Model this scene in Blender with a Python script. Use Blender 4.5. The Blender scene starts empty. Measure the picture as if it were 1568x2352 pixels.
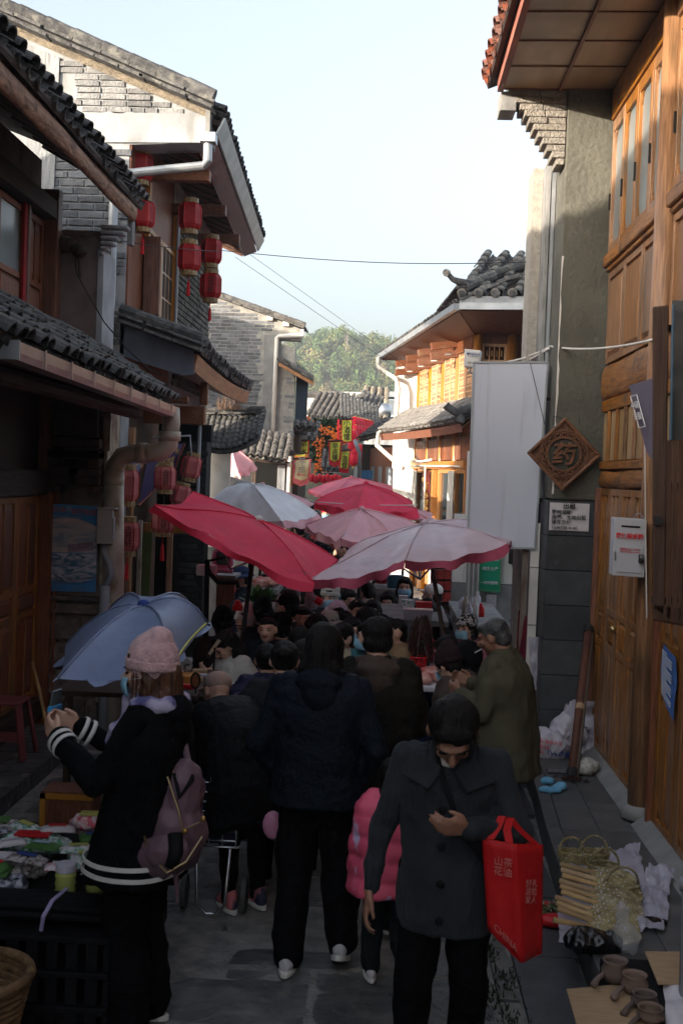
import bpy,bmesh,math,random
import numpy as np
from mathutils import Vector,Matrix,noise as mnoise
R_=math.radians
rnd=random.Random(7)
scene=bpy.context.scene
COL=scene.collection
TMPS=bpy.data.scenes.new('workbench')  # side scene in which shapes are evaluated; removed at the end
# ---------------------------------------------------------------- camera
CAMZ=2.3
FPX=2700.0
PW,PH=1568.0,2352.0
cam_d=bpy.data.cameras.new('camera')
cam=bpy.data.objects.new('camera',cam_d)
COL.objects.link(cam)
cam_d.sensor_fit='VERTICAL'
cam_d.sensor_height=36.0
cam_d.sensor_width=24.0
cam_d.lens=36.0*FPX/PH
cam_d.clip_start=0.1
cam_d.clip_end=3000
CR=(Matrix.Rotation(R_(2.08),3,'Z')@Matrix.Rotation(R_(90-1.86),3,'X')@Matrix.Rotation(R_(2.1),3,'Z'))
CC=Vector((0,0,CAMZ))
cam.matrix_world=Matrix.Translation(CC)@CR.to_4x4()
cam_d.dof.use_dof=True
cam_d.dof.focus_distance=13.0
cam_d.dof.aperture_fstop=8.0
scene.camera=cam
# ---------------------------------------------------------------- world and sun
SUN_EL,SUN_AZ=9.5,49.0  # light travels towards +X/+Y, down
w=bpy.data.worlds.new('World')
scene.world=w
w.use_nodes=True
nt=w.node_tree
bg=nt.nodes['Background']
sky=nt.nodes.new('ShaderNodeTexSky')
sky.sky_type='NISHITA'
sky.sun_disc=False
sky.sun_elevation=R_(SUN_EL)
sky.sun_rotation=R_(180+SUN_AZ)
sky.air_density=1.0
sky.dust_density=6.0
sky.ozone_density=2.0
hz0=nt.nodes.new('ShaderNodeHueSaturation')  # thin winter haze: a paler sky
hz0.inputs['Saturation'].default_value=0.55
nt.links.new(sky.outputs[0],hz0.inputs['Color'])
nt.links.new(hz0.outputs[0],bg.inputs[0])
bg.inputs[1].default_value=0.15
sun_d=bpy.data.lights.new('sun','SUN')
sun_d.energy=2.8
sun_d.angle=R_(0.5)
sun_d.color=(1.0,0.86,0.70)
sun=bpy.data.objects.new('sun',sun_d)
COL.objects.link(sun)
_sd=Vector((math.sin(R_(SUN_AZ))*math.cos(R_(SUN_EL)),math.cos(R_(SUN_AZ))*math.cos(R_(SUN_EL)),-math.sin(R_(SUN_EL))))
sun.rotation_euler=_sd.to_track_quat('-Z','Y').to_euler()
sun.location=(-20,-20,15)
scene.view_settings.view_transform='Standard'
scene.view_settings.look='None'
scene.view_settings.exposure=2.1
scene.view_settings.gamma=1.0
scene.view_settings.use_curve_mapping=False
scene.render.engine='CYCLES'
scene.cycles.max_bounces=6
scene.cycles.use_denoising=True
# ---------------------------------------------------------------- survey helpers: sight lines met with real planes
def ray(px,py):
 return CR@Vector(((px-784)/FPX,-(py-1176)/FPX,-1))
def YP(px,py,y):
 d=ray(px,py);return CC+d*(y/d.y)
def XP(px,py,x):
 d=ray(px,py);return CC+d*(x/d.x)
def GP(px,py,z):
 d=ray(px,py);return CC+d*((z-CAMZ)/d.z)
 # ---------------------------------------------------------------- naming and tagging
WL={}
def wl(o):
 return WL.get(o.name,Vector((0,0,0)))if o else Vector((0,0,0))
def tag(o,label=None,cat=None,group=None,kind=None):
 if label:o['label']=label
 if cat:o['category']=cat
 if group:o['group']=group
 if kind:o['kind']=kind
 return o
def thing(name,label,cat,loc=(0,0,0),rz=0.0,group=None):
 o=bpy.data.objects.new(name,None)
 o.empty_display_size=0.2
 COL.objects.link(o)
 o.location=loc
 o.rotation_euler=(0,0,rz)
 WL[o.name]=Vector(loc)
 return tag(o,label,cat,group)
 # ---------------------------------------------------------------- mesh builder
class MB:
 def __init__(s):
  s.v=[];s.f=[];s.m=[];s.cm=0
 def add(s,vs,fs):
  b=len(s.v)
  s.v+=[tuple(v)for v in vs]
  s.f+=[tuple(i+b for i in f)for f in fs]
  s.m+=[s.cm]*len(fs)
  return s
 def hexa(s,p):  # 8 points: bottom 0-3 ccw, top 4-7
  return s.add(p,[(3,2,1,0),(4,5,6,7),(0,1,5,4),(1,2,6,5),(2,3,7,6),(3,0,4,7)])
 def box(s,a,b):
  x0,x1=sorted((a[0],b[0]));y0,y1=sorted((a[1],b[1]));z0,z1=sorted((a[2],b[2]))
  return s.hexa([(x0,y0,z0),(x1,y0,z0),(x1,y1,z0),(x0,y1,z0),(x0,y0,z1),(x1,y0,z1),(x1,y1,z1),(x0,y1,z1)])
 def bar(s,p,q,w_,h_,up=(0,0,1)):  # rectangular bar from p to q
  p=Vector(p);q=Vector(q);d=(q-p).normalized();u=Vector(up)
  sx=d.cross(u)
  if sx.length<1e-4:sx=d.cross(Vector((1,0,0)))
  sx.normalize();uz=sx.cross(d).normalized()
  a=sx*w_/2;c=uz*h_/2
  return s.hexa([p-a-c,p+a-c,q+a-c,q-a-c,p-a+c,p+a+c,q+a+c,q-a+c])
 def tube(s,pts,r,n=8,cap=True):
  pts=[Vector(p)for p in pts]
  rs=r if isinstance(r,(list,tuple))else[r]*len(pts)
  b=len(s.v);k=len(pts)
  prev=None
  for i,p in enumerate(pts):
   d=(pts[min(i+1,k-1)]-pts[max(i-1,0)])
   if d.length<1e-9:d=Vector((0,0,1))
   d.normalize()
   if prev is None:
    x=d.cross(Vector((0,0,1)))
    if x.length<.05:x=d.cross(Vector((1,0,0)))
   else:
    x=prev-d*prev.dot(d)
    if x.length<1e-5:x=d.orthogonal()
   x.normalize();prev=x
   y=d.cross(x)
   for j in range(n):
    a=2*math.pi*j/n
    s.v.append(tuple(p+(x*math.cos(a)+y*math.sin(a))*rs[i]))
  for i in range(k-1):
   for j in range(n):
    j2=(j+1)%n
    s.f.append((b+i*n+j,b+i*n+j2,b+(i+1)*n+j2,b+(i+1)*n+j));s.m.append(s.cm)
  if cap:
   s.f.append(tuple(b+j for j in reversed(range(n))));s.m.append(s.cm)
   s.f.append(tuple(b+(k-1)*n+j for j in range(n)));s.m.append(s.cm)
  return s
 def prism(s,poly,vec):
  vec=Vector(vec);n=len(poly)
  vs=[Vector(p)for p in poly]+[Vector(p)+vec for p in poly]
  fs=[tuple(reversed(range(n))),tuple(range(n,2*n))]+[(i,(i+1)%n,n+(i+1)%n,n+i)for i in range(n)]
  return s.add(vs,fs)
 def lathe(s,prof,c=(0,0,0),n=16,sx=1.0,sy=1.0):  # prof: list of (r, z)
  b=len(s.v);c=Vector(c);k=len(prof)
  for r,z in prof:
   for j in range(n):
    a=2*math.pi*j/n
    s.v.append((c.x+r*math.cos(a)*sx,c.y+r*math.sin(a)*sy,c.z+z))
  for i in range(k-1):
   for j in range(n):
    j2=(j+1)%n
    s.f.append((b+i*n+j,b+i*n+j2,b+(i+1)*n+j2,b+(i+1)*n+j));s.m.append(s.cm)
  s.f.append(tuple(b+j for j in reversed(range(n))));s.m.append(s.cm)
  s.f.append(tuple(b+(k-1)*n+j for j in range(n)));s.m.append(s.cm)
  return s
 def ell(s,c,r,n=12,m=8,rot=None):
  b=len(s.v);c=Vector(c)
  for i in range(m+1):
   t=math.pi*i/m
   for j in range(n):
    a=2*math.pi*j/n
    p=Vector((r[0]*math.sin(t)*math.cos(a),r[1]*math.sin(t)*math.sin(a),r[2]*math.cos(t)))
    if rot is not None:p=rot@p
    s.v.append(tuple(c+p))
  for i in range(m):
   for j in range(n):
    j2=(j+1)%n
    s.f.append((b+i*n+j,b+(i+1)*n+j,b+(i+1)*n+j2,b+i*n+j2));s.m.append(s.cm)
  return s
 def grid(s,fn,nu,nv,close=False):
  b=len(s.v)
  for i in range(nu+1):
   for j in range(nv+1):
    s.v.append(tuple(fn(i/nu,j/nv)))
  for i in range(nu):
   for j in range(nv):
    a=b+i*(nv+1)+j
    s.f.append((a,a+nv+1,a+nv+2,a+1));s.m.append(s.cm)
  return s
 def build(s,name,mat,parent=None,smooth=False,solid=0.0,bevel=0.0,local=False,label=None):
  me=bpy.data.meshes.new(name)
  off=Vector((0,0,0))if local else wl(parent)
  if off.length:
   vs=[(x-off.x,y-off.y,z-off.z)for x,y,z in s.v]
  else:
   vs=s.v
  me.from_pydata(vs,[],s.f)
  mats=mat if isinstance(mat,(list,tuple))else[mat]
  for m_ in mats:me.materials.append(m_)
  if len(mats)>1:me.polygons.foreach_set('material_index',s.m)
  if smooth:me.polygons.foreach_set('use_smooth',[True]*len(s.f))
  me.validate()
  o=bpy.data.objects.new(name,me)
  COL.objects.link(o)
  if parent:
   o.parent=parent
   WL[o.name]=off
  if solid:
   md=o.modifiers.new('solid','SOLIDIFY');md.thickness=solid;md.offset=0
  if bevel:
   md=o.modifiers.new('bevel','BEVEL');md.width=bevel;md.segments=2;md.limit_method='ANGLE'
  if label:o['label']=label
  return o
def inst(me,name,parent,loc,rot=(0,0,0),scale=(1,1,1)):  # piece sharing mesh data; loc in world coordinates
 o=bpy.data.objects.new(name,me)
 COL.objects.link(o)
 o.parent=parent
 o.location=Vector(loc)-wl(parent)
 o.rotation_euler=rot
 o.scale=scale
 return o
def instm(me,name,parent,M):
 o=bpy.data.objects.new(name,me)
 COL.objects.link(o)
 o.parent=parent
 o.matrix_basis=Matrix.Translation(-wl(parent))@M
 return o
def mesh_of(mb,name,mats,smooth=False):
 me=bpy.data.meshes.new(name)
 me.from_pydata(mb.v,[],mb.f)
 mats=mats if isinstance(mats,(list,tuple))else[mats]
 for m_ in mats:me.materials.append(m_)
 if len(mats)>1:me.polygons.foreach_set('material_index',mb.m)
 if smooth:me.polygons.foreach_set('use_smooth',[True]*len(mb.f))
 me.validate()
 return me
def copy_tree(o,parent=None):
 c=o.copy();COL.objects.link(c)
 c.parent=parent
 for ch in list(o.children):copy_tree(ch,c)
 return c
 # ---------------------------------------------------------------- materials
MT={}
def _n(nt,t,**k):
 n=nt.nodes.new(t)
 for a,b in k.items():setattr(n,a,b)
 return n
def mat(name,col,col2=None,rough=.8,scale=6.0,stretch=(1,1,1),detail=6,bump=0.0,bscale=None,metal=0.0,rvar=0.0,
spec=.3,trans=0.0,alpha=1.0,contrast=(.35,.65),sheen=0.0,coat=0.0,dirt=None,sss=0.0,emit=None,coords='Object',distort=0.0,wave=None,dust=None):
 """procedural surface: base noise between two real colours, per-object tint, fine relief, optional shaped stains"""
 if name in MT:return MT[name]
 m=bpy.data.materials.new(name);m.use_nodes=True
 nt=m.node_tree;b=nt.nodes['Principled BSDF'];L=nt.links.new
 tc=_n(nt,'ShaderNodeTexCoord');mp=_n(nt,'ShaderNodeMapping')
 L(tc.outputs[coords],mp.inputs[0]);mp.inputs['Scale'].default_value=stretch
 col2=col2 or tuple(c*.75 for c in col)
 if wave:
  ns=_n(nt,'ShaderNodeTexWave');ns.inputs['Scale'].default_value=scale;ns.bands_direction=wave
  ns.inputs['Distortion'].default_value=distort;ns.inputs['Detail'].default_value=3
  fac=ns.outputs['Fac']if 'Fac' in ns.outputs else ns.outputs[1]
 else:
  ns=_n(nt,'ShaderNodeTexNoise');ns.inputs['Scale'].default_value=scale;ns.inputs['Detail'].default_value=detail
  ns.inputs['Distortion'].default_value=distort
  fac=ns.outputs['Fac']
 L(mp.outputs[0],ns.inputs['Vector'])
 if rvar:
  oi=_n(nt,'ShaderNodeObjectInfo')
  wn=_n(nt,'ShaderNodeVectorMath',operation='ADD')
  sc_=_n(nt,'ShaderNodeVectorMath',operation='SCALE');sc_.inputs[3].default_value=37.0
  cmb=_n(nt,'ShaderNodeCombineXYZ')
  L(oi.outputs['Random'],cmb.inputs[0]);L(oi.outputs['Random'],cmb.inputs[1]);L(oi.outputs['Random'],cmb.inputs[2])
  L(cmb.outputs[0],sc_.inputs[0]);L(mp.outputs[0],wn.inputs[0]);L(sc_.outputs[0],wn.inputs[1]);L(wn.outputs[0],ns.inputs['Vector'])
 mr=_n(nt,'ShaderNodeMapRange');mr.inputs[1].default_value=contrast[0];mr.inputs[2].default_value=contrast[1]
 L(fac,mr.inputs[0])
 mx=_n(nt,'ShaderNodeMix',data_type='RGBA')
 mx.inputs[6].default_value=(*col,1);mx.inputs[7].default_value=(*col2,1)
 L(mr.outputs[0],mx.inputs[0]);out=mx.outputs[2]
 if rvar:
  hs=_n(nt,'ShaderNodeHueSaturation')
  m2=_n(nt,'ShaderNodeMapRange');m2.inputs[3].default_value=1-rvar;m2.inputs[4].default_value=1+rvar
  L(oi.outputs['Random'],m2.inputs[0]);L(m2.outputs[0],hs.inputs['Value'])
  m3=_n(nt,'ShaderNodeMath',operation='MULTIPLY');m3.inputs[1].default_value=7.31
  m4=_n(nt,'ShaderNodeMath',operation='FRACT');L(oi.outputs['Random'],m3.inputs[0]);L(m3.outputs[0],m4.inputs[0])
  m5=_n(nt,'ShaderNodeMapRange');m5.inputs[3].default_value=1-rvar*.8;m5.inputs[4].default_value=1+rvar*.8
  L(m4.outputs[0],m5.inputs[0]);L(m5.outputs[0],hs.inputs['Saturation'])
  L(out,hs.inputs['Color']);out=hs.outputs[0]
 if dirt:  # (colour, scale, lo, hi[, stretch])
  n2=_n(nt,'ShaderNodeTexNoise');n2.inputs['Scale'].default_value=dirt[1];n2.inputs['Detail'].default_value=8
  if len(dirt)>4:
   mp2=_n(nt,'ShaderNodeMapping');mp2.inputs['Scale'].default_value=dirt[4];L(tc.outputs[coords],mp2.inputs[0]);L(mp2.outputs[0],n2.inputs['Vector'])
  else:L(tc.outputs[coords],n2.inputs['Vector'])
  r2=_n(nt,'ShaderNodeMapRange');r2.inputs[1].default_value=dirt[2];r2.inputs[2].default_value=dirt[3]
  L(n2.outputs['Fac'],r2.inputs[0])
  x2=_n(nt,'ShaderNodeMix',data_type='RGBA');x2.inputs[7].default_value=(*dirt[0],1)
  L(r2.outputs[0],x2.inputs[0]);L(out,x2.inputs[6]);out=x2.outputs[2]
 L(out,b.inputs['Base Color'])
 b.inputs['Roughness'].default_value=rough
 b.inputs['Metallic'].default_value=metal
 b.inputs['Specular IOR Level'].default_value=spec
 b.inputs['Alpha'].default_value=alpha
 if trans:b.inputs['Transmission Weight'].default_value=trans
 if sheen:b.inputs['Sheen Weight'].default_value=sheen;b.inputs['Sheen Roughness'].default_value=.5
 if coat:b.inputs['Coat Weight'].default_value=coat;b.inputs['Coat Roughness'].default_value=.15
 if sss:b.inputs['Subsurface Weight'].default_value=sss;b.inputs['Subsurface Radius'].default_value=(.01,.004,.002)
 if emit:b.inputs['Emission Color'].default_value=(*emit[0],1);b.inputs['Emission Strength'].default_value=emit[1]
 if bump:
  bn=_n(nt,'ShaderNodeTexNoise');bn.inputs['Scale'].default_value=bscale or scale*4;bn.inputs['Detail'].default_value=8
  L(mp.outputs[0],bn.inputs['Vector'])
  bp=_n(nt,'ShaderNodeBump');bp.inputs['Strength'].default_value=min(1,bump);bp.inputs['Distance'].default_value=.02*max(1,bump)
  L(bn.outputs['Fac'],bp.inputs['Height']);L(bp.outputs[0],b.inputs['Normal'])
 MT[name]=m
 return m
def cloth_thin(name,col,tl=.32,rough=.7):
 """umbrella fabric: light passes through it"""
 m=mat(name,col,tuple(c*.86 for c in col),rough=rough,scale=5,bump=.5,bscale=9,dirt=(tuple(c*.72 for c in col),2.2,.56,.72))
 nt=m.node_tree;b=nt.nodes['Principled BSDF'];out=nt.nodes['Material Output']
 t=_n(nt,'ShaderNodeBsdfTranslucent');mx=_n(nt,'ShaderNodeMixShader');mx.inputs[0].default_value=tl
 src=b.inputs['Base Color'].links[0].from_socket
 nt.links.new(src,t.inputs[0]);nt.links.new(b.outputs[0],mx.inputs[1]);nt.links.new(t.outputs[0],mx.inputs[2]);nt.links.new(mx.outputs[0],out.inputs[0])
 return m
V=Vector
M_WOODO=mat('varnished_orange_wood',(.37,.175,.065),(.20,.088,.034),rough=.4,scale=5,stretch=(14,14,.9),bump=.3,bscale=10,rvar=.2,spec=.45,coat=.15,distort=.6,dirt=((.12,.07,.035),3.2,.5,.72,(3,3,.6)))
M_WOODH=mat('varnished_wood_across',(.40,.17,.04),(.17,.065,.02),rough=.45,scale=5,stretch=(14,.9,14),bump=.4,bscale=8,rvar=.15,spec=.45,distort=.6,dirt=((.08,.05,.03),5,.52,.7))
M_WOODR=mat('red_brown_wood',(.24,.085,.04),(.12,.042,.022),rough=.5,scale=5,stretch=(12,12,1),bump=.3,bscale=10,rvar=.18,spec=.4,distort=.5)
M_WOODRH=mat('red_brown_beam',(.22,.085,.042),(.10,.04,.022),rough=.55,scale=5,stretch=(12,1,12),bump=.4,bscale=8,rvar=.15,distort=.5,dirt=((.2,.12,.07),7,.58,.7))
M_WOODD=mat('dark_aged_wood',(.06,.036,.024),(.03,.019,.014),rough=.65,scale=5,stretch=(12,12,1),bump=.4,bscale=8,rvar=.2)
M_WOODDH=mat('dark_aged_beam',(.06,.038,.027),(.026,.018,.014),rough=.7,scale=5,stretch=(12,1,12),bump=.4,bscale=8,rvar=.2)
M_LATT=mat('pale_orange_lattice',(.70,.42,.24),(.54,.30,.15),rough=.45,scale=4,stretch=(6,6,1),rvar=.1,coat=.1)
M_PINE=mat('honey_pine',(.50,.22,.05),(.36,.14,.03),rough=.4,scale=4,stretch=(10,10,1),bump=.2,rvar=.1,coat=.2)
M_TILE=mat('grey_clay_tile',(.11,.108,.105),(.05,.05,.052),rough=.85,scale=14,bump=.6,rvar=.38,dirt=((.18,.175,.155),9,.55,.68))
M_TILEL=mat('weathered_clay_tile',(.17,.16,.145),(.085,.082,.08),rough=.9,scale=12,bump=.6,rvar=.35,dirt=((.05,.052,.06),8,.55,.68))
M_TILER=mat('red_clay_tile',(.20,.07,.045),(.11,.05,.04),rough=.85,scale=12,bump=.5,rvar=.3,dirt=((.06,.05,.045),8,.52,.66))
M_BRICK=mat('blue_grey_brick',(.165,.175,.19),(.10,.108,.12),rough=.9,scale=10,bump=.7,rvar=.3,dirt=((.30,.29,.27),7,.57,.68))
M_BRICKG=mat('olive_grey_brick',(.12,.12,.10),(.07,.072,.062),rough=.9,scale=10,bump=.7,rvar=.32)
M_BRICKC=mat('porous_concrete_brick',(.30,.275,.24),(.19,.175,.155),rough=.95,scale=30,bump=1.2,bscale=60,rvar=.12)
M_MORT=mat('lime_mortar',(.36,.35,.32),(.24,.235,.22),rough=.95,scale=8,bump=.5)
M_PLASW=mat('weathered_white_plaster',(.36,.375,.39),(.26,.27,.28),rough=.95,scale=3,bump=.5,bscale=14,dirt=((.17,.165,.155),3.4,.55,.75,(1,1,.35)))
M_PLASB=mat('brown_stained_plaster',(.24,.18,.15),(.16,.12,.10),rough=.95,scale=4,bump=.4,dirt=((.045,.035,.03),2.0,.5,.7))
M_PLASG=mat('olive_cement_render',(.125,.122,.10),(.09,.087,.073),rough=.9,scale=3,bump=.8,bscale=22,dirt=((.16,.155,.125),6,.64,.74))
M_WHITE=mat('white_wall',(.72,.70,.66),(.62,.60,.56),rough=.9,scale=2.5,bump=.15,dirt=((.45,.43,.39),3,.6,.8))
M_CONC=mat('grey_concrete',(.27,.27,.262),(.20,.20,.197),rough=.95,scale=5,bump=.5,dirt=((.13,.13,.128),4,.56,.72,(1,1,.3)))
M_SLATE=mat('dark_slate_cladding',(.062,.068,.074),(.045,.05,.056),rough=.5,scale=7,bump=.2,rvar=.2,dirt=((.06,.065,.07),14,.62,.7))
M_PAVE=mat('paving_stone_face',(.105,.105,.10),(.058,.06,.06),rough=.45,scale=4.5,bump=.9,bscale=14,rvar=.45,spec=.4,dirt=((.17,.165,.15),7,.56,.7))
M_PAVEL=mat('pale_kerb_stone',(.22,.215,.20),(.13,.13,.12),rough=.7,scale=7,bump=.8,rvar=.25)
M_JOINT=mat('dark_joint_grit',(.022,.024,.022),(.012,.014,.012),rough=.9,scale=20,bump=.5)
M_STONE=mat('rough_red_sandstone',(.19,.14,.12),(.10,.078,.068),rough=.95,scale=9,bump=1.6,bscale=26,rvar=.2)
M_PIPEW=mat('yellowed_plastic_pipe',(.40,.36,.30),(.30,.255,.20),rough=.5,scale=5,dirt=((.16,.10,.05),5,.57,.7,(1,1,.5)))
M_PIPEG=mat('grey_plastic_pipe',(.32,.35,.38),(.26,.28,.31),rough=.4,scale=4)
M_ZINC=mat('dull_zinc_sheet',(.42,.44,.46),(.30,.32,.34),rough=.42,metal=.6,scale=4,bump=.08)
M_STEEL=mat('chromed_steel',(.55,.56,.58),(.45,.46,.48),rough=.25,metal=.9)
M_BLACK=mat('black_plastic',(.010,.010,.011),(.006,.006,.007),rough=.75,spec=.12)
M_IRON=mat('dark_iron',(.03,.03,.032),(.02,.018,.016),rough=.6,metal=.3)
M_GLASS=mat('window_glass',(.045,.055,.06),(.03,.038,.042),rough=.07,spec=.9,scale=1.0)
M_GLASSL=mat('frosted_glass',(.20,.24,.25),(.15,.18,.19),rough=.3,spec=.6,scale=1.2)
M_DARK=mat('interior_shade_black',(.006,.006,.006),(.004,.004,.004),rough=.95)  # near-black colour standing for the shade inside openings
M_PAPER=mat('white_paper',(.60,.57,.60),(.52,.49,.52),rough=.8,scale=8,bump=.1)
M_INK=mat('black_ink',(.015,.015,.018),rough=.7)
M_REDINK=mat('red_ink',(.80,.02,.03),rough=.6)
M_WHITEINK=mat('white_ink',(.75,.75,.74),rough=.6)
M_GOLDINK=mat('gold_print',(.62,.42,.12),rough=.5)
M_PANELW=mat('plain_signboard_skin',(.62,.65,.74),(.57,.60,.69),rough=.45,scale=1.5,bump=.02,dirt=((.46,.47,.52),2.5,.58,.85,(6,1,.5)))
M_SOIL=mat('moss',(.03,.05,.012),(.015,.03,.008),rough=.95,scale=30,bump=.8)
# ---------------------------------------------------------------- writing
_fontcache={}
def text(s,size,loc,right,up,m,parent,name='lettering',depth=.002,align='CENTER',linesp=1.0,sx=1.0,offs=0.004,label=None,shear=0.0,bold=0.0):
 cu=bpy.data.curves.new('t','FONT')
 cu.body=s;cu.size=size;cu.align_x=align;cu.align_y='CENTER';cu.space_line=linesp
 cu.extrude=depth/2;cu.resolution_u=2;cu.shear=shear;cu.offset=bold
 to=bpy.data.objects.new('t',cu);TMPS.collection.objects.link(to)
 TMPS.view_layers[0].update();dg=TMPS.view_layers[0].depsgraph
 me=bpy.data.meshes.new_from_object(to.evaluated_get(dg))
 bpy.data.objects.remove(to);bpy.data.curves.remove(cu)
 right=V(right).normalized();up=V(up).normalized();nrm=right.cross(up).normalized()
 loc=V(loc)+nrm*offs
 M=Matrix((right*sx,up,nrm)).transposed().to_4x4()
 M.translation=loc-wl(parent)
 me.transform(M);me.materials.clear();me.materials.append(m);me.name=name
 o=bpy.data.objects.new(name,me);COL.objects.link(o);o.parent=parent
 if label:o['label']=label
 return o
def bez(p0,p1,sag,n=14):
 p0=V(p0);p1=V(p1)
 return[p0.lerp(p1,t/n)-V((0,0,sag*4*(t/n)*(1-t/n)))for t in range(n+1)]
 # ================================================================ building helpers
class F:  # a working frame on a wall: u right, v up, w out of the wall
 def __init__(s,o,u,v,w):
  s.o=V(o);s.u=V(u).normalized();s.v=V(v).normalized();s.w=V(w).normalized()
 def __call__(s,u,v,w=0.0):return s.o+s.u*u+s.v*v+s.w*w
def fbox(mb,f,u0,v0,w0,u1,v1,w1):
 u0,u1=sorted((u0,u1));v0,v1=sorted((v0,v1));w0,w1=sorted((w0,w1))
 # orientation-safe hexahedron
 p=[f(u0,v0,w0),f(u1,v0,w0),f(u1,v0,w1),f(u0,v0,w1),f(u0,v1,w0),f(u1,v1,w0),f(u1,v1,w1),f(u0,v1,w1)]
 if f.u.cross(f.v).dot(f.w)>0:p=[p[i]for i in(3,2,1,0,7,6,5,4)]
 mb.hexa(p);return mb
def FX(x,nx=-1):  # wall plane x = const, facing nx; u runs along +Y
 return F((x,0,0),(0,1,0),(0,0,1),(nx,0,0))
def FY(y):  # wall plane y = const facing the camera; u runs along +X
 return F((0,y,0),(1,0,0),(0,0,1),(0,-1,0))
def inpoly(x,y,poly):
 c=False;n=len(poly);j=n-1
 for i in range(n):
  xi,yi=poly[i];xj,yj=poly[j]
  if(yi>y)!=(yj>y)and x<(xj-xi)*(y-yi)/(yj-yi)+xi:c=not c
  j=i
 return c
def poly_slab(f,poly,w0,w1,name,m,parent,label=None):
 mb=MB();mb.prism([f(u,v,w0)for u,v in poly],f.w*(w1-w0));
 bm=bmesh.new();me=bpy.data.meshes.new('t');me.from_pydata(mb.v,[],mb.f);bm.from_mesh(me);bmesh.ops.recalc_face_normals(bm,faces=bm.faces[:])
 bm.to_mesh(me);bm.free();me.materials.append(m);me.name=name
 off=wl(parent);me.transform(Matrix.Translation(-off))
 o=bpy.data.objects.new(name,me);COL.objects.link(o)
 if parent:o.parent=parent;WL[o.name]=off
 if label:o['label']=label
 return o
def bricks(f,poly,parent,m,bl=.23,bh=.065,joint=.012,w=0.004,depth=.05,cap=300,key=None,name='brick',jit=.006,seed=1,skip=.0):
 """a bond of separate bricks clipped to a polygon in the wall's (u, v)"""
 r=random.Random(seed)
 us=[p[0]for p in poly];vs=[p[1]for p in poly]
 mes=[]
 for L in(bl,bl*.5,bl*.74):
  b=MB();c=.004
  x,y,z=L/2,bh/2,depth/2
  b.add([(-x,-y,-z),(x,-y,-z),(x,y,-z),(-x,y,-z),(-x,-y,z-c),(x,-y,z-c),(x,y,z-c),(-x,y,z-c),
  (-x+c,-y+c,z),(x-c,-y+c,z),(x-c,y-c,z),(-x+c,y-c,z)],
  [(3,2,1,0),(0,1,5,4),(1,2,6,5),(2,3,7,6),(3,0,4,7),(4,5,9,8),(5,6,10,9),(6,7,11,10),(7,4,8,11),(8,9,10,11)])
  mes.append((L,mesh_of(b,name,m)))
 items=[]
 row=0;v=min(vs)+bh/2
 while v<max(vs):
  u=min(us)-r.random()*bl*.5
  while u<max(us):
   L,me=mes[0]if r.random()<.72 else mes[r.choice((1,2))]
   cu=u+L/2
   ok=sum(inpoly(a,bb,poly)for a,bb in((u+.02,v),(u+L-.02,v),(cu,v+bh*.4),(cu,v-bh*.4)))
   if ok>=4 and r.random()>=skip:items.append((cu,v,L,me,r.uniform(-jit,jit)))
   u+=L+joint
  v+=bh+joint;row+=1
 key=key or(lambda u,v:-(f(u,v)-CC).length)
 items.sort(key=lambda t:-key(t[0],t[1]))
 M3=Matrix((f.u,f.v,f.w)).transposed().to_4x4()
 if f.u.cross(f.v).dot(f.w)<0:M3=Matrix((-f.u,f.v,f.w)).transposed().to_4x4()
 for cu,v,L,me,j in items[:cap]:
  M=M3.copy();M.translation=f(cu,v,w+j-depth/2+.012)
  M=M@Matrix.Rotation(r.uniform(-.012,.012),4,'Z')
  instm(me,name,parent,M)
 if len(items)>cap:
  mb=MB()
  for cu,v,L,me,j in items[cap:]:
   fbox(mb,f,cu-L/2,v-bh/2,w+j-depth+.012,cu+L/2,v+bh/2,w+j+.012)
  o=mb.build(name,m,parent);o['kind']='stuff'
def tile_meshes(m,r=.075,L=.24,t=.012,nm='roof_tile'):
 out=[]
 for sgn,rr in((1,r),(-1,r*1.1)):
  b=MB();n=6;vs=[]
  for e,(y,sc)in enumerate(((0,1.0),(L,.84))):
   for rad in(rr*sc,rr*sc-t):
    for i in range(n+1):
     a=math.pi*(i/n)
     vs.append((math.cos(a)*rad,y,sgn*(math.sin(a)*rad*.8)+(.0 if sgn>0 else .02)))
  k=n+1;fs=[]
  for i in range(n):
   fs+=[(i,i+1,2*k+i+1,2*k+i),(k+i+1,k+i,3*k+i,3*k+i+1),(i+1,i,k+i,k+i+1),(2*k+i,2*k+i+1,3*k+i+1,3*k+i)]
  fs+=[(0,2*k,3*k,k),(n,k+n,3*k+n,2*k+n)]
  b.add(vs,fs);out.append(mesh_of(b,nm,m))
 return out
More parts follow.
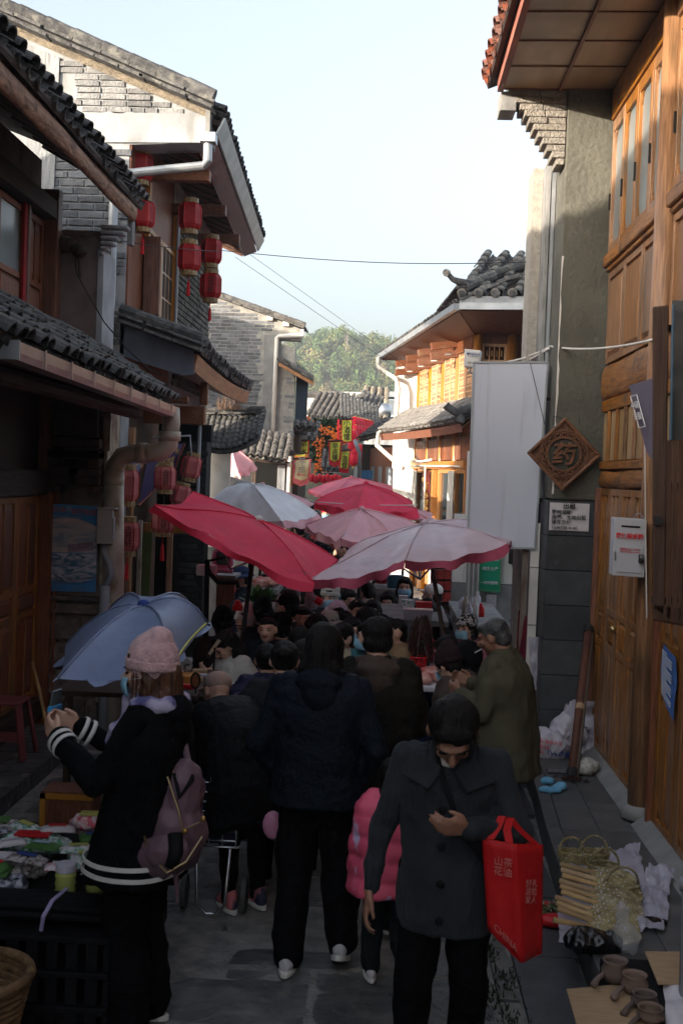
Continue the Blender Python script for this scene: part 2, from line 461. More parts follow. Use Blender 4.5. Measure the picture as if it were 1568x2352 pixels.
def tiled_roof(parent,O,U,S,m,pitch=.19,expo=.15,cap=290,seed=3,jit=1.0,r=.075,sheet=True,key=None,nm='roof_tile',sag=0.0,mix=None,L=.24):
 """clay tiles laid course by course: O eave start, U vector along the eave, S vector up the slope"""
 rr=random.Random(seed);O=V(O);U=V(U);S=V(S)
 ul,sl=U.length,S.length;ud=U/ul;sd=S/sl;nd=ud.cross(sd).normalized()
 if nd.z<0:nd=-nd
 x=sd.cross(nd)
 M3=Matrix((x,sd,nd)).transposed().to_4x4()
 cov,gul=tile_meshes(m,r,L,nm=nm)
 nu=max(1,int(ul/pitch));nv=max(1,int(sl/expo));its=[]
 for i in range(nu+1):
  for j in range(nv):
   for k in(0,1):
    if k==1 and i==nu:continue
    u=(i+(.5 if k else 0))*ul/nu+rr.uniform(-.008,.008)*jit
    s=j*expo+(rr.uniform(-.02,.02)*jit if j else rr.uniform(-.012,.012)*jit)
    dz=-sag*4*(u/ul)*(1-u/ul)
    p=O+ud*u+sd*s+nd*((.045 if k==0 else .0)+j*0.004+rr.uniform(-.004,.004)*jit)+V((0,0,dz))
    M=M3.copy();M.translation=p
    M=M@Matrix.Rotation(rr.uniform(-.05,.05)*jit,4,'Z')@Matrix.Rotation(R_(-3)+rr.uniform(-.03,.03)*jit,4,'X')
    its.append(((p-CC).length,M,cov if k==0 else gul))
 its.sort(key=lambda t:t[0])
 for d,M,me in its[:cap]:instm(me,nm,parent,M)
 if len(its)>cap:
  acc=MB();cache={}
  for d,M,me in its[cap:]:
   if me.name not in cache:cache[me.name]=([v.co.copy()for v in me.vertices],[tuple(p.vertices)for p in me.polygons])
   vs,fs=cache[me.name];acc.add([M@v for v in vs],fs)
  o=acc.build(nm,m,parent);o['kind']='stuff'
 if sheet:
  b=MB();a=nd*-.03
  b.hexa([O+a*2,O+U+a*2,O+U+S+a*2,O+S+a*2,O+a,O+U+a,O+U+S+a,O+S+a])
  b.build('roof_boarding',M_WOODDH,parent)
def ridge(parent,p,q,m,r=.07,seg=.3,seed=2,nm='ridge_tile',flat=True):
 """half-round ridge or verge tiles, butted one by one, on a course of flat tiles"""
 p=V(p);q=V(q);d=q-p;n=max(1,int(d.length/seg));rr=random.Random(seed)
 for i in range(n):
  a=p+d*(i/n);c=p+d*((i+.985)/n)
  b=MB();b.tube([a,c],[r*rr.uniform(.96,1.04),r*.9],10);b.build(nm,m,parent,smooth=False)
  if flat:
   b=MB();z=V((0,0,-r*1.05+rr.uniform(-.004,.006)));e=d.normalized()*rr.uniform(-.03,.03)
   b.bar(a+z+e,c+z+e,.26,.028);b.build('flat_tile',m,parent)
def panel_leaf(f,u0,u1,v0,v1,m,parent,rows,proud=.02,stile=.05,name='door_leaf',slots=2,m2=None,handle=False):
 """one framed door leaf; rows = [(height share, kind)] top to bottom; kind s = tall slots, p = raised square panel, g = glass"""
 mb=MB()
 fbox(mb,f,u0+.004,v0,-.02,u1-.004,v1,.0)
 leaf=mb.build(name,m,parent)
 fr=MB()
 fbox(fr,f,u0+.004,v0,0,u0+stile,v1,proud);fbox(fr,f,u1-stile,v0,0,u1-.004,v1,proud)
 tot=sum(r[0]for r in rows);v=v1;H=v1-v0;rail=.05
 fbox(fr,f,u0+stile,v1-rail,0,u1-stile,v1,proud)
 subs=[]
 v-=rail
 usable=H-rail*(len(rows)+1)
 for share,kind in rows:
  h=usable*share/tot;a,b_=v-h,v
  if kind=='s':
   n=slots;wdt=(u1-u0-2*stile)/n
   for k in range(n):
    uu=u0+stile+k*wdt
    if k:fbox(fr,f,uu-.009,a,0,uu+.009,b_,proud)
    mb=MB();c=.018
    P0=[f(uu+.012,a+.02,.001),f(uu+wdt-.012,a+.02,.001),f(uu+wdt-.012,b_-.02,.001),f(uu+.012,b_-.02,.001)]
    P1=[f(uu+.012+c,a+.06,.014),f(uu+wdt-.012-c,a+.06,.014),f(uu+wdt-.012-c,b_-.06,.014),f(uu+.012+c,b_-.06,.014)]
    mb.add(P0+P1,[(0,1,5,4),(1,2,6,5),(2,3,7,6),(3,0,4,7),(4,5,6,7)])
    mb.build('panel',m2 or m,leaf)
  elif kind=='p':
   mb=MB();c=.025
   a0,b0=a+.012,b_-.012;x0,x1=u0+stile+.012,u1-stile-.012
   P0=[f(x0,a0,.001),f(x1,a0,.001),f(x1,b0,.001),f(x0,b0,.001)]
   P1=[f(x0+c,a0+c,.022),f(x1-c,a0+c,.022),f(x1-c,b0-c,.022),f(x0+c,b0-c,.022)]
   mb.add(P0+P1,[(0,1,5,4),(1,2,6,5),(2,3,7,6),(3,0,4,7),(4,5,6,7)])
   mb.build('panel',m2 or m,leaf)
  elif kind=='g':
   mb=MB();fbox(mb,f,u0+stile,a,.002,u1-stile,b_,.006);mb.build('pane',M_GLASSL,leaf)
  fbox(fr,f,u0+stile,a-rail,0,u1-stile,a,proud)
  v=a-rail
 fr.build('frame',m,leaf,bevel=.004)
 if handle:
  mb=MB();c=f(u1-stile*.5,v0+H*.5,proud+.02);mb.ell(c,(.028,.028,.028));mb.build('handle',MT.get('brass')or mat('brass',(.5,.38,.18),rough=.3,metal=.9),leaf,smooth=True)
 return leaf
def lattice(f,u0,u1,v0,v1,m,parent,nx=4,ny=6,name='lattice_window',bw=.018,glass=True):
 mb=MB();fw=.045
 for a in((u0,v0,u0+fw,v1),(u1-fw,v0,u1,v1),(u0+fw,v0,u1-fw,v0+fw),(u0+fw,v1-fw,u1-fw,v1)):
  fbox(mb,f,a[0],a[1],0,a[2],a[3],.014)
 win=mb.build(name,m,parent)
 bars=MB()
 for i in range(1,nx+1):
  u=u0+fw+(u1-u0-2*fw)*i/(nx+1);fbox(bars,f,u-bw/2,v0+fw,.002,u+bw/2,v1-fw,.006)
 for j in range(1,ny+1):
  v=v0+fw+(v1-v0-2*fw)*j/(ny+1)
  if j%3==0:
  # bow-shaped pieces
   for i in range(nx+1):
    ua=u0+fw+(u1-u0-2*fw)*(i+.5)/(nx+1)
    fbox(bars,f,ua-bw*.4,v-.05,.002,ua+bw*.4,v+.05,.006)
   continue
  fbox(bars,f,u0+fw,v-bw/2,.003,u1-fw,v+bw/2,.007)
 bars.build('lattice',m,win)
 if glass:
  g=MB();fbox(g,f,u0+fw,v0+fw,-.006,u1-fw,v1-fw,0);g.build('pane',mat('painted_gap_shade',(.05,.03,.018),(.03,.018,.012),rough=.8),win)  # shade of the lattice gaps is put into the pane's dark colour
 return win
def simple(name,m,parent,*boxes,bevel=0.0,label=None):
 first=None
 for a,b in boxes:
  mb=MB();mb.box(a,b);o=mb.build(name,m,parent,bevel=bevel,label=label);first=first or o
 return first
 # ================================================================ right-hand timber house (H)
XW=1.72
HB=thing('timber_house','orange varnished timber shop house on the right with a rendered grey pillar and panelled doors','house',(2.5,7.5,0))
fW=FX(XW)
simple('wall',M_WOODR,HB,((XW+.03,2.2,.1),(XW+.13,9.5,5.6)),((XW+.14,2.2,0),(5.5,9.7,5.3)))
# pillar: render above, slate slabs below
mb=MB();mb.box((1.335,9.5,2.16),(1.75,9.95,5.62));pil=mb.build('pillar',M_PLASG,HB,bevel=.01)
mb=MB();mb.box((1.35,9.51,0),(1.76,9.95,2.16));mb.build('pillar_core',M_JOINT,HB)
z=.18
for k in range(7):
 h=(2.15-.18)/7
 simple('slate_slab',M_SLATE,HB,((1.31,9.488,z+.003),(1.765,9.509,z+h-.003)),bevel=.003)
 simple('slate_slab',M_SLATE,HB,((1.309,9.512,z+.003),(1.349,9.93,z+h-.003)),bevel=.003)
 z+=h
mb=MB()  # peeling white paint on the pillar's street edge
rr=random.Random(5)
pts=[(1.336+rr.uniform(.004,.02),2.2+.1*i)for i in range(20)]
for i in range(19):
 mb.add([(1.336,9.4985,pts[i][1]),(pts[i][0],9.4985,pts[i][1]),(pts[i+1][0],9.4985,pts[i+1][1]),(1.336,9.4985,pts[i+1][1])],[(0,1,2,3)])
mb.build('peeling_paint',M_WHITE,pil)
# corbelled bricks stepping out under the eave
for k in range(11):
 z0=4.83+k*.0535;x0=1.30-.038*(k+1)
 L=(1.334-x0);n=2 if L>.28 else 1
 for q in range(n):
  a=x0+L*q/n;c=x0+L*(q+1)/n-.006
  j=rr.uniform(-.008,.008)
  mb=MB();mb.box((a,9.5+j+.02,z0),(c,9.78,z0+.049));mb.build('brick',M_BRICKC,HB,bevel=.006)
mb=MB();mb.box((.80,9.53,5.25),(.93,9.8,5.40));mb.box((.86,9.54,5.42),(1.33,9.8,5.47));mb.build('verge_slab',M_CONC,HB,bevel=.006)
# drop of roof: soffit boards, battens, fascia, eave tiles
SX0,SZ0=.80,5.41
fs_=F((SX0,0,SZ0),(0,1,0),(1,0,.02),(0,0,-1))
M_SOFF=mat('stained_plywood',(.34,.22,.12),(.26,.165,.09),rough=.4,scale=3,stretch=(3,.6,3),dirt=((.16,.09,.045),1.6,.5,.75),spec=.5,rvar=.06)
ys=[9.5-.52*k for k in range(0,13)]
for k in range(12):
 for(a,b_)in((0.02,.455),(.475,.95)):
  mb=MB();fbox(mb,fs_,ys[k+1]+.004,a,-.012,ys[k]-.004,b_,.0);mb.build('soffit_panel',M_SOFF,HB)
mb=MB()
for k in range(13):fbox(mb,fs_,ys[k]-.009,.0,0.001,ys[k]+.009,.95,.008)
fbox(mb,fs_,ys[-1],.452,.009,9.5,.478,.024)
mb.build('soffit_batten',M_WOODR,HB)
mb=MB();fbox(mb,fs_,ys[-1],-.03,-.09,9.5,.018,.028);mb.build('fascia',mat('faded_red_paint',(.38,.12,.08),(.2,.08,.06),rough=.6,scale=8,stretch=(1,.3,1),bump=.3),HB)
tiled_roof(HB,(.69,9.72,5.53),(0,-5.6,0),(.30,0,.12),M_TILER,pitch=.21,expo=.15,cap=170,seed=11,r=.085,nm='eave_tile')
mb=MB();mb.hexa([V(p)for p in((.95,3.2,5.60),(4.2,3.2,6.9),(4.2,9.75,6.9),(.95,9.75,5.60),(.95,3.2,5.64),(4.2,3.2,6.94),(4.2,9.75,6.94),(.95,9.75,5.64))]);mb.build('roof',M_TILE,HB)
simple('eave_board',M_WOODDH,HB,((.82,3.2,5.45),(1.75,9.5,5.50)))
# upper windows (bay next to the pillar and the nearer bay)
def bayH(ya,yb):
 simple('lintel',M_WOODH,HB,((XW-.05,ya,5.16),(XW+.03,yb,5.40)),bevel=.008)
 n=max(2,int(round((yb-ya)/.46)));wd=(yb-ya)/n
 for k in range(n):
  a,b_=ya+k*wd,ya+(k+1)*wd
  mb=MB()
  for q in((a+.006,4.1,a+.055,5.15),(b_-.055,4.1,b_-.006,5.15),(a+.055,4.1,b_-.055,4.17),(a+.055,5.06,b_-.055,5.15)):
   fbox(mb,fW,q[0],q[1],0,q[2],q[3],.035)
  for sgn,uu in((1,a+.055),(-1,b_-.055)):  # carved corner brackets of the glazing
   for vv,sv in((4.17,1),(5.06,-1)):
    mb.prism([fW(uu,vv,.005),fW(uu+sgn*.06,vv,.005),fW(uu+sgn*.03,vv+sv*.03,.005),fW(uu,vv+sv*.09,.005)],fW.w*.02)
  wn=mb.build('window',M_WOODO,HB,bevel=.004)
  mb=MB();fbox(mb,fW,a+.055,4.17,.003,b_-.055,5.06,.008);mb.build('pane',M_GLASSL,wn)
  mb=MB();fbox(mb,fW,b_-.04,4.45,.036,b_-.025,4.58,.05);mb.build('latch',M_IRON,wn)
  # moulded sill
 mb=MB();fbox(mb,fW,ya,4.0,0,yb,4.09,.07);fbox(mb,fW,ya,3.965,0,yb,3.998,.045);mb.build('sill',M_WOODH,HB,bevel=.012)
 # panels under the sill
 n=3 if yb-ya>1.5 else 2;wd=(yb-ya)/n
 for k in range(n):panel_leaf(fW,ya+k*wd,ya+(k+1)*wd,3.24,3.96,M_WOODO,HB,[(1,'p')],name='wall_panel')
 # rough log beams
 for z0,z1,wv in((2.96,3.23,.045),(2.27,2.40,.03)):
  b=MB();N=26
  def fn(i,j,z0=z0,z1=z1,wv=wv):
   y=ya+(yb-ya)*i;a=math.pi*(j-.5)
   n_=mnoise.noise(V((y*2.3,z0,j*3)))*.018
   return(XW-.0-math.cos(a)*(wv+n_),y,(z0+z1)/2+math.sin(a)*((z1-z0)/2+n_))
  b.grid(fn,N,8);b.build('log_beam',M_WOODH,HB,smooth=True)
  # transom of upright boards
 simple('transom_frame',M_WOODH,HB,((XW-.03,ya,2.86),(XW+.02,yb,2.95)),((XW-.03,ya,2.41),(XW+.02,yb,2.47)),bevel=.006)
 n=int(round((yb-ya)/.30));wd=(yb-ya)/n
 for k in range(n):
  mb=MB();fbox(mb,fW,ya+k*wd+.02,2.475,-.01,ya+(k+1)*wd-.02,2.855,.008);mb.build('transom_board',mat('pale_bare_board',(.40,.27,.13),(.27,.16,.07),rough=.6,scale=5,stretch=(16,16,.8),rvar=.1),HB,bevel=.004)
  if k:simple('transom_bar',M_WOODO,HB,((XW-.035,ya+k*wd-.012,2.475),(XW-.011,ya+k*wd+.012,2.855)))
bayH(7.56,9.44);bayH(5.0,7.34);bayH(2.6,4.8)
# door leaves
def doorsH(ya,yb,n):
 wd=(yb-ya)/n
 for k in range(n):
  panel_leaf(fW,ya+k*wd,ya+(k+1)*wd,.24,2.26,M_WOODO,HB,[(.95,'s'),(.25,'p'),(.85,'s')],slots=2,handle=(k==1),stile=.075)
 simple('door_jamb',M_WOODR,HB,((XW-.05,yb+.003,.2),(XW+.02,yb+.055,2.26)),bevel=.005)
doorsH(7.75,9.38,4)
doorsH(5.1,7.2,4)
doorsH(2.7,4.7,4)
simple('door_jamb',M_WOODD,HB,((XW-.05,7.57,.2),(XW+.02,7.745,2.26)),bevel=.01)
mb=MB();mb.tube([(XW-.03,7.45,.19),(XW-.035,7.45,2.5),(XW-.03,7.45,5.3)],[.085,.08,.075],16);mb.build('column',M_WOODO,HB,smooth=True)
mb=MB();mb.lathe([(.09,0),(.125,.02),(.12,.08),(.10,.1)],(XW-.03,7.45,.18),16);mb.build('column_base',M_CONC,HB,smooth=True)
mb=MB();mb.tube([(XW-.03,4.9,.19),(XW-.03,4.9,5.3)],.11,14);mb.build('column',M_WOODO,HB,smooth=True)
# stone sill under doors and slanting skirting
mb=MB()
for a,b_ in((2.4,7.33),(7.57,9.48)):
 mb.hexa([V(p)for p in((1.60,a,.18),(1.75,a,.18),(1.75,b_,.18),(1.60,b_,.18),(1.69,a,.25),(1.75,a,.25),(1.75,b_,.25),(1.69,b_,.25))])
mb.build('stone_sill',M_CONC,HB,bevel=.008)
# grey pvc downpipe nearest the camera
mb=MB();x,y=1.235,4.6
mb.tube([(x+.02,y,.05),(x,y,1.63)],.028,12);mb.tube([(x+.085,y+.02,.05),(x+.065,y+.02,1.63)],.022,12)
dp=mb.build('downpipe',M_PIPEG,HB,smooth=True)
for zz in(.4,1.5):
 mb=MB();mb.bar((x+.02,y+.03,zz),(XW+.02,y+.03,zz),.02,.03);mb.build('wall_arm',M_PIPEG,dp)
for zz in(.72,1.34):
 mb=MB();mb.tube([(x+.01,y,zz),(x+.009,y,zz+.05)],.036,12);mb.build('pipe_clip',M_PIPEG,dp,smooth=True)
 # narrow concrete-faced house between the pillar and the far timber house
NB=thing('concrete_house','narrow house front with grey concrete pilaster strips right behind the pillar','house',(1.9,10.8,0))
simple('wall',M_CONC,NB,((1.34,10.0,0),(3.5,10.8,5.0)))
simple('pilaster',mat('pale_grit_render',(.42,.39,.34),(.34,.315,.28),rough=.95,scale=18,bump=1),NB,((1.18,10.3,0),(1.262,10.7,5.0)))
simple('pilaster',M_CONC,NB,((1.265,10.05,0),(1.30,10.6,5.0)),bevel=.004)
simple('pilaster',M_ZINC,NB,((1.302,9.99,2.16),(1.328,10.02,4.9)))
simple('door_panel',M_WHITE,NB,((1.225,9.80,.15),(1.295,9.84,1.95)),label='white enamelled strip panel')
for zz in(.62,1.1,1.58):
 simple('panel_seam',M_STEEL,NB,((1.224,9.795,zz),(1.296,9.8,zz+.006)))
simple('shutter_rail',mat('rust_streaked_rail',(.16,.10,.07),(.28,.25,.22),rough=.7,scale=20,stretch=(1,1,.2)),NB,((1.165,9.86,.12),(1.215,9.92,1.78)))
simple('wall_tile',M_WHITE,NB,((.90,13.0,1.15),(1.9,13.2,2.6)),((.78,13.0,1.15),(.897,13.2,1.9)))
simple('wall',M_CONC,NB,((.79,12.98,0),(1.9,13.35,1.14)))
# ================================================================ left-hand dark timber house (A)
XA=-2.95
HA=thing('dark_timber_house','dark two-storey timber house on the left with carved doors, stone pier and overhanging tiled eaves','house',(-4,7,0))
fA=FX(XA,1)
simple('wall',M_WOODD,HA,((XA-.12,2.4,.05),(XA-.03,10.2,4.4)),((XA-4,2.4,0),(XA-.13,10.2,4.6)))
mb=MB();mb.prism([(XA-.1,2.5,4.62),(XA-.1,2.5,4.9),(-5.2,2.5,5.8),(-7.6,2.5,4.62)],(0,7.6,0));mb.build('attic_fill',M_PLASB,HA)  # unseen block added in the roof space to stop the sun slipping through
wd=.62
for k in range(9):
 b_=9.93-k*wd
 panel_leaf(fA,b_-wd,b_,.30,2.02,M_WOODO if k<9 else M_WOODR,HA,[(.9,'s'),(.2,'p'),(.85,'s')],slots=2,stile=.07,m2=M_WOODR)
simple('door_sill',M_WOODDH,HA,((XA-.03,2.6,.12),(XA+.09,9.95,.29)),bevel=.01)
simple('door_head',M_WOODDH,HA,((XA-.03,2.6,2.03),(XA+.08,9.95,2.24)),bevel=.01)
simple('door_post',M_WOODR,HA,((XA-.02,9.955,.05),(XA+.12,10.04,2.95)),((XA+.13,9.99,.05),(XA+.16,10.04,2.95)),bevel=.008)
# side pier: red sandstone wainscot, stained plaster above
simple('pier',M_PLASB,HA,((XA+.03,10.06,0),(-2.42,10.5,3.0)),bevel=.01)
zz=0.0;rr=random.Random(9)
for rowi,(h,cuts)in enumerate(((.28,(.22,.40)),(.24,(.34,)),(.235,(.28,)),(.235,(.31,)),(.13,()))):
 us=[0.0]+list(cuts)+[.52]
 for i in range(len(us)-1):
  a,b_=XA+.04+us[i],XA+.04+us[i+1]
  b=MB()
  def fn(i_,j_,a=a,b_=b_,zz=zz,h=h):
   x=a+.006+(b_-a-.012)*i_;z=zz+.006+(h-.012)*j_
   e=min(1,7*min(i_,1-i_,j_,1-j_))
   return(x,10.04-.045*e-.016*mnoise.noise(V((x*14,z*14,3)))*e,z)
  b.grid(fn,7,6);b.build('stone_block',M_STONE,HA,smooth=False)
 zz+=h
simple('wainscot_cap',M_STONE,HA,((XA+.04,9.96,1.125),(-2.40,10.06,1.165)),bevel=.008)
simple('pier_edge',mat('flaking_lime_edge',(.42,.36,.26),(.16,.11,.08),rough=.95,scale=9,bump=.8,stretch=(1,1,.6)),HA,((-2.435,10.045,1.17),(-2.395,10.48,2.8)),((-2.43,10.02,0),(-2.39,10.5,1.12)),bevel=.008)
simple('pier_edge',MT['flaking_lime_edge'],HA,((-2.42,9.98,2.42),(-2.36,10.05,2.78)))
# stepped carved brackets under the lower eave
for x0 in(XA+.14,-2.42):
 for k in range(5):
  mb=MB();z0=2.05+k*.075
  L=.10+k*.085
  xa,xb=(x0-.05,x0-.05+L)if x0<-2.6 else(x0-L,x0)
  mb.box((xa,9.90-k*.015,z0),(xb,10.04,z0+.07));mb.build('bracket',M_WOODD,HA,bevel=.012)
simple('shelf_beam',M_WOODDH,HA,((XA+.1,9.86,2.44),(-2.42,10.03,2.52)),((XA+.1,9.90,2.53),(-2.45,10.0,2.95)),bevel=.01)
# lower eave with zinc gutter
tiled_roof(HA,(-1.86,3.0,2.92),(0,7.12,-.07),(-.85,0,.50),M_TILE,pitch=.185,expo=.15,cap=300,seed=4,jit=1.7,nm='roof_tile')
g=MB()
def gut(i,j):
 y=5.67+(10.1-5.67)*i;a=math.pi*j
 return(-1.80-.06+.06*math.cos(a)if j not in(0,1)else(-1.80 if j==0 else-1.92),y,2.885-.07*i-.085*min(1,math.sin(a)*1.6))
M_GUT=mat('rust_pink_zinc_gutter',(.33,.23,.21),(.42,.36,.35),rough=.35,metal=.5,scale=3,dirt=((.25,.12,.07),3,.55,.75))
g.grid(gut,12,8);gu=g.build('gutter',M_GUT,HA,solid=.004)
for y in(5.67,10.1):
 z=2.885-.07*(y-5.67)/4.43
 simple('gutter_cap',M_ZINC,gu,((-1.925,y-.006,z-.088),(-1.795,y+.006,z+.006)))
for k in range(8):
 y=6.1+k*.52;z=2.885-.07*(y-5.67)/4.43
 simple('gutter_joint',M_GUT,gu,((-1.797,y-.008,z-.09),(-1.790,y+.008,z+.008)))
simple('eave_board',M_WOODDH,HA,((-1.99,3.0,2.80),(-1.95,10.05,2.90)))
for k in range(24):
 y=3.2+k*.3
 mb=MB();mb.bar((-1.96,y,2.83),(-2.9,y,3.30),.05,.07);mb.build('rafter',M_WOODDH,HA)
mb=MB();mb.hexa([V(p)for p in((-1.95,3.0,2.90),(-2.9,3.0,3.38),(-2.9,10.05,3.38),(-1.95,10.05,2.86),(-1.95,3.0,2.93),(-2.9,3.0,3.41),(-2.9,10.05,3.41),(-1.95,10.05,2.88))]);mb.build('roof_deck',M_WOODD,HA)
mb=MB();mb.tube([(-2.15,3,2.80),(-2.15,10.0,2.76)],.06,10);mb.build('purlin',M_WOODDH,HA)
# upturned pale verge tiles at the far end of the lower eave
for k in range(6):
 mb=MB();x=-1.95-k*.13
 mb.tube([(x-.14,10.05+.02*(k%2),2.96+k*.075+.05),(x,9.98,2.93+k*.07)],[.10,.085],8);mb.build('verge_tile',M_TILEL,HA)
 # upper storey
simple('upper_post',M_WOODR,HA,((XA-.02,9.84,3.3),(XA+.13,9.97,4.6)),((XA-.02,9.28,3.3),(XA+.06,9.34,4.5)),bevel=.01)
for k,y0 in enumerate((9.36,8.66,8.0,7.3,6.6,5.9,5.2,4.5)):
 panel_leaf(fA,y0,y0+(.46 if k==0 else .62),3.45,4.32,M_WOODR,HA,[(.6,'g' if k==1 else 's'),(.3,'p')],stile=.06,name='shutter_leaf')
simple('red_drape',mat('red_cloth_strip',(.30,.012,.015),rough=.8,scale=9),HA,((XA+.03,9.20,3.45),(XA+.05,9.27,4.35)))
simple('upper_beam',M_WOODDH,HA,((XA,3.0,4.34),(XA+.12,9.9,4.5)),((XA,3.0,3.36),(XA+.06,9.9,3.44)),bevel=.01)
poly_slab(FY(10.02),[(-2.97,3.3),(-2.49,3.3),(-2.49,4.12),(-2.55,4.24),(-2.97,4.24)],0,.02,'side_wall',mat('mauve_stained_plaster',(.20,.15,.14),(.13,.095,.09),rough=.95,scale=3,bump=.4,dirt=((.07,.05,.045),3,.55,.7)),HA)
simple('side_wall',M_PLASB,HA,((-2.97,10.04,3.0),(-2.5,10.4,4.3)))
simple('white_wall_edge',M_PLASW,HA,((-2.515,9.985,3.32),(-2.46,10.41,4.13)),bevel=.006)
# carved white stone corbel at the wall head
mb=MB()
for k in range(6):
 t=k/5
 mb.box((-2.50,9.96,4.08+.045*k),(-2.46+.042*k-.01*(k%2),10.1,4.08+.045*k+.036))
mb.build('corbel',M_PLASW,HA,bevel=.018)
mb=MB();mb.ell((-2.80,9.95,4.16),(.12,.08,.07));mb.ell((-2.66,9.93,4.11),(.07,.06,.06));mb.tube([(-2.66,9.93,4.08),(-2.65,9.92,3.95),(-2.64,9.9,3.88)],.014,6)
mb.build('timber_knot',M_WOODD,HA)
# upper eave: wavy log purlin, rafters, tile ends
tiled_roof(HA,(-2.20,3.0,4.66),(0,7.35,-.06),(-.45,0,.26),M_TILE,pitch=.185,expo=.15,cap=220,seed=6,jit=1.5,nm='roof_tile')
tiled_roof(HA,(-2.66,3.0,4.94),(0,7.35,-.06),(-.3,0,.20),M_TILE,pitch=.185,expo=.3,cap=0,seed=6,jit=1.5,nm='roof_tile')
mb=MB();mb.hexa([V(p)for p in((-2.9,3.0,5.0),(-5.2,3.0,5.85),(-5.2,10.2,5.85),(-2.9,10.2,5.0),(-2.9,3.0,5.05),(-5.2,3.0,5.9),(-5.2,10.2,5.9),(-2.9,10.2,5.05))]);mb.build('roof',M_TILE,HA)
b=MB()
M_LOG=mat('split_barked_log',(.36,.20,.12),(.13,.06,.035),rough=.7,scale=4,stretch=(4,1.2,4),bump=.9,bscale=6,distort=1.2)
b.grid(lambda i,j:(lambda y,a,n_:(-2.28+math.cos(a)*(.035+n_),y,4.50+math.sin(a)*(.075+n_)))(3.0+7.25*i,2*math.pi*j,mnoise.noise(V((i*9,math.cos(6.28*j),math.sin(6.28*j))))*.02),46,10)
b.build('log_purlin',M_LOG,HA,smooth=True)
for k in range(26):
 y=3.1+k*.275
 mb=MB();mb.bar((-2.26,y,4.60),(-3.0,y,5.0),.045,.06);mb.build('rafter',M_WOODDH,HA)
mb=MB();mb.hexa([V(p)for p in((-2.22,3.0,4.64),(-3.05,3.0,5.10),(-3.05,10.3,5.04),(-2.22,10.3,4.58),(-2.22,3.0,4.66),(-3.05,3.0,5.12),(-3.05,10.3,5.06),(-2.22,10.3,4.60))]);mb.build('roof_deck',M_WOODD,HA)
mb=MB();mb.box((-2.32,10.2,4.22),(-2.27,10.3,4.48));mb.build('eave_bracket',M_CONC,HA,bevel=.01)
# drainpipes on the pier
mb=MB()
mb.tube([(-1.86,10.05,2.80),(-1.85,10.05,2.68),(-1.86,10.05,2.58)],.075,14)
mb.tube([(-1.86,10.05,2.60),(-1.87,10.05,2.50),(-1.93,10.05,2.43),(-2.02,10.05,2.42),(-2.17,10.05,2.41),(-2.27,10.05,2.38),(-2.32,10.05,2.30),(-2.335,10.05,2.20)],.082,14)
mb.tube([(-2.335,10.05,2.25),(-2.30,10.05,1.02),(-2.29,10.05,0)],.088,16)
dp=mb.build('drainpipe',M_PIPEW,HA,smooth=True)
for p in((-2.335,10.05,2.17),(-2.10,10.05,2.415),(-1.86,10.05,2.57)):
 mb=MB();d=V((1,0,0))if p[0]==-2.10 else V((0,0,1));mb.tube([V(p)-d*.04,V(p)+d*.04],.092,14);mb.build('pipe_collar',M_PIPEW,dp,smooth=True)
mb=MB();mb.tube([(-2.38,9.99,1.63),(-2.38,9.98,1.55),(-2.33,9.97,1.46),(-2.31,9.97,1.36),(-2.36,9.97,1.25)],.032,10);mb.tube([(-2.36,9.96,1.27),(-2.34,9.96,.0)],.045,10)
mb.build('cable_pipe',M_PIPEG,HA,smooth=True)
mb=MB();mb.box((-2.43,9.89,1.63),(-2.30,9.99,1.93));mb.box((-2.44,9.88,1.925),(-2.27,9.99,1.94));bx_=mb.build('meter_box',mat('grey_beige_box',(.36,.33,.31),(.30,.275,.26),rough=.6),HA,bevel=.006)
simple('door_flap',M_PIPEG,bx_,((-2.295,9.90,1.66),(-2.29,9.98,1.86)))
# ================================================================ brick gable house (B)
HB2=thing('brick_gable_house','grey brick house with sunlit plastered gable, deep eave and red lanterns on the left','house',(-4,14,0))
fB=FY(11.7)
slope=(5.927-6.794)/(-1.819+4.001)
def verge(x):return 5.90+slope*(x+1.819)
poly_slab(fB,[(-7.0,0),(-2.66,0),(-2.66,5.49),(-1.86,5.53),(-1.86,verge(-1.86)-.05),(-4.0,verge(-4.0)-.05),(-7.0,verge(-7.0)-.05)],-.35,0,'gable_wall',M_PLASW,HB2)
bricks(fB,[(-3.37,5.80),(-1.98,5.80),(-1.98,verge(-1.98)-.13),(-3.37,verge(-3.37)-.08)],HB2,M_BRICKC if False else mat('pale_grey_brick',(.24,.24,.24),(.15,.155,.16),rough=.9,scale=9,bump=.8,rvar=.25,dirt=((.40,.38,.34),5,.5,.66)),bl=.24,bh=.05,joint=.013,w=.006,seed=4,jit=.008)  # paler grey than the pier bricks below
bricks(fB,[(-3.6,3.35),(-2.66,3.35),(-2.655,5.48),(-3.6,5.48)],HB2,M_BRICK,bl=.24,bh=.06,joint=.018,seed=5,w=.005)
poly_slab(fB,[(-7.0,5.0),(-3.40,5.0),(-3.38,verge(-3.38)-.2),(-7.0,verge(-7.0)-.2)],0.001,.03,'render_patch',mat('troweled_lime_render',(.33,.34,.35),(.24,.25,.26),rough=.95,scale=2.5,bump=.9,bscale=9,stretch=(3,1,1)),HB2)
b=MB()
b.grid(lambda i,j:(-3.36+i*1.49,11.7-.022-.008*mnoise.noise(V((i*20,j*6,1))),5.49+j*(.29+.02*mnoise.noise(V((i*14,5,1))))+.035*i),30,6)
b.build('lime_band',M_PLASW,HB2,smooth=True)
ridge(HB2,(-6.9,11.66,verge(-6.9)+.07),(-1.82,11.66,verge(-1.82)+.07),M_TILE,r=.075,seg=.29)
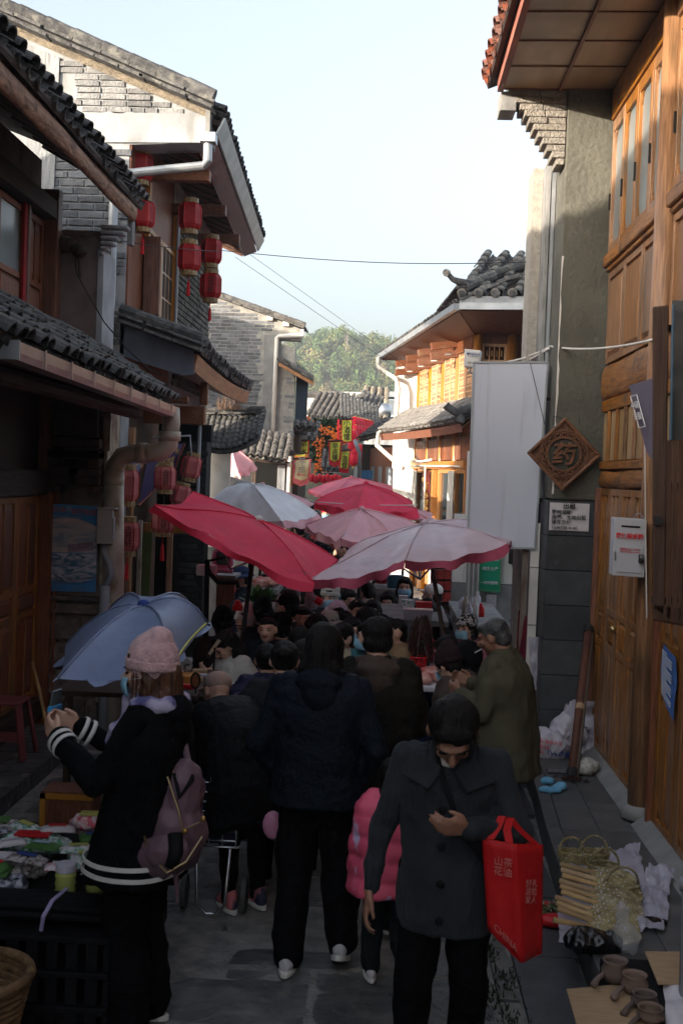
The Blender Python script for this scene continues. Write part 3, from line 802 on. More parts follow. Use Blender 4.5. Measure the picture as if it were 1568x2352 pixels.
ridge(HB2,(-6.9,11.60,verge(-6.9)-.05),(-1.82,11.60,verge(-1.82)-.05),M_TILE,r=.03,seg=.24,seed=5)
b=MB();b.grid(lambda i,j:(-6.9+5.05*i,11.63+.05*j,verge(-6.9+5.05*i)-.10-.05*j+.02*mnoise.noise(V((i*60,j,2)))),60,2);b.build('mortar_bed',mat('crumbling_mortar',(.34,.29,.22),(.2,.17,.13),rough=.95,scale=20,bump=1.2),HB2,solid=.03)
mb=MB();mb.box((-1.90,11.62,5.53),(-1.855,12.0,5.84));mb.build('gable_end_board',M_CONC,HB2)
# street eave
ex0,ez,ey1=-1.80,5.76,17.9
ex1=-2.05
eu=V((ex1-ex0,ey1-11.75,0))
mb=MB();
for a,b_,hz in(((-.002,-.08),(.05,.0),0),):
 pass
def ev(t,dx,dz):return V((ex0,11.75,ez))+eu*t+V((dx,0,dz))
mb.hexa([ev(0,-.02,-.13),ev(0,.0,-.13),ev(1,.0,-.13),ev(1,-.02,-.13),ev(0,.06,.03),ev(0,.08,.03),ev(1,.08,.03),ev(1,.06,.03)])
mb.build('gutter',M_ZINC,HB2)
mb=MB();mb.hexa([ev(0,-.22,-.22),ev(0,-.03,-.14),ev(1,-.03,-.14),ev(1,-.22,-.22),ev(0,-.22,-.20),ev(0,-.03,-.12),ev(1,-.03,-.12),ev(1,-.22,-.20)])
mb.build('reflecting_eave_strip',mat('wine_coloured_eave_sheet',(.20,.10,.12),(.14,.09,.12),rough=.25,metal=.3,scale=2),HB2)
for k in range(48):
 t=k/47;mb=MB();mb.bar(ev(t,-.24,-.20),ev(t,-.98,.10),.05,.035);mb.build('soffit_board',M_WOODRH if k%3 else M_WOODDH,HB2)
mb=MB();mb.hexa([ev(0,-.2,-.10),ev(0,.03,.03),ev(1,.03,.03),ev(1,-.2,-.10),ev(0,-1.2,.34),ev(0,-1.2,.36),ev(1,-1.2,.36),ev(1,-1.2,.34)])
mb=MB();mb.hexa([ev(0,-1.3,.24),ev(0,.03,-.05),ev(1,.03,-.05),ev(1,-1.3,.24),ev(0,-1.3,.28),ev(0,.03,.0),ev(1,.03,.0),ev(1,-1.3,.28)])
mb.build('roof_deck',M_WOODD,HB2)
mb=MB();mb.hexa([V((-2.3,11.7,6.02)),V((-6.9,11.7,verge(-6.9)-.05)),V((-6.9,18,verge(-6.9)-.05)),V((-2.3,18,6.0)),V((-2.3,11.7,6.06)),V((-6.9,11.7,verge(-6.9))),V((-6.9,18,verge(-6.9))),V((-2.3,18,6.04))]);mb.build('roof',M_TILE,HB2)
tiled_roof(HB2,ev(0,.06,.05),eu,(-.34,0,.15),M_TILE,pitch=.2,expo=.15,cap=60,seed=12,sheet=False)
mb=MB();mb.box((-1.93,11.5,5.49),(-1.78,11.66,5.58));mb.tube([(-1.86,11.58,5.5),(-1.86,11.58,5.32),(-1.90,11.58,5.27),(-2.72,11.56,5.16),(-2.77,11.56,5.10),(-2.77,11.56,3.6)],.045,12)
mb.build('downpipe',M_ZINC,HB2,smooth=False)
simple('rafter_beam',M_WOODRH,HB2,((-2.66,12.3,5.30),(-1.95,12.42,5.42)),((-2.66,13.9,5.30),(-2.0,14.02,5.42)),((-2.66,15.6,5.30),(-2.05,15.7,5.42)),bevel=.01)
# street wall, window, brick part
XB=-2.62
fBs=FX(XB,1)
simple('wall',M_WOODR,HB2,((XB-.3,11.71,3.3),(XB-.02,14.0,5.9)))
simple('wall',M_MORT,HB2,((XB-.3,14.02,0),(XB-.012,17.0,5.9)))
bricks(fBs,[(14.08,3.3),(16.98,3.3),(16.98,5.4),(14.08,5.4)],HB2,M_BRICKG,bl=.23,bh=.055,joint=.02,seed=8,w=.0,cap=230)
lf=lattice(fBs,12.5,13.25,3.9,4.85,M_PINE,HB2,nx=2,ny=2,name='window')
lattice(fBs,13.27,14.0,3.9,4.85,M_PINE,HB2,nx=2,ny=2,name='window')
simple('open_shutter',M_WOODR,HB2,((XB,12.35,3.9),(XB+.17,12.39,4.72)),bevel=.005)
simple('corner_post',M_PINE,HB2,((XB-.01,14.0,3.6),(XB+.05,14.12,5.4)),((XB-.01,12.38,3.55),(XB+.04,12.48,5.3)),bevel=.005)
mb=MB();mb.tube([(XB+.05,14.0,3.6),(XB+.05,14.0,5.3)],.018,8);mb.build('conduit',M_PIPEG,HB2)
simple('shop_wall',M_WOODD,HB2,((XB-.3,11.71,0),(XB-.05,13.9,3.3)))
# lower roof
tiled_roof(HB2,(-1.87,11.75,3.50),(-.11,5.3,.0),(-.78,0,.27),M_TILEL,pitch=.2,expo=.15,cap=300,seed=14,jit=1.3,sag=.05)
ridge(HB2,(-2.70,11.68,3.86),(-1.86,11.68,3.60),M_TILE,r=.06,seg=.26)
ridge(HB2,(-2.70,11.63,3.77),(-1.86,11.63,3.50),M_TILE,r=.03,seg=.26,seed=9)
mb=MB();mb.prism([(-2.7,11.7,3.72),(-1.95,11.7,3.47),(-1.95,11.7,3.24),(-2.05,11.7,3.22),(-2.7,11.7,3.4)],(0,.04,0));mb.build('barge_board',mat('blue_grey_paint',(.10,.12,.16),rough=.6),HB2)
b=MB();b.grid(lambda i,j:(-1.93-.10*i-.03*j,11.72+5.3*i,3.44-.17*j-.05*4*i*(1-i)),24,2);b.build('fascia',mat('sunburnt_board',(.36,.17,.08),(.22,.09,.045),rough=.6,scale=6,stretch=(1,.4,3),bump=.3),HB2,solid=.03)
mb=MB();mb.hexa([V(p)for p in((-1.99,11.75,3.30),(-2.75,11.75,3.5),(-2.75,17,3.5),(-2.08,17,3.26),(-1.99,11.75,3.33),(-2.75,11.75,3.53),(-2.75,17,3.53),(-2.08,17,3.29))]);mb.build('soffit',M_WOODR,HB2)
simple('cross_beam',M_WOODRH,HB2,((-2.7,12.8,2.78),(-2.0,12.95,2.98)),((-2.7,12.3,2.98),(-2.1,12.4,3.05)),((-2.06,12.85,3.0),(-1.98,12.93,3.25)),bevel=.01)
# shop front under it
simple('brick_pier_core',M_JOINT,HB2,((-2.36,13.0,0),(-1.99,13.3,2.6)))
bricks(FY(13.0),[(-2.36,0.3),(-1.99,.3),(-1.99,2.6),(-2.36,2.6)],HB2,mat('near_black_brick',(.04,.042,.04),(.025,.026,.026),rough=.9,bump=.5,rvar=.3),bl=.2,bh=.055,joint=.014,seed=3)  # bricks much darker than the rest of this house's brickwork
mb=MB();mb.tube([(-2.06,12.9,2.0),(-2.06,12.9,3.1)],.02,8);mb.build('conduit',M_PIPEG,HB2)
simple('shop_post',M_WOODO,HB2,((-2.68,12.05,0.1),(-2.60,12.15,2.7)),((-2.33,12.6,.1),(-2.27,12.66,1.6)),bevel=.008)
simple('shop_rail',M_WOODO,HB2,((-2.62,12.10,1.62),(-1.98,12.18,1.72)),bevel=.008)
simple('white_post',M_PIPEW,HB2,((-2.50,11.9,.1),(-2.46,11.94,1.75)))
simple('shop_shade_sheet',M_DARK,HB2,((-2.6,13.35,0),(-2.0,13.4,2.8)))  # black sheet painted in for the dark behind the shop front
# ================================================================ small white-walled house with drooping roof (C)
HC=thing('white_wall_house','low white-walled shop with a drooping upturned grey tiled roof and dry weeds on it','house',(-2.6,17.8,0))
b=MB();b.grid(lambda i,j:(-2.95+.66*i,17.3,.1+2.45*j+.12*i*j),2,2);b.build('wall',M_WHITE,HC,solid=.1)
simple('grey_skirt',M_CONC,HC,((-3.0,17.28,0),(-2.3,17.24,1.15)))
mb=MB();mb.tube([(-2.9,17.24,1.76),(-2.7,17.24,1.74),(-2.5,17.24,1.80),(-2.35,17.24,1.90),(-2.29,17.24,1.96)],.018,8);mb.build('moulding',M_CONC,HC,smooth=True)
pc=MB()
def roofC(i,j):  # i along the eave, j up
 x=-2.80+.95*i;up=.16*(2*i-1)**2+.10*(i-.0)
 return V((x,17.0+.75*j,2.62+.52*j+up*(1-.4*j)-.12))
pc.grid(roofC,12,6);pc.build('roof_deck',M_TILE,HC,solid=.06)
cov,gul=tile_meshes(M_TILE,.05,.16)
rr=random.Random(3)
for i in range(12):
 for j in range(7):
  t=i/11;s=j/7
  p=roofC(t,s);q=roofC(t,s+.14);d=(q-p).normalized();ux=(roofC(min(1,t+.05),s)-roofC(max(0,t-.05),s)).normalized()
  n=ux.cross(d).normalized();M=Matrix((d.cross(n),d,n)).transposed().to_4x4();M.translation=p+n*.04
  instm(cov,'roof_tile',HC,M@Matrix.Rotation(rr.uniform(-.1,.1),4,'Z'))
ridge(HC,roofC(0,1)+V((0,0,.06)),roofC(1,1)+V((0,0,.06)),M_TILE,r=.05,seg=.2)
mb=MB()
for k in range(70):
 x=rr.uniform(-2.55,-2.2);p=V((x,17.6+rr.uniform(-.1,.1),3.2));q=p+V((rr.uniform(-.06,.06),0,rr.uniform(.08,.22)));mb.tube([p,q],.004,3)
o=mb.build('dry_weeds',mat('dry_straw_weed',(.16,.10,.07),rough=.9),HC);o['kind']='stuff'
mb=MB();mb.box((-2.44,17.15,.0),(-2.02,17.9,.02));mb.build('floor_slab',M_CONC,HC)
# low tiled shop right of it (px 555-675)
HL=thing('low_tiled_shop','low dark shop with thick rounded grey roof tiles below the blue-grey brick gable','house',(-2.4,22,0))
tiled_roof(HL,YP(560,1048,20.5),YP(655,1062,20.5)-YP(560,1048,20.5),V((0,.9,.42)),M_TILEL,pitch=.12,expo=.08,cap=200,seed=2,r=.055,L=.15)
tl=MB();tl.hexa([YP(575,1052,20.7),YP(662,1065,20.7),YP(662,1065,24),YP(575,1052,24),YP(575,1048,20.7),YP(662,1060,20.7),YP(662,1060,24),YP(575,1048,24)])
tl.build('ceiling',M_WOODD,HL)
simple('dark_doorway',M_DARK,HL,(YP(585,1055,22),YP(637,1140,22)+V((0,.05,-1.2))))  # black sheet stands for the unlit space in the doorway
simple('roller_frame',M_WOODD,HL,(YP(637,1065,21),YP(655,1160,21)+V((0,.1,-1.2))),(YP(578,1075,21),YP(586,1130,21)+V((0,.1,0))))
for k in range(4):simple('frame_strip',M_ZINC,HL,(YP(638+4*k,1068,20.98),YP(640+4*k,1158,20.98)+V((0,.01,-1.2))))
ridge(HL,YP(592,1022,21.3),YP(675,1040,21.3),M_TILEL,r=.05,seg=.22)
# ================================================================ blue-grey brick gable house far left (D)
YD=26.0
HD=thing('blue_brick_house','tall blue-grey brick house with a sunlit gable top, concrete column and white downpipe','house',(-3.5,28,0))
def dxz(px,py):p=YP(px,py,YD);return(p.x,p.z)
fD=FY(YD)
top=[dxz(470,664),dxz(505,676),dxz(697,752)]
poly_slab(fD,[(-6.5,0),(dxz(678,900)[0],0),dxz(678,800),dxz(645,790),dxz(643,780),dxz(690,783),dxz(694,757),dxz(505,684),dxz(470,668),(-6.5,dxz(470,668)[1])],-.3,0,'gable_wall',M_MORT,HD)
bricks(fD,[dxz(463,700),dxz(505,690),dxz(640,742),dxz(603,775),dxz(601,950),dxz(463,950)],HD,M_BRICK,bl=.235,bh=.06,joint=.018,seed=31,w=0,cap=295)
bricks(fD,[dxz(645,800),dxz(677,805),dxz(677,1035),dxz(645,1035)],HD,M_BRICK,bl=.235,bh=.06,joint=.018,seed=32,w=0,cap=0)
simple('concrete_column',M_CONC,HD,((dxz(604,900)[0],YD-.05,0),(dxz(642,900)[0],YD,dxz(620,770)[1])),((dxz(463,900)[0],YD-.03,dxz(600,938)[1]+.62),(dxz(604,900)[0]-.002,YD-.001,dxz(600,938)[1]+.72)))
mb=MB();mb.tube([YP(694,757,YD-.1),YP(697,770,YD-.1),YP(642,772,YD-.12),YP(636,775,YD-.12),YP(626,1010,YD-.12)],.05,10);mb.build('downpipe',M_WHITE,HD,smooth=True)
for px,py in((620,725),(657,738)):
 p=YP(px,py,YD-.05);simple('vent_box',M_WHITE,HD,(p-V((.07,.04,.11)),p+V((.07,.04,.11))),bevel=.01)
ridge(HD,V((*[dxz(463,660)[0]],YD-.05,dxz(463,662)[1])),V((dxz(702,748)[0],YD-.05,dxz(702,748)[1])),M_TILEL,r=.07,seg=.24)
mb=MB();mb.hexa([V((dxz(470,664)[0],YD,dxz(470,664)[1])),V((dxz(700,750)[0],YD,dxz(700,750)[1])),V((dxz(700,750)[0],YD+1.2,dxz(700,750)[1])),V((dxz(470,664)[0],YD+1.2,dxz(470,664)[1]))]+[V((dxz(470,664)[0],YD,dxz(470,664)[1]+.03)),V((dxz(700,750)[0],YD,dxz(700,750)[1]+.03)),V((dxz(700,750)[0],YD+1.2,dxz(700,750)[1]+.03)),V((dxz(470,664)[0],YD+1.2,dxz(470,664)[1]+.03))]);mb.build('roof',M_TILE,HD)
# dark timber lean-to right of it
HD2=thing('dark_lean_to','dark lean-to with blue corrugated sheet wall and small tiled roof beside the brick gable','lean-to',(-1.6,26.5,0))
mb=MB()
p0,p1=YP(680,880,YD+.2),YP(706,880,YD+2.5)
zt,zb=YP(690,850,YD)[2],YP(690,980,YD)[2]
n=16
for i in range(n):
 a=p0.lerp(p1,i/n);b_=p0.lerp(p1,(i+1)/n);off=V((.03 if i%2 else-.0,0,0))
 mb.add([V((a.x,a.y,zb))+off,V((b_.x,b_.y,zb))-off+V((.03,0,0)),V((b_.x,b_.y,zt+.05))-off+V((.03,0,0)),V((a.x,a.y,zt+.25))+off],[(0,1,2,3)])
mb.build('corrugated_wall',mat('dark_blue_sheet',(.010,.022,.045),(.006,.012,.025),rough=.8),HD2)
a,b_,c,d=YP(640,832,YD-.3),YP(720,878,YD-.3),YP(716,885,YD+3),YP(655,840,YD+3)
mb=MB();up=V((0,0,.08));mb.hexa([a,b_,c,d,a+up,b_+up,c+up,d+up]);mb.build('roof',M_TILE,HD2)
ridge(HD2,a+V((0,-.05,.1)),b_+V((0,-.05,.1)),M_TILE,r=.05,seg=.22)
mb=MB();mb.bar(a+V((0,-.1,-.04)),b_+V((0,-.1,-.04)),.03,.07);mb.build('barge_board',M_WOODO,HD2)
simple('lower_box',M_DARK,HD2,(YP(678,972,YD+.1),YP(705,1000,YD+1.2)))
tiled_roof(HD2,YP(678,985,YD+.0),V((.45,.3,0)),V((0,.3,.14)),M_TILE,pitch=.15,expo=.12,cap=20,seed=6)
simple('body',M_WOODD,HD2,((-2.2,YD+.3,0),(YP(700,980,YD+2)[0],YD+3,zb)))
# ================================================================ sunlit timber house far right (G)
gz=YP(1085,918,20).z
gA=V((.629,24.656,0));gB=V((1.42,20.0,0))
gd=(gB-gA).normalized();gn=V((gd.y,-gd.x,0));gn=gn if gn.x<0 else-gn
gL=(gB-gA).length
fG=F(gA,gd,(0,0,1),gn)  # u from far left end towards the camera
HG=thing('sunlit_timber_house','sunlit two-tier timber house with orange lattice windows and curling tiled roofs at the right','house',(2.5,22,0))
mb=MB();fbox(mb,fG,-.0,0,-3.5,gL,4.75,-.06);mb.build('wall',M_WOODO,HG)
mb=MB();mb.hexa([gA+V((-.50,.15,.0)),gA+V((0,-.02,0)),gA+V((.3,.6,0)),gA+V((-.5,.8,0)),gA+V((-.50,.15,4.62)),gA+V((0,-.02,4.75)),gA+V((.3,.6,4.75)),gA+V((-.5,.8,4.62))]);mb.build('end_wall',M_WHITE,HG)
# bays of lattice windows
nb=4;bw_=gL/nb
for k in range(nb):
 a=k*bw_
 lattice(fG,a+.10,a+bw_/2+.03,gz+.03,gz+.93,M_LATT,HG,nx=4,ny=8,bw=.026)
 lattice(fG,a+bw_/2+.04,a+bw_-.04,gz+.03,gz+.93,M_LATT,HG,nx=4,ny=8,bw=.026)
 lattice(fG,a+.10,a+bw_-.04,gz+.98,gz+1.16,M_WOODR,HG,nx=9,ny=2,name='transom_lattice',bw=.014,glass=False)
 mb=MB();q=fG(a+.02,0,.0);mb.tube([q,q+V((0,0,4.8))],.055,12);mb.build('column',M_PINE,HG,smooth=True)
 for v in(4.42,4.60):
  mb=MB();mb.bar(fG(a+.03,v+.1,0),fG(a+.03,v+.02,.52),.10,.13);mb.build('beam',M_WOODRH,HG,bevel=.01)
 mb=MB();p=fG(a+bw_*.7,4.40,.36);mb.lathe([(.07,0),(.07,.015),(.02,.03)],p,12);mb.build('lamp',M_WHITE,HG)
mb=MB();fbox(mb,fG,-.1,4.50,-.02,gL,4.74,.05);mb.build('eave_beam',M_WOODRH,HG,bevel=.01)
mb=MB();fbox(mb,fG,0,gz-.06,0,gL,gz+.02,.06);mb.build('sill',M_PINE,HG,bevel=.01)
# upper roof
e0=V((-.197,25.97,4.9));e1=V((1.02,18.0,4.9));e0=e0+V((0,0,0));up_=V((.9,.12,.40))
tiled_roof(HG,e0+V((0,0,.05)),e1-e0,up_,M_TILEL,pitch=.2,expo=.16,cap=300,seed=22,r=.075)
def eaveline(p,q,nm,parent,m=M_ZINC,h=.10):
 mb=MB();mb.bar(p,q,.09,h);return mb.build(nm,m,parent)
eaveline(e0+V((-.04,0,0)),e1+V((-.04,0,0)),'gutter',HG)
mb=MB();mb.add([e0+V((0,0,-.06)),e1+V((0,0,-.06)),fG(gL,4.72,0),fG(0,4.72,0)],[(0,1,2,3)]);mb.build('soffit',M_WOODR,HG,solid=.02)
f1=V((3.4,17.6,4.9))
eaveline(e1+V((0,-.06,0)),f1+V((0,-.06,0)),'gutter',HG)
tiled_roof(HG,e1+V((.05,0,.18)),f1-e1,V((0.45,1.1,.80)),M_TILE,pitch=.25,expo=.17,cap=200,seed=23,r=.075,L=.24)
mb=MB();mb.add([e1+V((0,0,-.05)),f1+V((0,0,-.05)),V((3.4,20,4.75)),V((1.42,20,4.75))],[(0,1,2,3)]);mb.build('front_soffit',M_WOODRH,HG,solid=.03)
# round antefixes
M_ANT=mat('patterned_end_tile',(.34,.31,.26),(.15,.14,.13),rough=.9,scale=22,bump=1.2)
for k in range(10):
 p=e1.lerp(f1,(k+.1)/9.52)+V((.0,-.05,.20))
 mb=MB();mb.tube([p,p+V((0,.06,.02))],.07,14);tt=mb.build('end_tile',M_ANT,HG)
 mb=MB();mb.tube([p+V((0,-.012,0)),p],.05,10);mb.build('end_tile_boss',M_TILE,tt)
mb=MB();mb.hexa([e1+V((.0,-.01,.05)),f1+V((0,-.01,.05)),f1+V((0,.1,.05)),e1+V((0,.1,.05)),e1+V((0,-.01,.16)),f1+V((0,-.01,.16)),f1+V((0,.1,.16)),e1+V((0,.1,.16))]);mb.build('eave_mortar',M_PLASW,HG)
# hip ridge with curling finial
hp=e1+V((-.05,-.05,.25));hq=hp+V((1.5,.9,.75))
ridge(HG,hp+V((.12,.05,.06)),hq,M_TILE,r=.09,seg=.28,flat=False)
mb=MB();mb.tube([hp+V((.18,.05,.10)),hp+V((.02,0,.12)),hp+V((-.07,-.02,.15)),hp+V((-.13,-.03,.21)),hp+V((-.17,-.04,.24))],[.06,.055,.042,.036,.042],10);mb.build('finial',M_TILEL,HG,smooth=True)
mb=MB();mb.tube([hp+V((-.18,-.07,.24)),hp+V((-.155,-.01,.24))],.055,12);mb.build('finial_disc',M_ANT,HG)
ridge(HG,e0.lerp(e1,.86)+V((.0,0,.16)),hp+V((.10,0,.10)),M_TILEL,r=.07,seg=.25)
# near end facade: columns, windows
fE=F((1.42,20.0,0),(1,0,0),(0,0,1),(0,-1,0))
mb=MB();fbox(mb,fE,0,0,-.3,2.4,4.75,0);mb.build('wall',M_WOODR,HG)
for u in(.05,.62,1.3):
 mb=MB();mb.tube([fE(u,0,.04),fE(u,4.8,.04)],.08,12);mb.build('column',M_PINE,HG,smooth=True)
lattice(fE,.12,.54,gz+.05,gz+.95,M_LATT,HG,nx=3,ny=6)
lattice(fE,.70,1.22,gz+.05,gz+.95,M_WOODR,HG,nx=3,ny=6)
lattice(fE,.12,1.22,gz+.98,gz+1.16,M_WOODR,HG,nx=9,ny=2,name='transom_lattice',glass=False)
# lower tiled skirt roof
l0=V((-.17,24.2,3.2));l1=V((1.10,18.4,3.2));up2=V((.62,.08,.42))
tiled_roof(HG,l0,l1-l0,up2,mat('sun_bleached_tile',(.26,.25,.235),(.15,.145,.14),rough=.9,scale=9,bump=.5,rvar=.25),pitch=.105,expo=.14,cap=300,seed=24,r=.045,sag=.03)
b=MB();b.grid(lambda i,j:tuple(l0.lerp(l1,i)+V((.03+.03*j,0,-.05-.13*j-.03*4*i*(1-i)))),20,2);b.build('fascia',M_WOODR,HG,solid=.02)
mb=MB();mb.add([l0+V((.05,0,-.12)),l1+V((.05,0,-.12)),fG(gL,3.3,.0),fG(0,3.3,.0)],[(0,1,2,3)]);mb.build('lower_soffit',M_WOODR,HG,solid=.02)
q=l1+V((-.05,-.02,.12))
mb=MB();mb.tube([q+V((.5,.1,.12)),q+V((.2,0,.06)),q,q+V((-.1,0,.05)),q+V((-.16,0,.11))],[.08,.08,.07,.055,.07],10);mb.build('finial',M_TILE,HG,smooth=True)
mb=MB();mb.tube([q+V((.1,-.04,-.04)),q+V((.06,-.06,-.16))],[.05,.07],10);mb.build('end_tile',M_TILE,HG)
# downpipe at the left end
mb=MB();mb.tube([e0+V((-.06,-.3,-.05)),e0+V((-.06,-.4,-.25)),V((.15,24.5,4.30)),V((.20,24.45,4.1)),V((.18,24.4,3.35)),V((-.18,24.0,3.15)),V((-.20,23.9,2.9)),V((.32,22.5,2.45))],.045,10);mb.build('downpipe',mat('cream_pipe',(.62,.58,.50),rough=.5),HG,smooth=True)
mb=MB();mb.tube([V((.10,23.6,2.45)),V((.10,23.6,.1))],.05,10);mb.build('standpipe',M_PIPEG,HG,smooth=True)
# ground floor: pine frame, glass, striped curtains, sliding door
for k,(a,b_)in enumerate(((.55,1.35),(1.95,2.1),(2.6,3.5),(4.0,4.7))):
 mb=MB()
 for s in((a,.9,a+.06,2.45),(b_-.06,.9,b_,2.45),(a+.06,2.38,b_-.06,2.45),(a+.06,.9,b_-.06,.98)):
  fbox(mb,fG,s[0],s[1],.0,s[2],s[3],.08)
 wn=mb.build('shop_window',M_PINE,HG,bevel=.004)
 mb=MB();fbox(mb,fG,a+.06,.98,.03,b_-.06,2.38,.036);mb.build('pane',M_GLASS,wn)
mb=MB()
for i in range(14):fbox(mb,fG,1.42,.2+i*.16,.0,1.90,.2+i*.16+.155,.02)
mb.build('boarded_door',M_PINE,HG)
mb=MB();fbox(mb,fG,0,2.46,-.04,gL,2.60,.12);mb.build('shop_beam',M_PINE,HG,bevel=.01)
for i in range(16):
 mb=MB();fbox(mb,fG,.1+i*.29,2.62,.0,.1+i*.29+.27,3.02,.03);mb.build('upright_board',M_WOODR,HG,bevel=.004)
mb=MB();mb.tube([fG(.05,2.62,.16),fG(1.4,2.60,.18),fG(2.3,2.63,.16)],.022,8);mb.tube([fG(.3,2.52,.18),fG(gL,2.50,.18)],.016,8);mb.tube([fG(1.95,2.5,.2),fG(1.93,.8,.2)],.018,8);mb.build('cable_conduit',M_WHITE,HG,smooth=True)
M_CURT=mat('striped_pale_curtain',(.55,.54,.50),(.36,.36,.35),rough=.9,scale=3,wave='X',stretch=(6,6,.1))
for(u0,u1)in((.0,.42),(.6,.78),(3.8,4.15)):
 b=MB();b.grid(lambda i,j,u0=u0,u1=u1:tuple(fG(u0+(u1-u0)*i,.8+1.62*j,.14+.035*math.sin(i*22))),30,6);b.build('curtain',M_CURT,HG,smooth=True)
mb=MB();fbox(mb,fG,2.15,.0,.02,3.7,.88,.10);mb.build('shop_counter',M_WHITE,HG,bevel=.01)
tr=thing('hanging_door_cloth','dark red printed cloth tied at an angle across the pine shop door','curtain',fG(1.8,2.3,.1))
b=MB();b.grid(lambda i,j:tuple(fG(1.35+.62*(1-j)*i+.30*j+.32*j*i,2.42-.95*j,.12+.02*math.sin(9*i+4*j))),10,12);b.build('cloth',mat('maroon_cloth',(.17,.03,.025),(.13,.025,.02),rough=.85,scale=6),tr,smooth=True)
rr=random.Random(2)
mb=MB()
for k in range(38):
 i,j=rr.random(),rr.uniform(.15,.8);p=fG(1.42+.50*(1-j)*i+.30*j+.26*j*i,2.42-.95*j,.148);mb.box(p-V((.02,.005,.025)),p+V((.02,.005,.025)))
o=mb.build('print',M_GOLDINK,tr);o['kind']='stuff'
# ================================================================ dark shop under a small eave, between banners and the sunlit house
HS=thing('dark_timber_shop','dark timber shop under a small ragged tiled eave behind the red umbrellas','shop',(0,28,0))
p,q=YP(845,1005,28),YP(905,978,28)
tiled_roof(HS,YP(825,1010,29),YP(905,990,25.5)-YP(825,1010,29),V((.5,.5,.42)),M_TILE,pitch=.14,expo=.12,cap=120,seed=41,r=.06)
simple('wall',M_WOODD,HS,(YP(832,1020,29),(1.2,29.6,0)))
mb=MB();a,b_=YP(850,1030,28.9),YP(907,1150,25);mb.hexa([V((a.x,a.y,0)),V((a.x+.05,a.y,0)),V((b_.x+.35,b_.y,0)),V((b_.x+.3,b_.y,0)),V((a.x,a.y,a.z)),V((a.x+.05,a.y,a.z)),V((b_.x+.35,b_.y,a.z)),V((b_.x+.3,b_.y,a.z))]);mb.build('street_wall',M_WOODR,HS)
for k in range(5):
 t=k/5;u=a.lerp(V((b_.x+.3,b_.y,a.z)),t+.06);u2=a.lerp(V((b_.x+.3,b_.y,a.z)),t+.15)
 mb=MB();mb.hexa([V((u.x-.02,u.y,1.2)),V((u.x-.01,u.y,1.2)),V((u2.x-.01,u2.y,1.2)),V((u2.x-.02,u2.y,1.2)),V((u.x-.02,u.y,2.5)),V((u.x-.01,u.y,2.5)),V((u2.x-.01,u2.y,2.5)),V((u2.x-.02,u2.y,2.5))]);mb.build('pane',M_GLASSL,HS)
mb=MB();mb.tube([YP(815,1012,29.2),YP(821,1030,29),YP(826,1040,29),YP(824,1100,29)],.05,8);mb.build('downpipe',M_PIPEG,HS,smooth=True)
s=thing('blue_screen_sign','blue rectangular sign panel above the red umbrella by dark shop','sign',YP(847,1100,28.5))
simple('panel',mat('blue_sign',(.02,.14,.32),(.015,.07,.18),rough=.4,scale=2),s,(YP(831,1080,28.5),YP(862,1101,28.5)+V((0,.06,0))))
# ================================================================ grey-tiled houses at the end of the street (E)
YE=36.0
HE=thing('far_tiled_house','far house with sun-caught ribbed grey tile roof above the orange flowering vine','house',(-1.6,38,0))
a=YP(703,958,YE);b_=YP(785,962,YE);c=YP(700,908,YE+2.6)
tiled_roof(HE,a,b_-a,V((.28,2.3,c.z-a.z)),mat('banded_old_tile',(.21,.19,.165),(.10,.095,.09),rough=.9,scale=7,bump=.5,rvar=.35),pitch=.16,expo=.15,cap=290,seed=51,r=.065,L=.22)
ridge(HE,YP(702,906,YE+2.3),YP(790,904,YE+2.3),M_TILEL,r=.10,seg=.4)
simple('wall',M_WHITE,HE,(V((a.x-.2,YE+.4,0)),V((YP(835,960,YE)[0],YE+2.2,a.z))))
tiled_roof(HE,YP(785,960,YE),YP(868,990,YE-1)-YP(785,960,YE),V((-.1,1.6,.8)),M_TILE,pitch=.15,expo=.15,cap=150,seed=52,r=.06)
ridge(HE,YP(786,955,YE+.5),YP(795,905,YE+2.4),M_TILEL,r=.07,seg=.3)
HE2=thing('far_ridged_roof_house','far small roof with curled ridge and dry grass left of the metal tank','house',(.2,42,0))
tiled_roof(HE2,YP(805,960,42),YP(850,975,42)-YP(805,960,42),V((.4,2,1.1)),M_TILEL,pitch=.16,expo=.2,cap=80,seed=53,r=.065,L=.26)
ridge(HE2,YP(797,918,43),YP(838,905,43),M_TILE,r=.08,seg=.3)
simple('wall',M_PLASW,HE2,(YP(800,962,42.5),V((1.3,44,0))))
HE3=thing('metal_roofed_shed','pale corrugated metal shed with sunlit lean-to roof far behind the tiled roofs','shed',(1.5,60,0))
simple('wall',mat('pale_blue_sheet',(.42,.50,.55),(.34,.42,.47),rough=.5,scale=8,stretch=(6,1,.2)),HE3,(YP(852,915,60),YP(905,950,60)+V((0,3,-4))))
mb=MB()
for k in range(30):
 x=YP(852,915,60).x+k*.07;mb.box((x,59.96,YP(852,951,60).z),(x+.025,59.99,YP(852,917,60).z))
mb.build('wall_rib',M_ZINC,HE3)
simple('roof',M_ZINC,HE3,(YP(830,909,59.6),YP(908,905,59.6)+V((0,4,.12))))
tiled_roof(HE3,YP(835,960,50),YP(885,965,50)-YP(835,960,50),V((0,3.2,1.6)),mat('sun_tan_tile',(.36,.30,.22),(.26,.22,.17),rough=.9,rvar=.2),pitch=.3,expo=.3,cap=40,seed=54,r=.12,L=.34)
wt=thing('water_tank','sunlit stainless steel water tank standing on the far roof','tank',YP(882,960,52))
mb=MB();q=YP(880,963,50.5);mb.lathe([(.32,0),(.32,.55),(.22,.64),(.05,.68)],q,18);mb.build('tank',M_STEEL,wt,smooth=True)
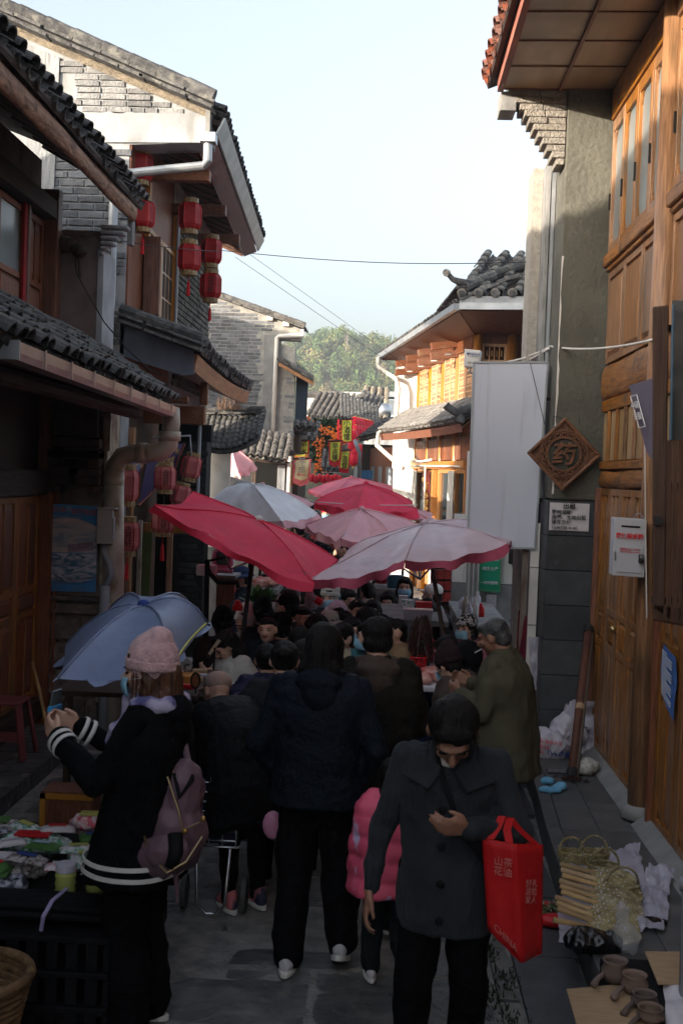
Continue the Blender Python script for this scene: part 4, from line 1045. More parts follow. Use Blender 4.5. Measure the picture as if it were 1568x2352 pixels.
# pale far houses behind the brick gable, left of hill
HE4=thing('far_left_house','sliver of far white house under the hill beside dark lean-to','house',(-3,48,0))
simple('wall',M_WHITE,HE4,(YP(700,902,48),YP(720,925,48)+V((0,2,-3))),(YP(790,900,52),YP(838,940,52)+V((0,2,-3))))
# vine with orange flowers
VN=thing('flowering_vine','dark green climbing vine covered with orange trumpet flowers on the far wall','vine',(-1.9,35,0))
rr=random.Random(77)
mbl=MB();mbf=MB()
poly=[(700,962),(790,966),(782,1000),(760,1022),(772,1060),(765,1085),(742,1090),(718,1070),(706,1000)]
pp=[]
while len(pp)<2400:
 x,y=rr.uniform(698,792),rr.uniform(958,1092)
 if inpoly(x,y,poly)and mnoise.noise(V((x*.06,y*.06,0)))>-.28:pp.append((x,y))
for x,y in pp:
 p=YP(x,y,34.9+rr.uniform(-.2,.1));s_=rr.uniform(.07,.13);d=V((rr.uniform(-1,1),rr.uniform(-1,0),rr.uniform(-1,1))).normalized();e=d.orthogonal().normalized()*s_;g_=d.cross(e)
 mbl.add([p-e,p+g_*.6,p+e,p-g_*.6],[(0,1,2,3)])
o=mbl.build('foliage',mat('vine_leaf',(.020,.055,.018),(.012,.03,.012),rough=.6,scale=1.5),VN);o['kind']='stuff'
fl=[(700+75*t,962+42*t+rr.uniform(-6,6))for t in[rr.random()for _ in range(150)]]
fl+=[(rr.uniform(715,790),rr.uniform(975,1030))for _ in range(110)]+[(rr.uniform(722,740),rr.uniform(1010,1088))for _ in range(60)]+[(rr.uniform(735,765),rr.uniform(1060,1085))for _ in range(30)]+[(rr.uniform(765,790),rr.uniform(998,1012))for _ in range(40)]
for x,y in fl:
 for k in range(2):
  p=YP(x+rr.uniform(-2,2),y+rr.uniform(-2,2),34.7+rr.uniform(-.1,.1));mbf.ell(p,(.028,.03,rr.uniform(.02,.035)),5,3)
o=mbf.build('flower',mat('orange_flower',(.75,.20,.02),(.55,.12,.015),rough=.6,scale=3),VN);o['kind']='stuff'
# tree-vine support wall
HV=thing('vine_house','shaded stone house front with small tiled awning behind banners','house',(-1.9,36,0))
simple('wall',M_BRICKG,HV,(YP(690,962,35.6),(YP(815,1000,35.6)[0],36,0)))
tiled_roof(HV,YP(694,1002,33),YP(722,1010,33)-YP(694,1002,33),V((0,1,.5)),M_TILE,pitch=.13,expo=.13,cap=60,seed=61,r=.055)
tiled_roof(HV,YP(740,1078,33),YP(792,1082,33)-YP(740,1078,33),V((0,1,.5)),M_TILE,pitch=.13,expo=.13,cap=80,seed=62,r=.055)
tiled_roof(HV,YP(790,1052,32),YP(815,1050,32)-YP(790,1052,32),V((0.1,.8,.4)),M_TILE,pitch=.13,expo=.13,cap=40,seed=63,r=.055)
simple('awning_beam',M_PIPEG,HV,(YP(738,1084,32.9),YP(794,1087,32.9)+V((0,.1,0))))
simple('door',M_WOODR,HV,(YP(748,1090,35.5),YP(785,1150,35.5)+V((0,.05,0))))
# ================================================================ hill and its wood
hp_=bpy.data.meshes.new('hill')
b=MB()
def hz(x,y):
 prof=np.interp(x,[-120,-60,-26,-20,-9.5,-3,4,20,60,140],[4,11,20,23.5,29,27,25,22,18,10])
 t=min(1,max(0,(y-150)/55));return prof*(t*t*(3-2*t))*.92-.5+1.2*mnoise.noise(V((x*.06,y*.06,0)))
b.grid(lambda i,j:(-150+300*i,150+140*j,hz(-150+300*i,150+140*j)),90,30)
o=b.build('hill',mat('hill_ground',(.06,.055,.03),(.035,.04,.02),rough=.95,scale=.3),None,smooth=True);tag(o,kind='structure')
rr=random.Random(12)
crown_m=[mat('hill_foliage_'+n_,c1,c2,rough=.9,scale=.5)for n_,c1,c2 in(('olive',(.19,.20,.07),(.09,.11,.04)),('green',(.11,.18,.06),(.055,.09,.035)),('dark',(.06,.10,.045),(.03,.055,.03)),('tan',(.28,.22,.11),(.16,.13,.06)))]
tmpl=[]
for q in range(4):
 m_=MB();m_.cm=0
 for k in range(200):
  d=V((rr.gauss(0,1),rr.gauss(0,1),rr.gauss(0,1))).normalized()*(rr.random()**.4)
  p=V((d.x,d.y,d.z*.95+.25*math.sin(d.x*3+q)));s_=rr.uniform(.07,.15)
  e=V((rr.uniform(-1,1),rr.uniform(-1,1),rr.uniform(-1,1))).normalized();u_=e.orthogonal().normalized()*s_;w_=e.cross(u_)
  m_.add([p-u_,p+w_,p+u_*.9,p-w_*.8],[(0,1,2,3)])
 tmpl.append((np.array(m_.v),np.array(m_.f)))
accs={k:([],[])for k in range(4)};cnt={k:0 for k in range(4)}
trees=[]
for k in range(1500):
 x=rr.uniform(-34,16);y=rr.uniform(152,225)
 trees.append((x,y,rr.uniform(.7,1.5)))
for x,y,s_ in trees:
 z=hz(x,y);vi,fi=tmpl[rr.randrange(4)];mi=rr.choices((0,1,2,3),(4,5,3,2 if z<14 else .5))[0]
 ang=rr.uniform(0,6.28);c_,s2=math.cos(ang),math.sin(ang)
 vv=vi.copy();vx=vv[:,0]*c_-vv[:,1]*s2;vy=vv[:,0]*s2+vv[:,1]*c_
 vv=np.stack([vx*s_+x,vy*s_+y,vv[:,2]*s_*1.25+z+s_*.9],1)
 accs[mi][0].append(vv);accs[mi][1].append(fi+cnt[mi]);cnt[mi]+=len(vv)
for k in range(4):
 if not accs[k][0]:continue
 me=bpy.data.meshes.new('hill_wood');me.from_pydata(np.concatenate(accs[k][0]).tolist(),[],np.concatenate(accs[k][1]).tolist());me.materials.append(crown_m[k])
 o=bpy.data.objects.new('hill_wood',me);COL.objects.link(o)
 tag(o,'far wooded hillside, %s trees'%('olive','fresh green','dark evergreen','tan dry')[k],'wood',None,'stuff')
 # a few bare and tall trees on the skyline
for(px,py,h)in((652,806,3.2),(795,785,2.6),(668,850,4.0),(655,880,4.0)):
 t=thing('bare_tree',{652:'thin bare tree on the left skyline of the hill',795:'spindly tree breaking the hill skyline right of its summit',668:'pale leafless trunk low on the hillside',655:'pale bare trunks at the left foot of the hill'}[px],'tree',YP(px,py,175))
 base=YP(px,py,175)-V((0,0,h*.5))
 mb=MB();mb.tube([base,base+V((.2,0,h*.6)),base+V((.1,0,h))],[.12,.08,.03],5)
 for k in range(9):
  q=base+V((.1,0,h*(.3+.07*k)));mb.tube([q,q+V((rr.uniform(-.8,.8),rr.uniform(-.3,.3),rr.uniform(.4,1.0)))],[.04,.015],4)
 mb.build('trunk',mat('pale_bark',(.22,.19,.16),rough=.9),t)
 # ================================================================ ground
gs=MB();gs.grid(lambda i,j:(-400+800*i,-60+760*j,-.06),2,2)
tag(gs.build('ground',M_JOINT,None),kind='structure')
st=tag(bpy.data.objects.new('street',None),kind='structure');COL.objects.link(st);WL['street']=V((0,0,0))
gm=MB();gm.grid(lambda i,j:(-3.2+5.2*i,-4+44*j,-.006),2,20);gm.build('street_bed',mat('sandy_joint',(.27,.26,.24),(.15,.15,.14),rough=.95,scale=9,bump=.8),st)
rr=random.Random(21)
def slab(x0,x1,y0,y1,z,m,parent,name='paving_stone',th=.06,jit=.012,bump=.006,nx=5,skew=.0):
 c=[V((x0+rr.uniform(0,jit),y0+rr.uniform(0,jit),0)),V((x1-rr.uniform(0,jit),y0+rr.uniform(0,jit)+skew,0)),V((x1-rr.uniform(0,jit),y1-rr.uniform(0,jit)+skew,0)),V((x0+rr.uniform(0,jit),y1-rr.uniform(0,jit),0))]
 tilt=(rr.uniform(-.004,.004),rr.uniform(-.004,.004));sd=rr.random()*50
 n=nx;vs=[];fs=[]
 for i in range(n+1):
  for j in range(n+1):
   s,t=i/n,j/n
   p=c[0].lerp(c[1],s).lerp(c[3].lerp(c[2],s),t)
   e=min(s,1-s,t,1-t)*n
   h=0 if e>=1 else-.008
   p.z=z+h+tilt[0]*(s-.5)+tilt[1]*(t-.5)+bump*mnoise.noise(V((p.x*6,p.y*6,sd)))
   vs.append(p)
 for i in range(n):
  for j in range(n):a_=i*(n+1)+j;fs.append((a_,a_+n+1,a_+n+2,a_+1))
 ring=[i*(n+1)for i in range(n+1)]+[n*(n+1)+j for j in range(1,n+1)]+[i*(n+1)+n for i in range(n-1,-1,-1)]+[j for j in range(n-1,0,-1)]
 b0=len(vs)
 for k in ring:vs.append(V((vs[k].x,vs[k].y,z-th)))
 m_=len(ring)
 for k in range(m_):fs.append((ring[k],b0+k,b0+(k+1)%m_,ring[(k+1)%m_]))
 mb=MB();mb.add(vs,fs);return mb.build(name,m,parent,smooth=False)
y=1.6;cntp=0
while y<13.5:
 d=rr.choice((.34,.42,.5,.58));x=-2.35+rr.uniform(-.15,.15)
 while x<.56:
  wd_=rr.choice((.42,.55,.7,.85,1.0));x1=min(x+wd_,.57)
  if x1>.35:x1=.57
  slab(x+.013,x1-.013,y+.013,y+d-.013,rr.uniform(-.006,.006),M_PAVE,st);x=x1;cntp+=1
 y+=d
 # kerb stones with moss, then the smooth lower slab and the raised platform
y=1.6
while y<13:
 d=rr.uniform(.5,.8);slab(.575,.675,y+.005,y+d-.005,.028,M_PAVEL,st,'kerb_stone',nx=3,bump=.012);y+=d
def xe(y):return float(np.interp(y,[1.5,5,6.7,7.24,8.5,9.4],[.98,1.0,1.045,1.066,1.143,1.16]))
y=1.6
while y<9.4:
 d=.8;slab(.69,xe(y)-.005,y+.004,y+d-.004,.03,M_SLATE,st,'smooth_slab',nx=2,bump=.001,jit=.004);y+=d
pf=tag(bpy.data.objects.new('door_platform',None),kind='structure');COL.objects.link(pf);WL['door_platform']=V((0,0,0))
M_PLAT=mat('platform_slate',(.11,.112,.112),(.075,.078,.08),rough=.45,scale=5,bump=.15,rvar=.14,dirt=((.11,.11,.105),22,.66,.74))
y=1.6
while y<9.35:
 d=min(.62,9.42-y)
 ya,yb=y+.003,y+d-.003
 for k,(fa,fb_)in enumerate(((0,.5),(.5,1))):
  def xx(fv,yy):a_=xe(yy)+.09;return a_+(1.62-a_)*fv
  mb=MB();mb.hexa([V((xx(fa,ya)+.002,ya,.13)),V((xx(fb_,ya)-.002,ya,.13)),V((xx(fb_,yb)-.002,yb,.13)),V((xx(fa,yb)+.002,yb,.13)),V((xx(fa,ya)+.002,ya,.18)),V((xx(fb_,ya)-.002,ya,.18)),V((xx(fb_,yb)-.002,yb,.18)),V((xx(fa,yb)+.002,yb,.18))]);mb.build('platform_slab',M_PLAT,pf,bevel=.003)
 mb=MB();mb.hexa([V((xe(ya),ya,-.03)),V((xe(ya)+.087,ya,-.03)),V((xe(yb)+.087,yb,-.03)),V((xe(yb),yb,-.03)),V((xe(ya),ya,.182)),V((xe(ya)+.087,ya,.182)),V((xe(yb)+.087,yb,.182)),V((xe(yb),yb,.182))]);mb.build('edge_stone',M_PLAT,pf,bevel=.005)
 y+=d
simple('platform_core',M_JOINT,pf,((1.17,1.6,-.04),(1.75,9.46,.125)))
# left stone ledge
lp=tag(bpy.data.objects.new('left_ledge',None),kind='structure');COL.objects.link(lp);WL['left_ledge']=V((0,0,0))
simple('ledge_core',M_JOINT,lp,((-3.0,1.6,-.05),(-2.42,9.7,.09)))
y=1.6
while y<9.6:
 d=rr.uniform(.5,.8);slab(-2.99,-2.40,y+.006,min(y+d,9.7)-.006,.125,M_PAVE,lp,'ledge_stone',nx=5,th=.15);y+=d
 # moss tufts and litter along the kerb
mb=MB()
for(cx,cy)in((.60,5.9),(.57,5.6),(.62,5.3),(.56,5.1),(.63,6.5),(.60,4.9)):
 for k in range(60):
  p=V((cx+rr.gauss(0,.035),cy+rr.gauss(0,.07),.03));q=p+V((rr.uniform(-.02,.02),rr.uniform(-.02,.02),rr.uniform(.01,.04)));mb.add([p,p+V((.008,.004,0)),q],[(0,1,2)])
o=mb.build('moss_tufts',M_SOIL);tag(o,'green moss and weeds sprouting from the kerb joints','moss',None,'stuff')
mb=MB()
for k in range(70):
 p=V((rr.uniform(-2.2,.5),rr.uniform(4.9,9.5),.012));s_=rr.uniform(.006,.02);mb.add([p,p+V((s_,.3*s_,.004)),p+V((s_*.6,s_,.002))],[(0,1,2)])
for k in range(40):
 p=V((rr.uniform(1.2,1.6),rr.uniform(6.0,9.0),.186));s_=rr.uniform(.004,.01);mb.add([p,p+V((s_,.3*s_,.002)),p+V((s_*.6,s_,.002))],[(0,1,2)])
o=mb.build('litter',mat('pale_litter',(.35,.30,.25),(.3,.12,.06),rough=.9,scale=30));tag(o,'scattered crumbs and scraps of litter on the paving','litter',None,'stuff')
hz_=MB();hz_.box((-420,-62,-1.2),(420,330,36.0))
hm_=bpy.data.materials.new('air');hm_.use_nodes=True;hn=hm_.node_tree;hn.nodes.remove(hn.nodes['Principled BSDF'])
pv=_n(hn,'ShaderNodeVolumePrincipled');pv.inputs['Color'].default_value=(.88,.92,1,1);pv.inputs['Density'].default_value=.0012;pv.inputs['Anisotropy'].default_value=.2
hn.links.new(pv.outputs[0],hn.nodes['Material Output'].inputs['Volume'])
tag(hz_.build('haze',hm_),kind='stuff')
# unseen houses added behind the camera and far left to cast shade
def plain_house(name,label,x0,x1,y0,y1,h,ridge_h):
 t=thing(name,label,'house',((x0+x1)/2,(y0+y1)/2,0))
 simple('wall',M_PLASW,t,((x0,y0,0),(x1,y1,h)))
 xm=(x0+x1)/2;mb=MB()
 mb.prism([(x0-.5,y0-.2,h-.05),(x1+.5,y0-.2,h-.05),(xm,y0-.2,ridge_h)],(0,y1-y0+.4,0));mb.build('roof',M_TILE,t)
 for k in range(int((y1-y0)/1.6)):
  for zc in(1.2,3.6):
   xf=x1 if x1<0 else x0;s=1 if x1<0 else-1
   simple('window',M_WOODR,t,((xf-.01*s,y0+.4+1.6*k,zc-.5),(xf+.03*s,y0+1.4+1.6*k,zc+.5)))
 return t
plain_house('shade_house','unseen plain house added left behind the camera to shade the lane',-9.5,-3.0,-26,2.2,4.6,6.5)
plain_house('shade_house','unseen plain house added behind the white-walled shop to shade the brick gable',-14.5,-7.4,18.6,25.5,6.2,7.3)
plain_house('shade_house','unseen plain house added right behind the camera to shade the lane',1.9,8,-26,2.0,4.6,6.4)
# ================================================================ lanterns
M_LR=mat('red_lantern_silk',(.45,.020,.022),(.36,.012,.016),rough=.5,scale=12,bump=.1)
M_LP=mat('faded_pink_lantern_silk',(.60,.20,.19),(.50,.15,.15),rough=.6,scale=8,bump=.1)
for m_ in(M_LR,M_LP):
 nt=m_.node_tree;b_=nt.nodes['Principled BSDF'];tr_=_n(nt,'ShaderNodeBsdfTranslucent');mx_=_n(nt,'ShaderNodeMixShader');mx_.inputs[0].default_value=.35
 nt.links.new(b_.inputs['Base Color'].links[0].from_socket,tr_.inputs[0]);nt.links.new(b_.outputs[0],mx_.inputs[1]);nt.links.new(tr_.outputs[0],mx_.inputs[2]);nt.links.new(mx_.outputs[0],nt.nodes['Material Output'].inputs[0])
M_LT=mat('gold_brocade_trim',(.34,.24,.11),(.16,.09,.04),rough=.5,scale=40)
M_TAS=mat('red_tassel',(.50,.012,.02),rough=.8)
def lantern(c,r,h,silk,label,group,name='red_lantern',tassel=True,txt=None,ang=0.0,string=.12,tilt=(0,0)):
 t=thing(name,label,'lantern',(0,0,0),0,group)
 # hexagonal silk body
 n=6;prof=[(.70,-.5),(.88,-.42),(1.0,-.30),(1.0,.30),(.88,.42),(.70,.5)]
 mb=MB();vs=[]
 for k,(a,b_)in enumerate(prof):
  for j in range(n):
   th=2*math.pi*j/n;vs.append((math.cos(th)*r*a,math.sin(th)*r*a,b_*h))
 mb.add(vs,[(i*n+j,i*n+(j+1)%n,(i+1)*n+(j+1)%n,(i+1)*n+j)for i in range(5)for j in range(n)])
 mb.build('silk_panel',silk,t,smooth=False)
 mb=MB()
 for j in range(n):
  th=2*math.pi*j/n;mb.tube([(math.cos(th)*r*a*1.015,math.sin(th)*r*a*1.015,b_*h)for a,b_ in prof],.006,4)
 mb.build('rib',M_LR if silk is M_LP else mat('bright_red_rib',(.62,.03,.03),rough=.5),t)
 for s in(1,-1):
  mb=MB();z=s*.5*h
  mb.lathe([(.74*r,z),(.74*r,z+s*.055*h/.3),(.66*r,z+s*.057*h/.3)],n=12)
  mb.build('trim',M_LT,t)
 mb=MB();mb.tube([(0,0,.5*h+.03),(0,0,.5*h+string)],.004,4);mb.build('cord',M_IRON,t)
 if tassel:
  mb=MB();z=-.5*h-.05;mb.tube([(0,0,z),(0,0,z-.06)],.004,4);mb.tube([(0,0,z-.06),(0,0,z-.09),(0,0,z-.22)],[.008,.016,.020],8);mb.build('tassel',M_TAS,t)
 if txt:
  a=R_(30+60*txt[1]);nrm=V((math.cos(a),math.sin(a),0));rt=V((0,0,1)).cross(nrm)
  text('\n'.join(txt[0]),h*.26,nrm*(r*.885),rt,(0,0,1),M_INK,t,linesp=.92,offs=.003)
 t.location=c;t.rotation_euler=(R_(tilt[0]),R_(tilt[1]),ang);return t
CH='古月轩'
G1='red lanterns hanging under the brick gable house eave';G2='faded shop lanterns by the purple shop signs'
ll=[((325,385),.125,.30,M_LR,'topmost red lantern of the near string, cut by the zinc downpipe',None,False,12.0),
((330,493),.125,.30,M_LR,'lower red lantern of the near string, touching the dark roof end, with a red tassel',None,True,12.0),
((437,497),.125,.30,M_LR,'upper red lantern of the middle string, black characters on its left panel',(CH,3),False,12.8),
((435,592),.125,.30,M_LR,'lower red lantern of the middle string, hanging before the brick wall with a tassel',None,True,12.8),
((485,578),.118,.28,M_LR,'upper red lantern of the farthest string against the sky',(CH,3),False,14.2),
((484,657),.118,.28,M_LR,'lower red lantern of the farthest string, its tassel over the far brick gable',(CH,4),True,14.2)]
for(px,r,h,silk,lab,tx,tas,y)in ll:
 c=YP(px[0],px[1],y);lantern(c,r*y/13.6,h*y/13.6,silk,lab,G1,tassel=tas,txt=tx,ang=R_(8))
l2=[((293,1115),.13,.36,M_LP,'pale pink lantern half hidden behind the cream drainpipe, upper one',None,11.2,0),
((380,1098),.12,.27,M_LP,'dusky pink lantern under the second purple sign with characters on its right panel',(CH,4),11.5,0),
((439,1073),.11,.25,M_LP,'small tilted pale lantern below the conduit with characters on its left',(CH,3),12.3,9),
((415,1137),.11,.22,M_LP,'pale lantern just above the peak of the tilted red umbrella',(CH,3),12.0,12),
((375,1196),.125,.27,M_LP,'pale square lantern hanging lowest beside the red umbrella pole end, tasselled',(CH,4),11.0,0),
((294,1232),.13,.34,M_LP,'pinkish lantern beside the lower drainpipe, red tassel below it',(CH,4),11.0,0)]
for(px,r,h,silk,lab,tx,y,tl)in l2:
 c=YP(px[0],px[1],y);lantern(c,r*y/13.6,h*y/13.6,silk,lab,G2,name='pale_lantern',tassel=px[1]>1180,txt=tx,ang=R_(14),tilt=(0,tl))
 # rods that carry the shop lanterns
def wire(name,label,pts,r=.006,m=M_IRON,cat='cable'):
 mb=MB();mb.tube(pts,r,5);o=mb.build(name,m,None,smooth=True);return tag(o,label,cat)
wire('lantern_rod','pale iron rod carrying the shop lanterns beneath the lower eave',[YP(352,1005,12.2),YP(437,1001,12.2),YP(440,1048,12.2)],.012,M_PIPEG,'rod')
# ================================================================ signs
def signbox(name,label,cat,a,b_,m,frame=None,th=.05):
 t=thing(name,label,cat,(V(a)+V(b_))/2)
 mb=MB();mb.box(a,(b_[0],a[1]+th,b_[2]));mb.build('panel',m,t,bevel=.004)
 return t
 # large blank white panel on its bracket
WP=thing('blank_sign_panel','large blank pale grey signboard standing out from the wall beside the pillar','signboard',YP(1165,1045,9.75))
ya=9.78
c4=[YP(1073,1255,ya),YP(1227,1260,ya),YP(1257,832,ya),YP(1087,832,ya)]
mb=MB();mb.hexa([c4[0],c4[1],c4[1]+V((0,.10,0)),c4[0]+V((0,.10,0)),c4[3],c4[2],c4[2]+V((0,.10,0)),c4[3]+V((0,.10,0))]);mb.build('panel',M_PANELW,WP,bevel=.006)
mb=MB()
for i in range(4):mb.bar(c4[i]+V((0,-.004,0)),c4[(i+1)%4]+V((0,-.004,0)),.008,.016)
mb.build('rim',M_ZINC,WP)
mb=MB();mb.bar(c4[1]+V((-.02,.05,.4)),c4[1]+V((.3,.05,.4)),.03,.03);mb.bar(c4[2]+V((-.02,.05,-.3)),c4[2]+V((.2,.05,-.3)),.03,.03);mb.build('bracket',M_IRON,WP)
# carved diamond medicine sign
DS=thing('carved_diamond_sign','carved brown wooden diamond sign with a key-pattern ring and a medicine character','sign',YP(1293,1043,9.44))
M_CARV=mat('carved_brown_wood',(.20,.085,.04),(.11,.045,.02),rough=.45,scale=9,bump=.35,spec=.45)
M_CARVD=mat('carved_recess',(.035,.02,.013),rough=.8)
dc=YP(1293,1043,9.40);dR=(YP(1377,1045,9.40)-YP(1211,1043,9.40)).length/2
fD_=F(dc,(1,0,0),(0,0,1),(0,-1,0))
def ringpoly(f,R0,R1,n,w0,w1,mb,a0=0.0):
 for k in range(n):
  t0,t1=a0+2*math.pi*k/n,a0+2*math.pi*(k+1)/n
  q=[(R0,t0),(R1,t0),(R1,t1),(R0,t1)]
  p=[f(r*math.cos(t),r*math.sin(t),w0)for r,t in q]+[f(r*math.cos(t),r*math.sin(t),w1)for r,t in q]
  mb.hexa(p)
mb=MB();mb.prism([fD_(dR,0,0),fD_(0,dR,0),fD_(-dR,0,0),fD_(0,-dR,0)],V((0,.03,0)));mb.build('board',M_CARV,DS)
mb=MB()
for k in range(4):
 a_,c_=R_(90*k),R_(90*k+90)
 for R0,R1,w0,w1 in((dR*.90,dR*1.03,0,.03),):
  p=[fD_(R0*math.cos(a_),R0*math.sin(a_),w0),fD_(R1*math.cos(a_),R1*math.sin(a_),w0),fD_(R1*math.cos(c_),R1*math.sin(c_),w0),fD_(R0*math.cos(c_),R0*math.sin(c_),w0)]
  mb.hexa(p+[x+fD_.w*w1 for x in p])
mb.build('frame',M_CARV,DS,bevel=.008)
mb=MB();ringpoly(fD_,.0,dR*.44,32,.0,.006,mb);mb.build('recess',mat('grey_green_recess',(.06,.06,.05),rough=.8),DS)
for r0_,r1_ in((.44,.475),(.64,.675)):mb=MB();ringpoly(fD_,dR*r0_,dR*r1_,36,.001,.026,mb);mb.build('ring',M_CARV,DS)
mb=MB();ringpoly(fD_,dR*.475,dR*.64,36,.001,.008,mb);mb.build('ring_ground',M_CARVD,DS)
mb=MB();N=18
for k in range(N):  # key fret
 a0=2*math.pi*k/N;s_=2*math.pi/N
 def seg(r0,t0,r1,t1):
  mb.bar(fD_(r0*dR*math.cos(a0+t0*s_),r0*dR*math.sin(a0+t0*s_),.015),fD_(r1*dR*math.cos(a0+t1*s_),r1*dR*math.sin(a0+t1*s_),.015),.007,.014,up=(0,1,0))
 seg(.50,.05,.50,.85);seg(.50,.85,.58,.85);seg(.58,.85,.58,.35);seg(.58,.35,.54,.35);seg(.615,.1,.615,.98);seg(.50,.05,.615,.1)
mb.build('key_fret',M_CARV,DS)
mb=MB()
for k in range(4):  # corner scrolls
 a=R_(90*k);c0=(dR*.78*math.cos(a),dR*.78*math.sin(a))
 for s in(-1,0,1):
  th=a+s*.9;ux,uy=-math.sin(a),math.cos(a)
  cx,cy=c0[0]+ux*s*.05*dR/.3-(.02 if s else 0)*math.cos(a),c0[1]+uy*s*.05*dR/.3-(.02 if s else 0)*math.sin(a)
  pts=[fD_(cx+.022*(1-i/12)*math.cos(i*.9),cy+.022*(1-i/12)*math.sin(i*.9),.008)for i in range(11)];mb.tube(pts,.005,5)
mb.build('corner_scroll',M_CARV,DS)
text('药',dR*.66,fD_(-.005,-.01,.008),(1,0,0),(0,0,1),M_CARV,DS,name='character',depth=.02,bold=.003,shear=.12,offs=.012)
mb=MB();mb.tube([fD_(-.08,dR*.8,-.03),fD_(-.09,dR*1.05,-.03),fD_(0.0,dR*.98,.0)],.003,4);mb.tube([fD_(.12,dR*.8,-.03),fD_(.115,dR*1.05,-.03)],.003,4);mb.build('hanging_wire',M_IRON,DS)
# rental notice
NT=thing('rental_notice','white printed rental notice with black characters taped to the dark slate','notice',YP(1306,1187,9.48))
f0=F(YP(1306,1187,9.478),(1,0,-.0),(0,0,1),(0,-1,0))
b=MB();b.grid(lambda i,j:tuple(f0(-.158+.316*i,-.112+.222*j,.002+.005*mnoise.noise(V((i*4,j*4,2)))+.002)),10,8);b.build('sheet',M_PAPER,NT,solid=.001)
text('出租',.050,f0(-.005,.082,.014),f0.u,f0.v,M_INK,NT,bold=.0008)
for k,(s,ali)in enumerate((('野鸭湖畔:',0),('房屋、土地出租',0),('停车方便',0))):
 text(s,.039,f0(-.142,.034-.040*k,.014),f0.u,f0.v,M_INK,NT,align='LEFT',bold=.0005)
text('1508728 4140',.036,f0(-.142,-.090,.014),f0.u,f0.v,M_INK,NT,align='LEFT')
# complaint letterbox
LB=thing('complaint_letterbox','pale metal letterbox with red characters, slot and padlock fixed by the doors','letterbox',YP(1440,1255,7.9))
y0=7.28;a=YP(1405,1322,y0);c=YP(1403,1188,y0);wdt=(YP(1477,1188,y0)-c).x;hgt=c.z-a.z
fl_=F((a.x,y0,a.z),(1,0,-.03),(0,0,1),(0,-1,0))
M_BOX=mat('pale_blue_grey_enamel',(.50,.51,.55),(.45,.46,.50),rough=.45,scale=3)
mb=MB();fbox(mb,fl_,0,0,-.12,wdt,hgt,0);mb.build('box',M_BOX,LB,bevel=.006)
mb=MB();fbox(mb,fl_,wdt*.22,hgt*.845,-.005,wdt*.80,hgt*.875,.003);mb.build('slot',M_DARK,LB)
text('医保投诉箱',wdt*.185,fl_(wdt*.48,hgt*.69,.003),fl_.u,fl_.v,M_REDINK,LB,bold=.001,sx=.92)
Ld=MB();fbox(Ld,fl_,wdt*.12,hgt*.07,0,wdt*.88,hgt*.52,.008);ld=Ld.build('service_door',M_BOX,LB,bevel=.002)
text('医保投诉电话：6180297',wdt*.058,fl_(wdt*.5,hgt*.47,.008),fl_.u,fl_.v,M_REDINK,ld);text('反欺诈骗保热线：6160502',wdt*.054,fl_(wdt*.5,hgt*.425,.008),fl_.u,fl_.v,M_REDINK,ld)
mb=MB();mb.tube([fl_(wdt*.04,hgt*.28,.008),fl_(wdt*.04,hgt*.42,.008)],.007,6);mb.build('hinge',M_ZINC,LB)
mb=MB();q=fl_(wdt*.85,hgt*.25,.02);mb.lathe([(.016,0),(.018,.02),(.012,.03)],q,10);mb.tube([q+V((-.012,0,.025)),q+V((-.012,0,.05)),q+V((.012,0,.05)),q+V((.012,0,.025))],.004,5);mb.build('padlock',M_IRON,LB)
mb=MB();mb.tube([fl_(wdt*.62,hgt,-.02),fl_(wdt*.66,hgt+.03,-.02),fl_(wdt*.8,hgt+.035,-.02),fl_(wdt*.95,hgt,-.02)],.004,5);mb.build('wire',M_ZINC,LB)
# slanting grey-purple hanging sign near the right edge
GSg=thing('grey_hanging_sign','slanted grey-purple hanging sign with white print beside the wooden shutter','sign',YP(1475,960,6.6))
p=[YP(1443,886,6.6),YP(1500,868,6.25),YP(1500,1060,6.25),YP(1484,1040,6.4)]
mb=MB();mb.prism(p,(.03,.02,0));mb.build('panel',mat('purple_grey_sheet',(.17,.15,.20),(.14,.12,.165),rough=.5,scale=3),GSg)
rt=(p[1]-p[0]).normalized();up_v=(p[0]-p[3]).normalized();nrm=rt.cross(up_v);
text('中国\n医保',.05,YP(1465,945,6.45)+V((-.012,-.02,0)),rt,up_v,M_WHITEINK,GSg,linesp=1.4)
mb=MB();c0=YP(1465,945,6.44)+V((-.008,-.02,0))
for s in(1,-1):
 mb.bar(c0+rt*.045*s+up_v*.10,c0+rt*.045*s-up_v*.10,.005,.002,up=(0,1,0));mb.bar(c0+rt*.045+up_v*.1*s,c0-rt*.045+up_v*.1*s,.005,.002,up=(0,1,0))
mb.build('print_frame',M_WHITEINK,GSg)
# open wooden shutter of the nearest shop
SH=thing('open_wooden_shutter','dark brown open wooden shutter panel with a rounded lower corner at the right edge','shutter',(1.45,5.5,1.5))
ysh=5.6
def P(px,py,dy=0):return YP(px,py,ysh+dy)
mb=MB();mb.hexa([P(1497,1400),P(1526,1418),P(1526,1418,.12),P(1497,1400,.12),P(1497,705),P(1535,700),P(1535,700,.12),P(1497,705,.12)]);mb.build('post',mat('chocolate_wood',(.085,.042,.026),(.045,.022,.014),rough=.55,scale=4,stretch=(14,14,.7),bump=.3,rvar=.1),SH,bevel=.008)
for k in range(6):
 x0,x1=1528+k*14,1541+k*14
 mb=MB();mb.hexa([P(x0,1420+k*3),P(x1,1423+k*3),P(x1,1423+k*3,.03),P(x0,1420+k*3,.03),P(x0,1012-k),P(x1,1011-k),P(x1,1011-k,.03),P(x0,1012-k,.03)]);mb.build('board',MT['chocolate_wood'],SH,bevel=.003)
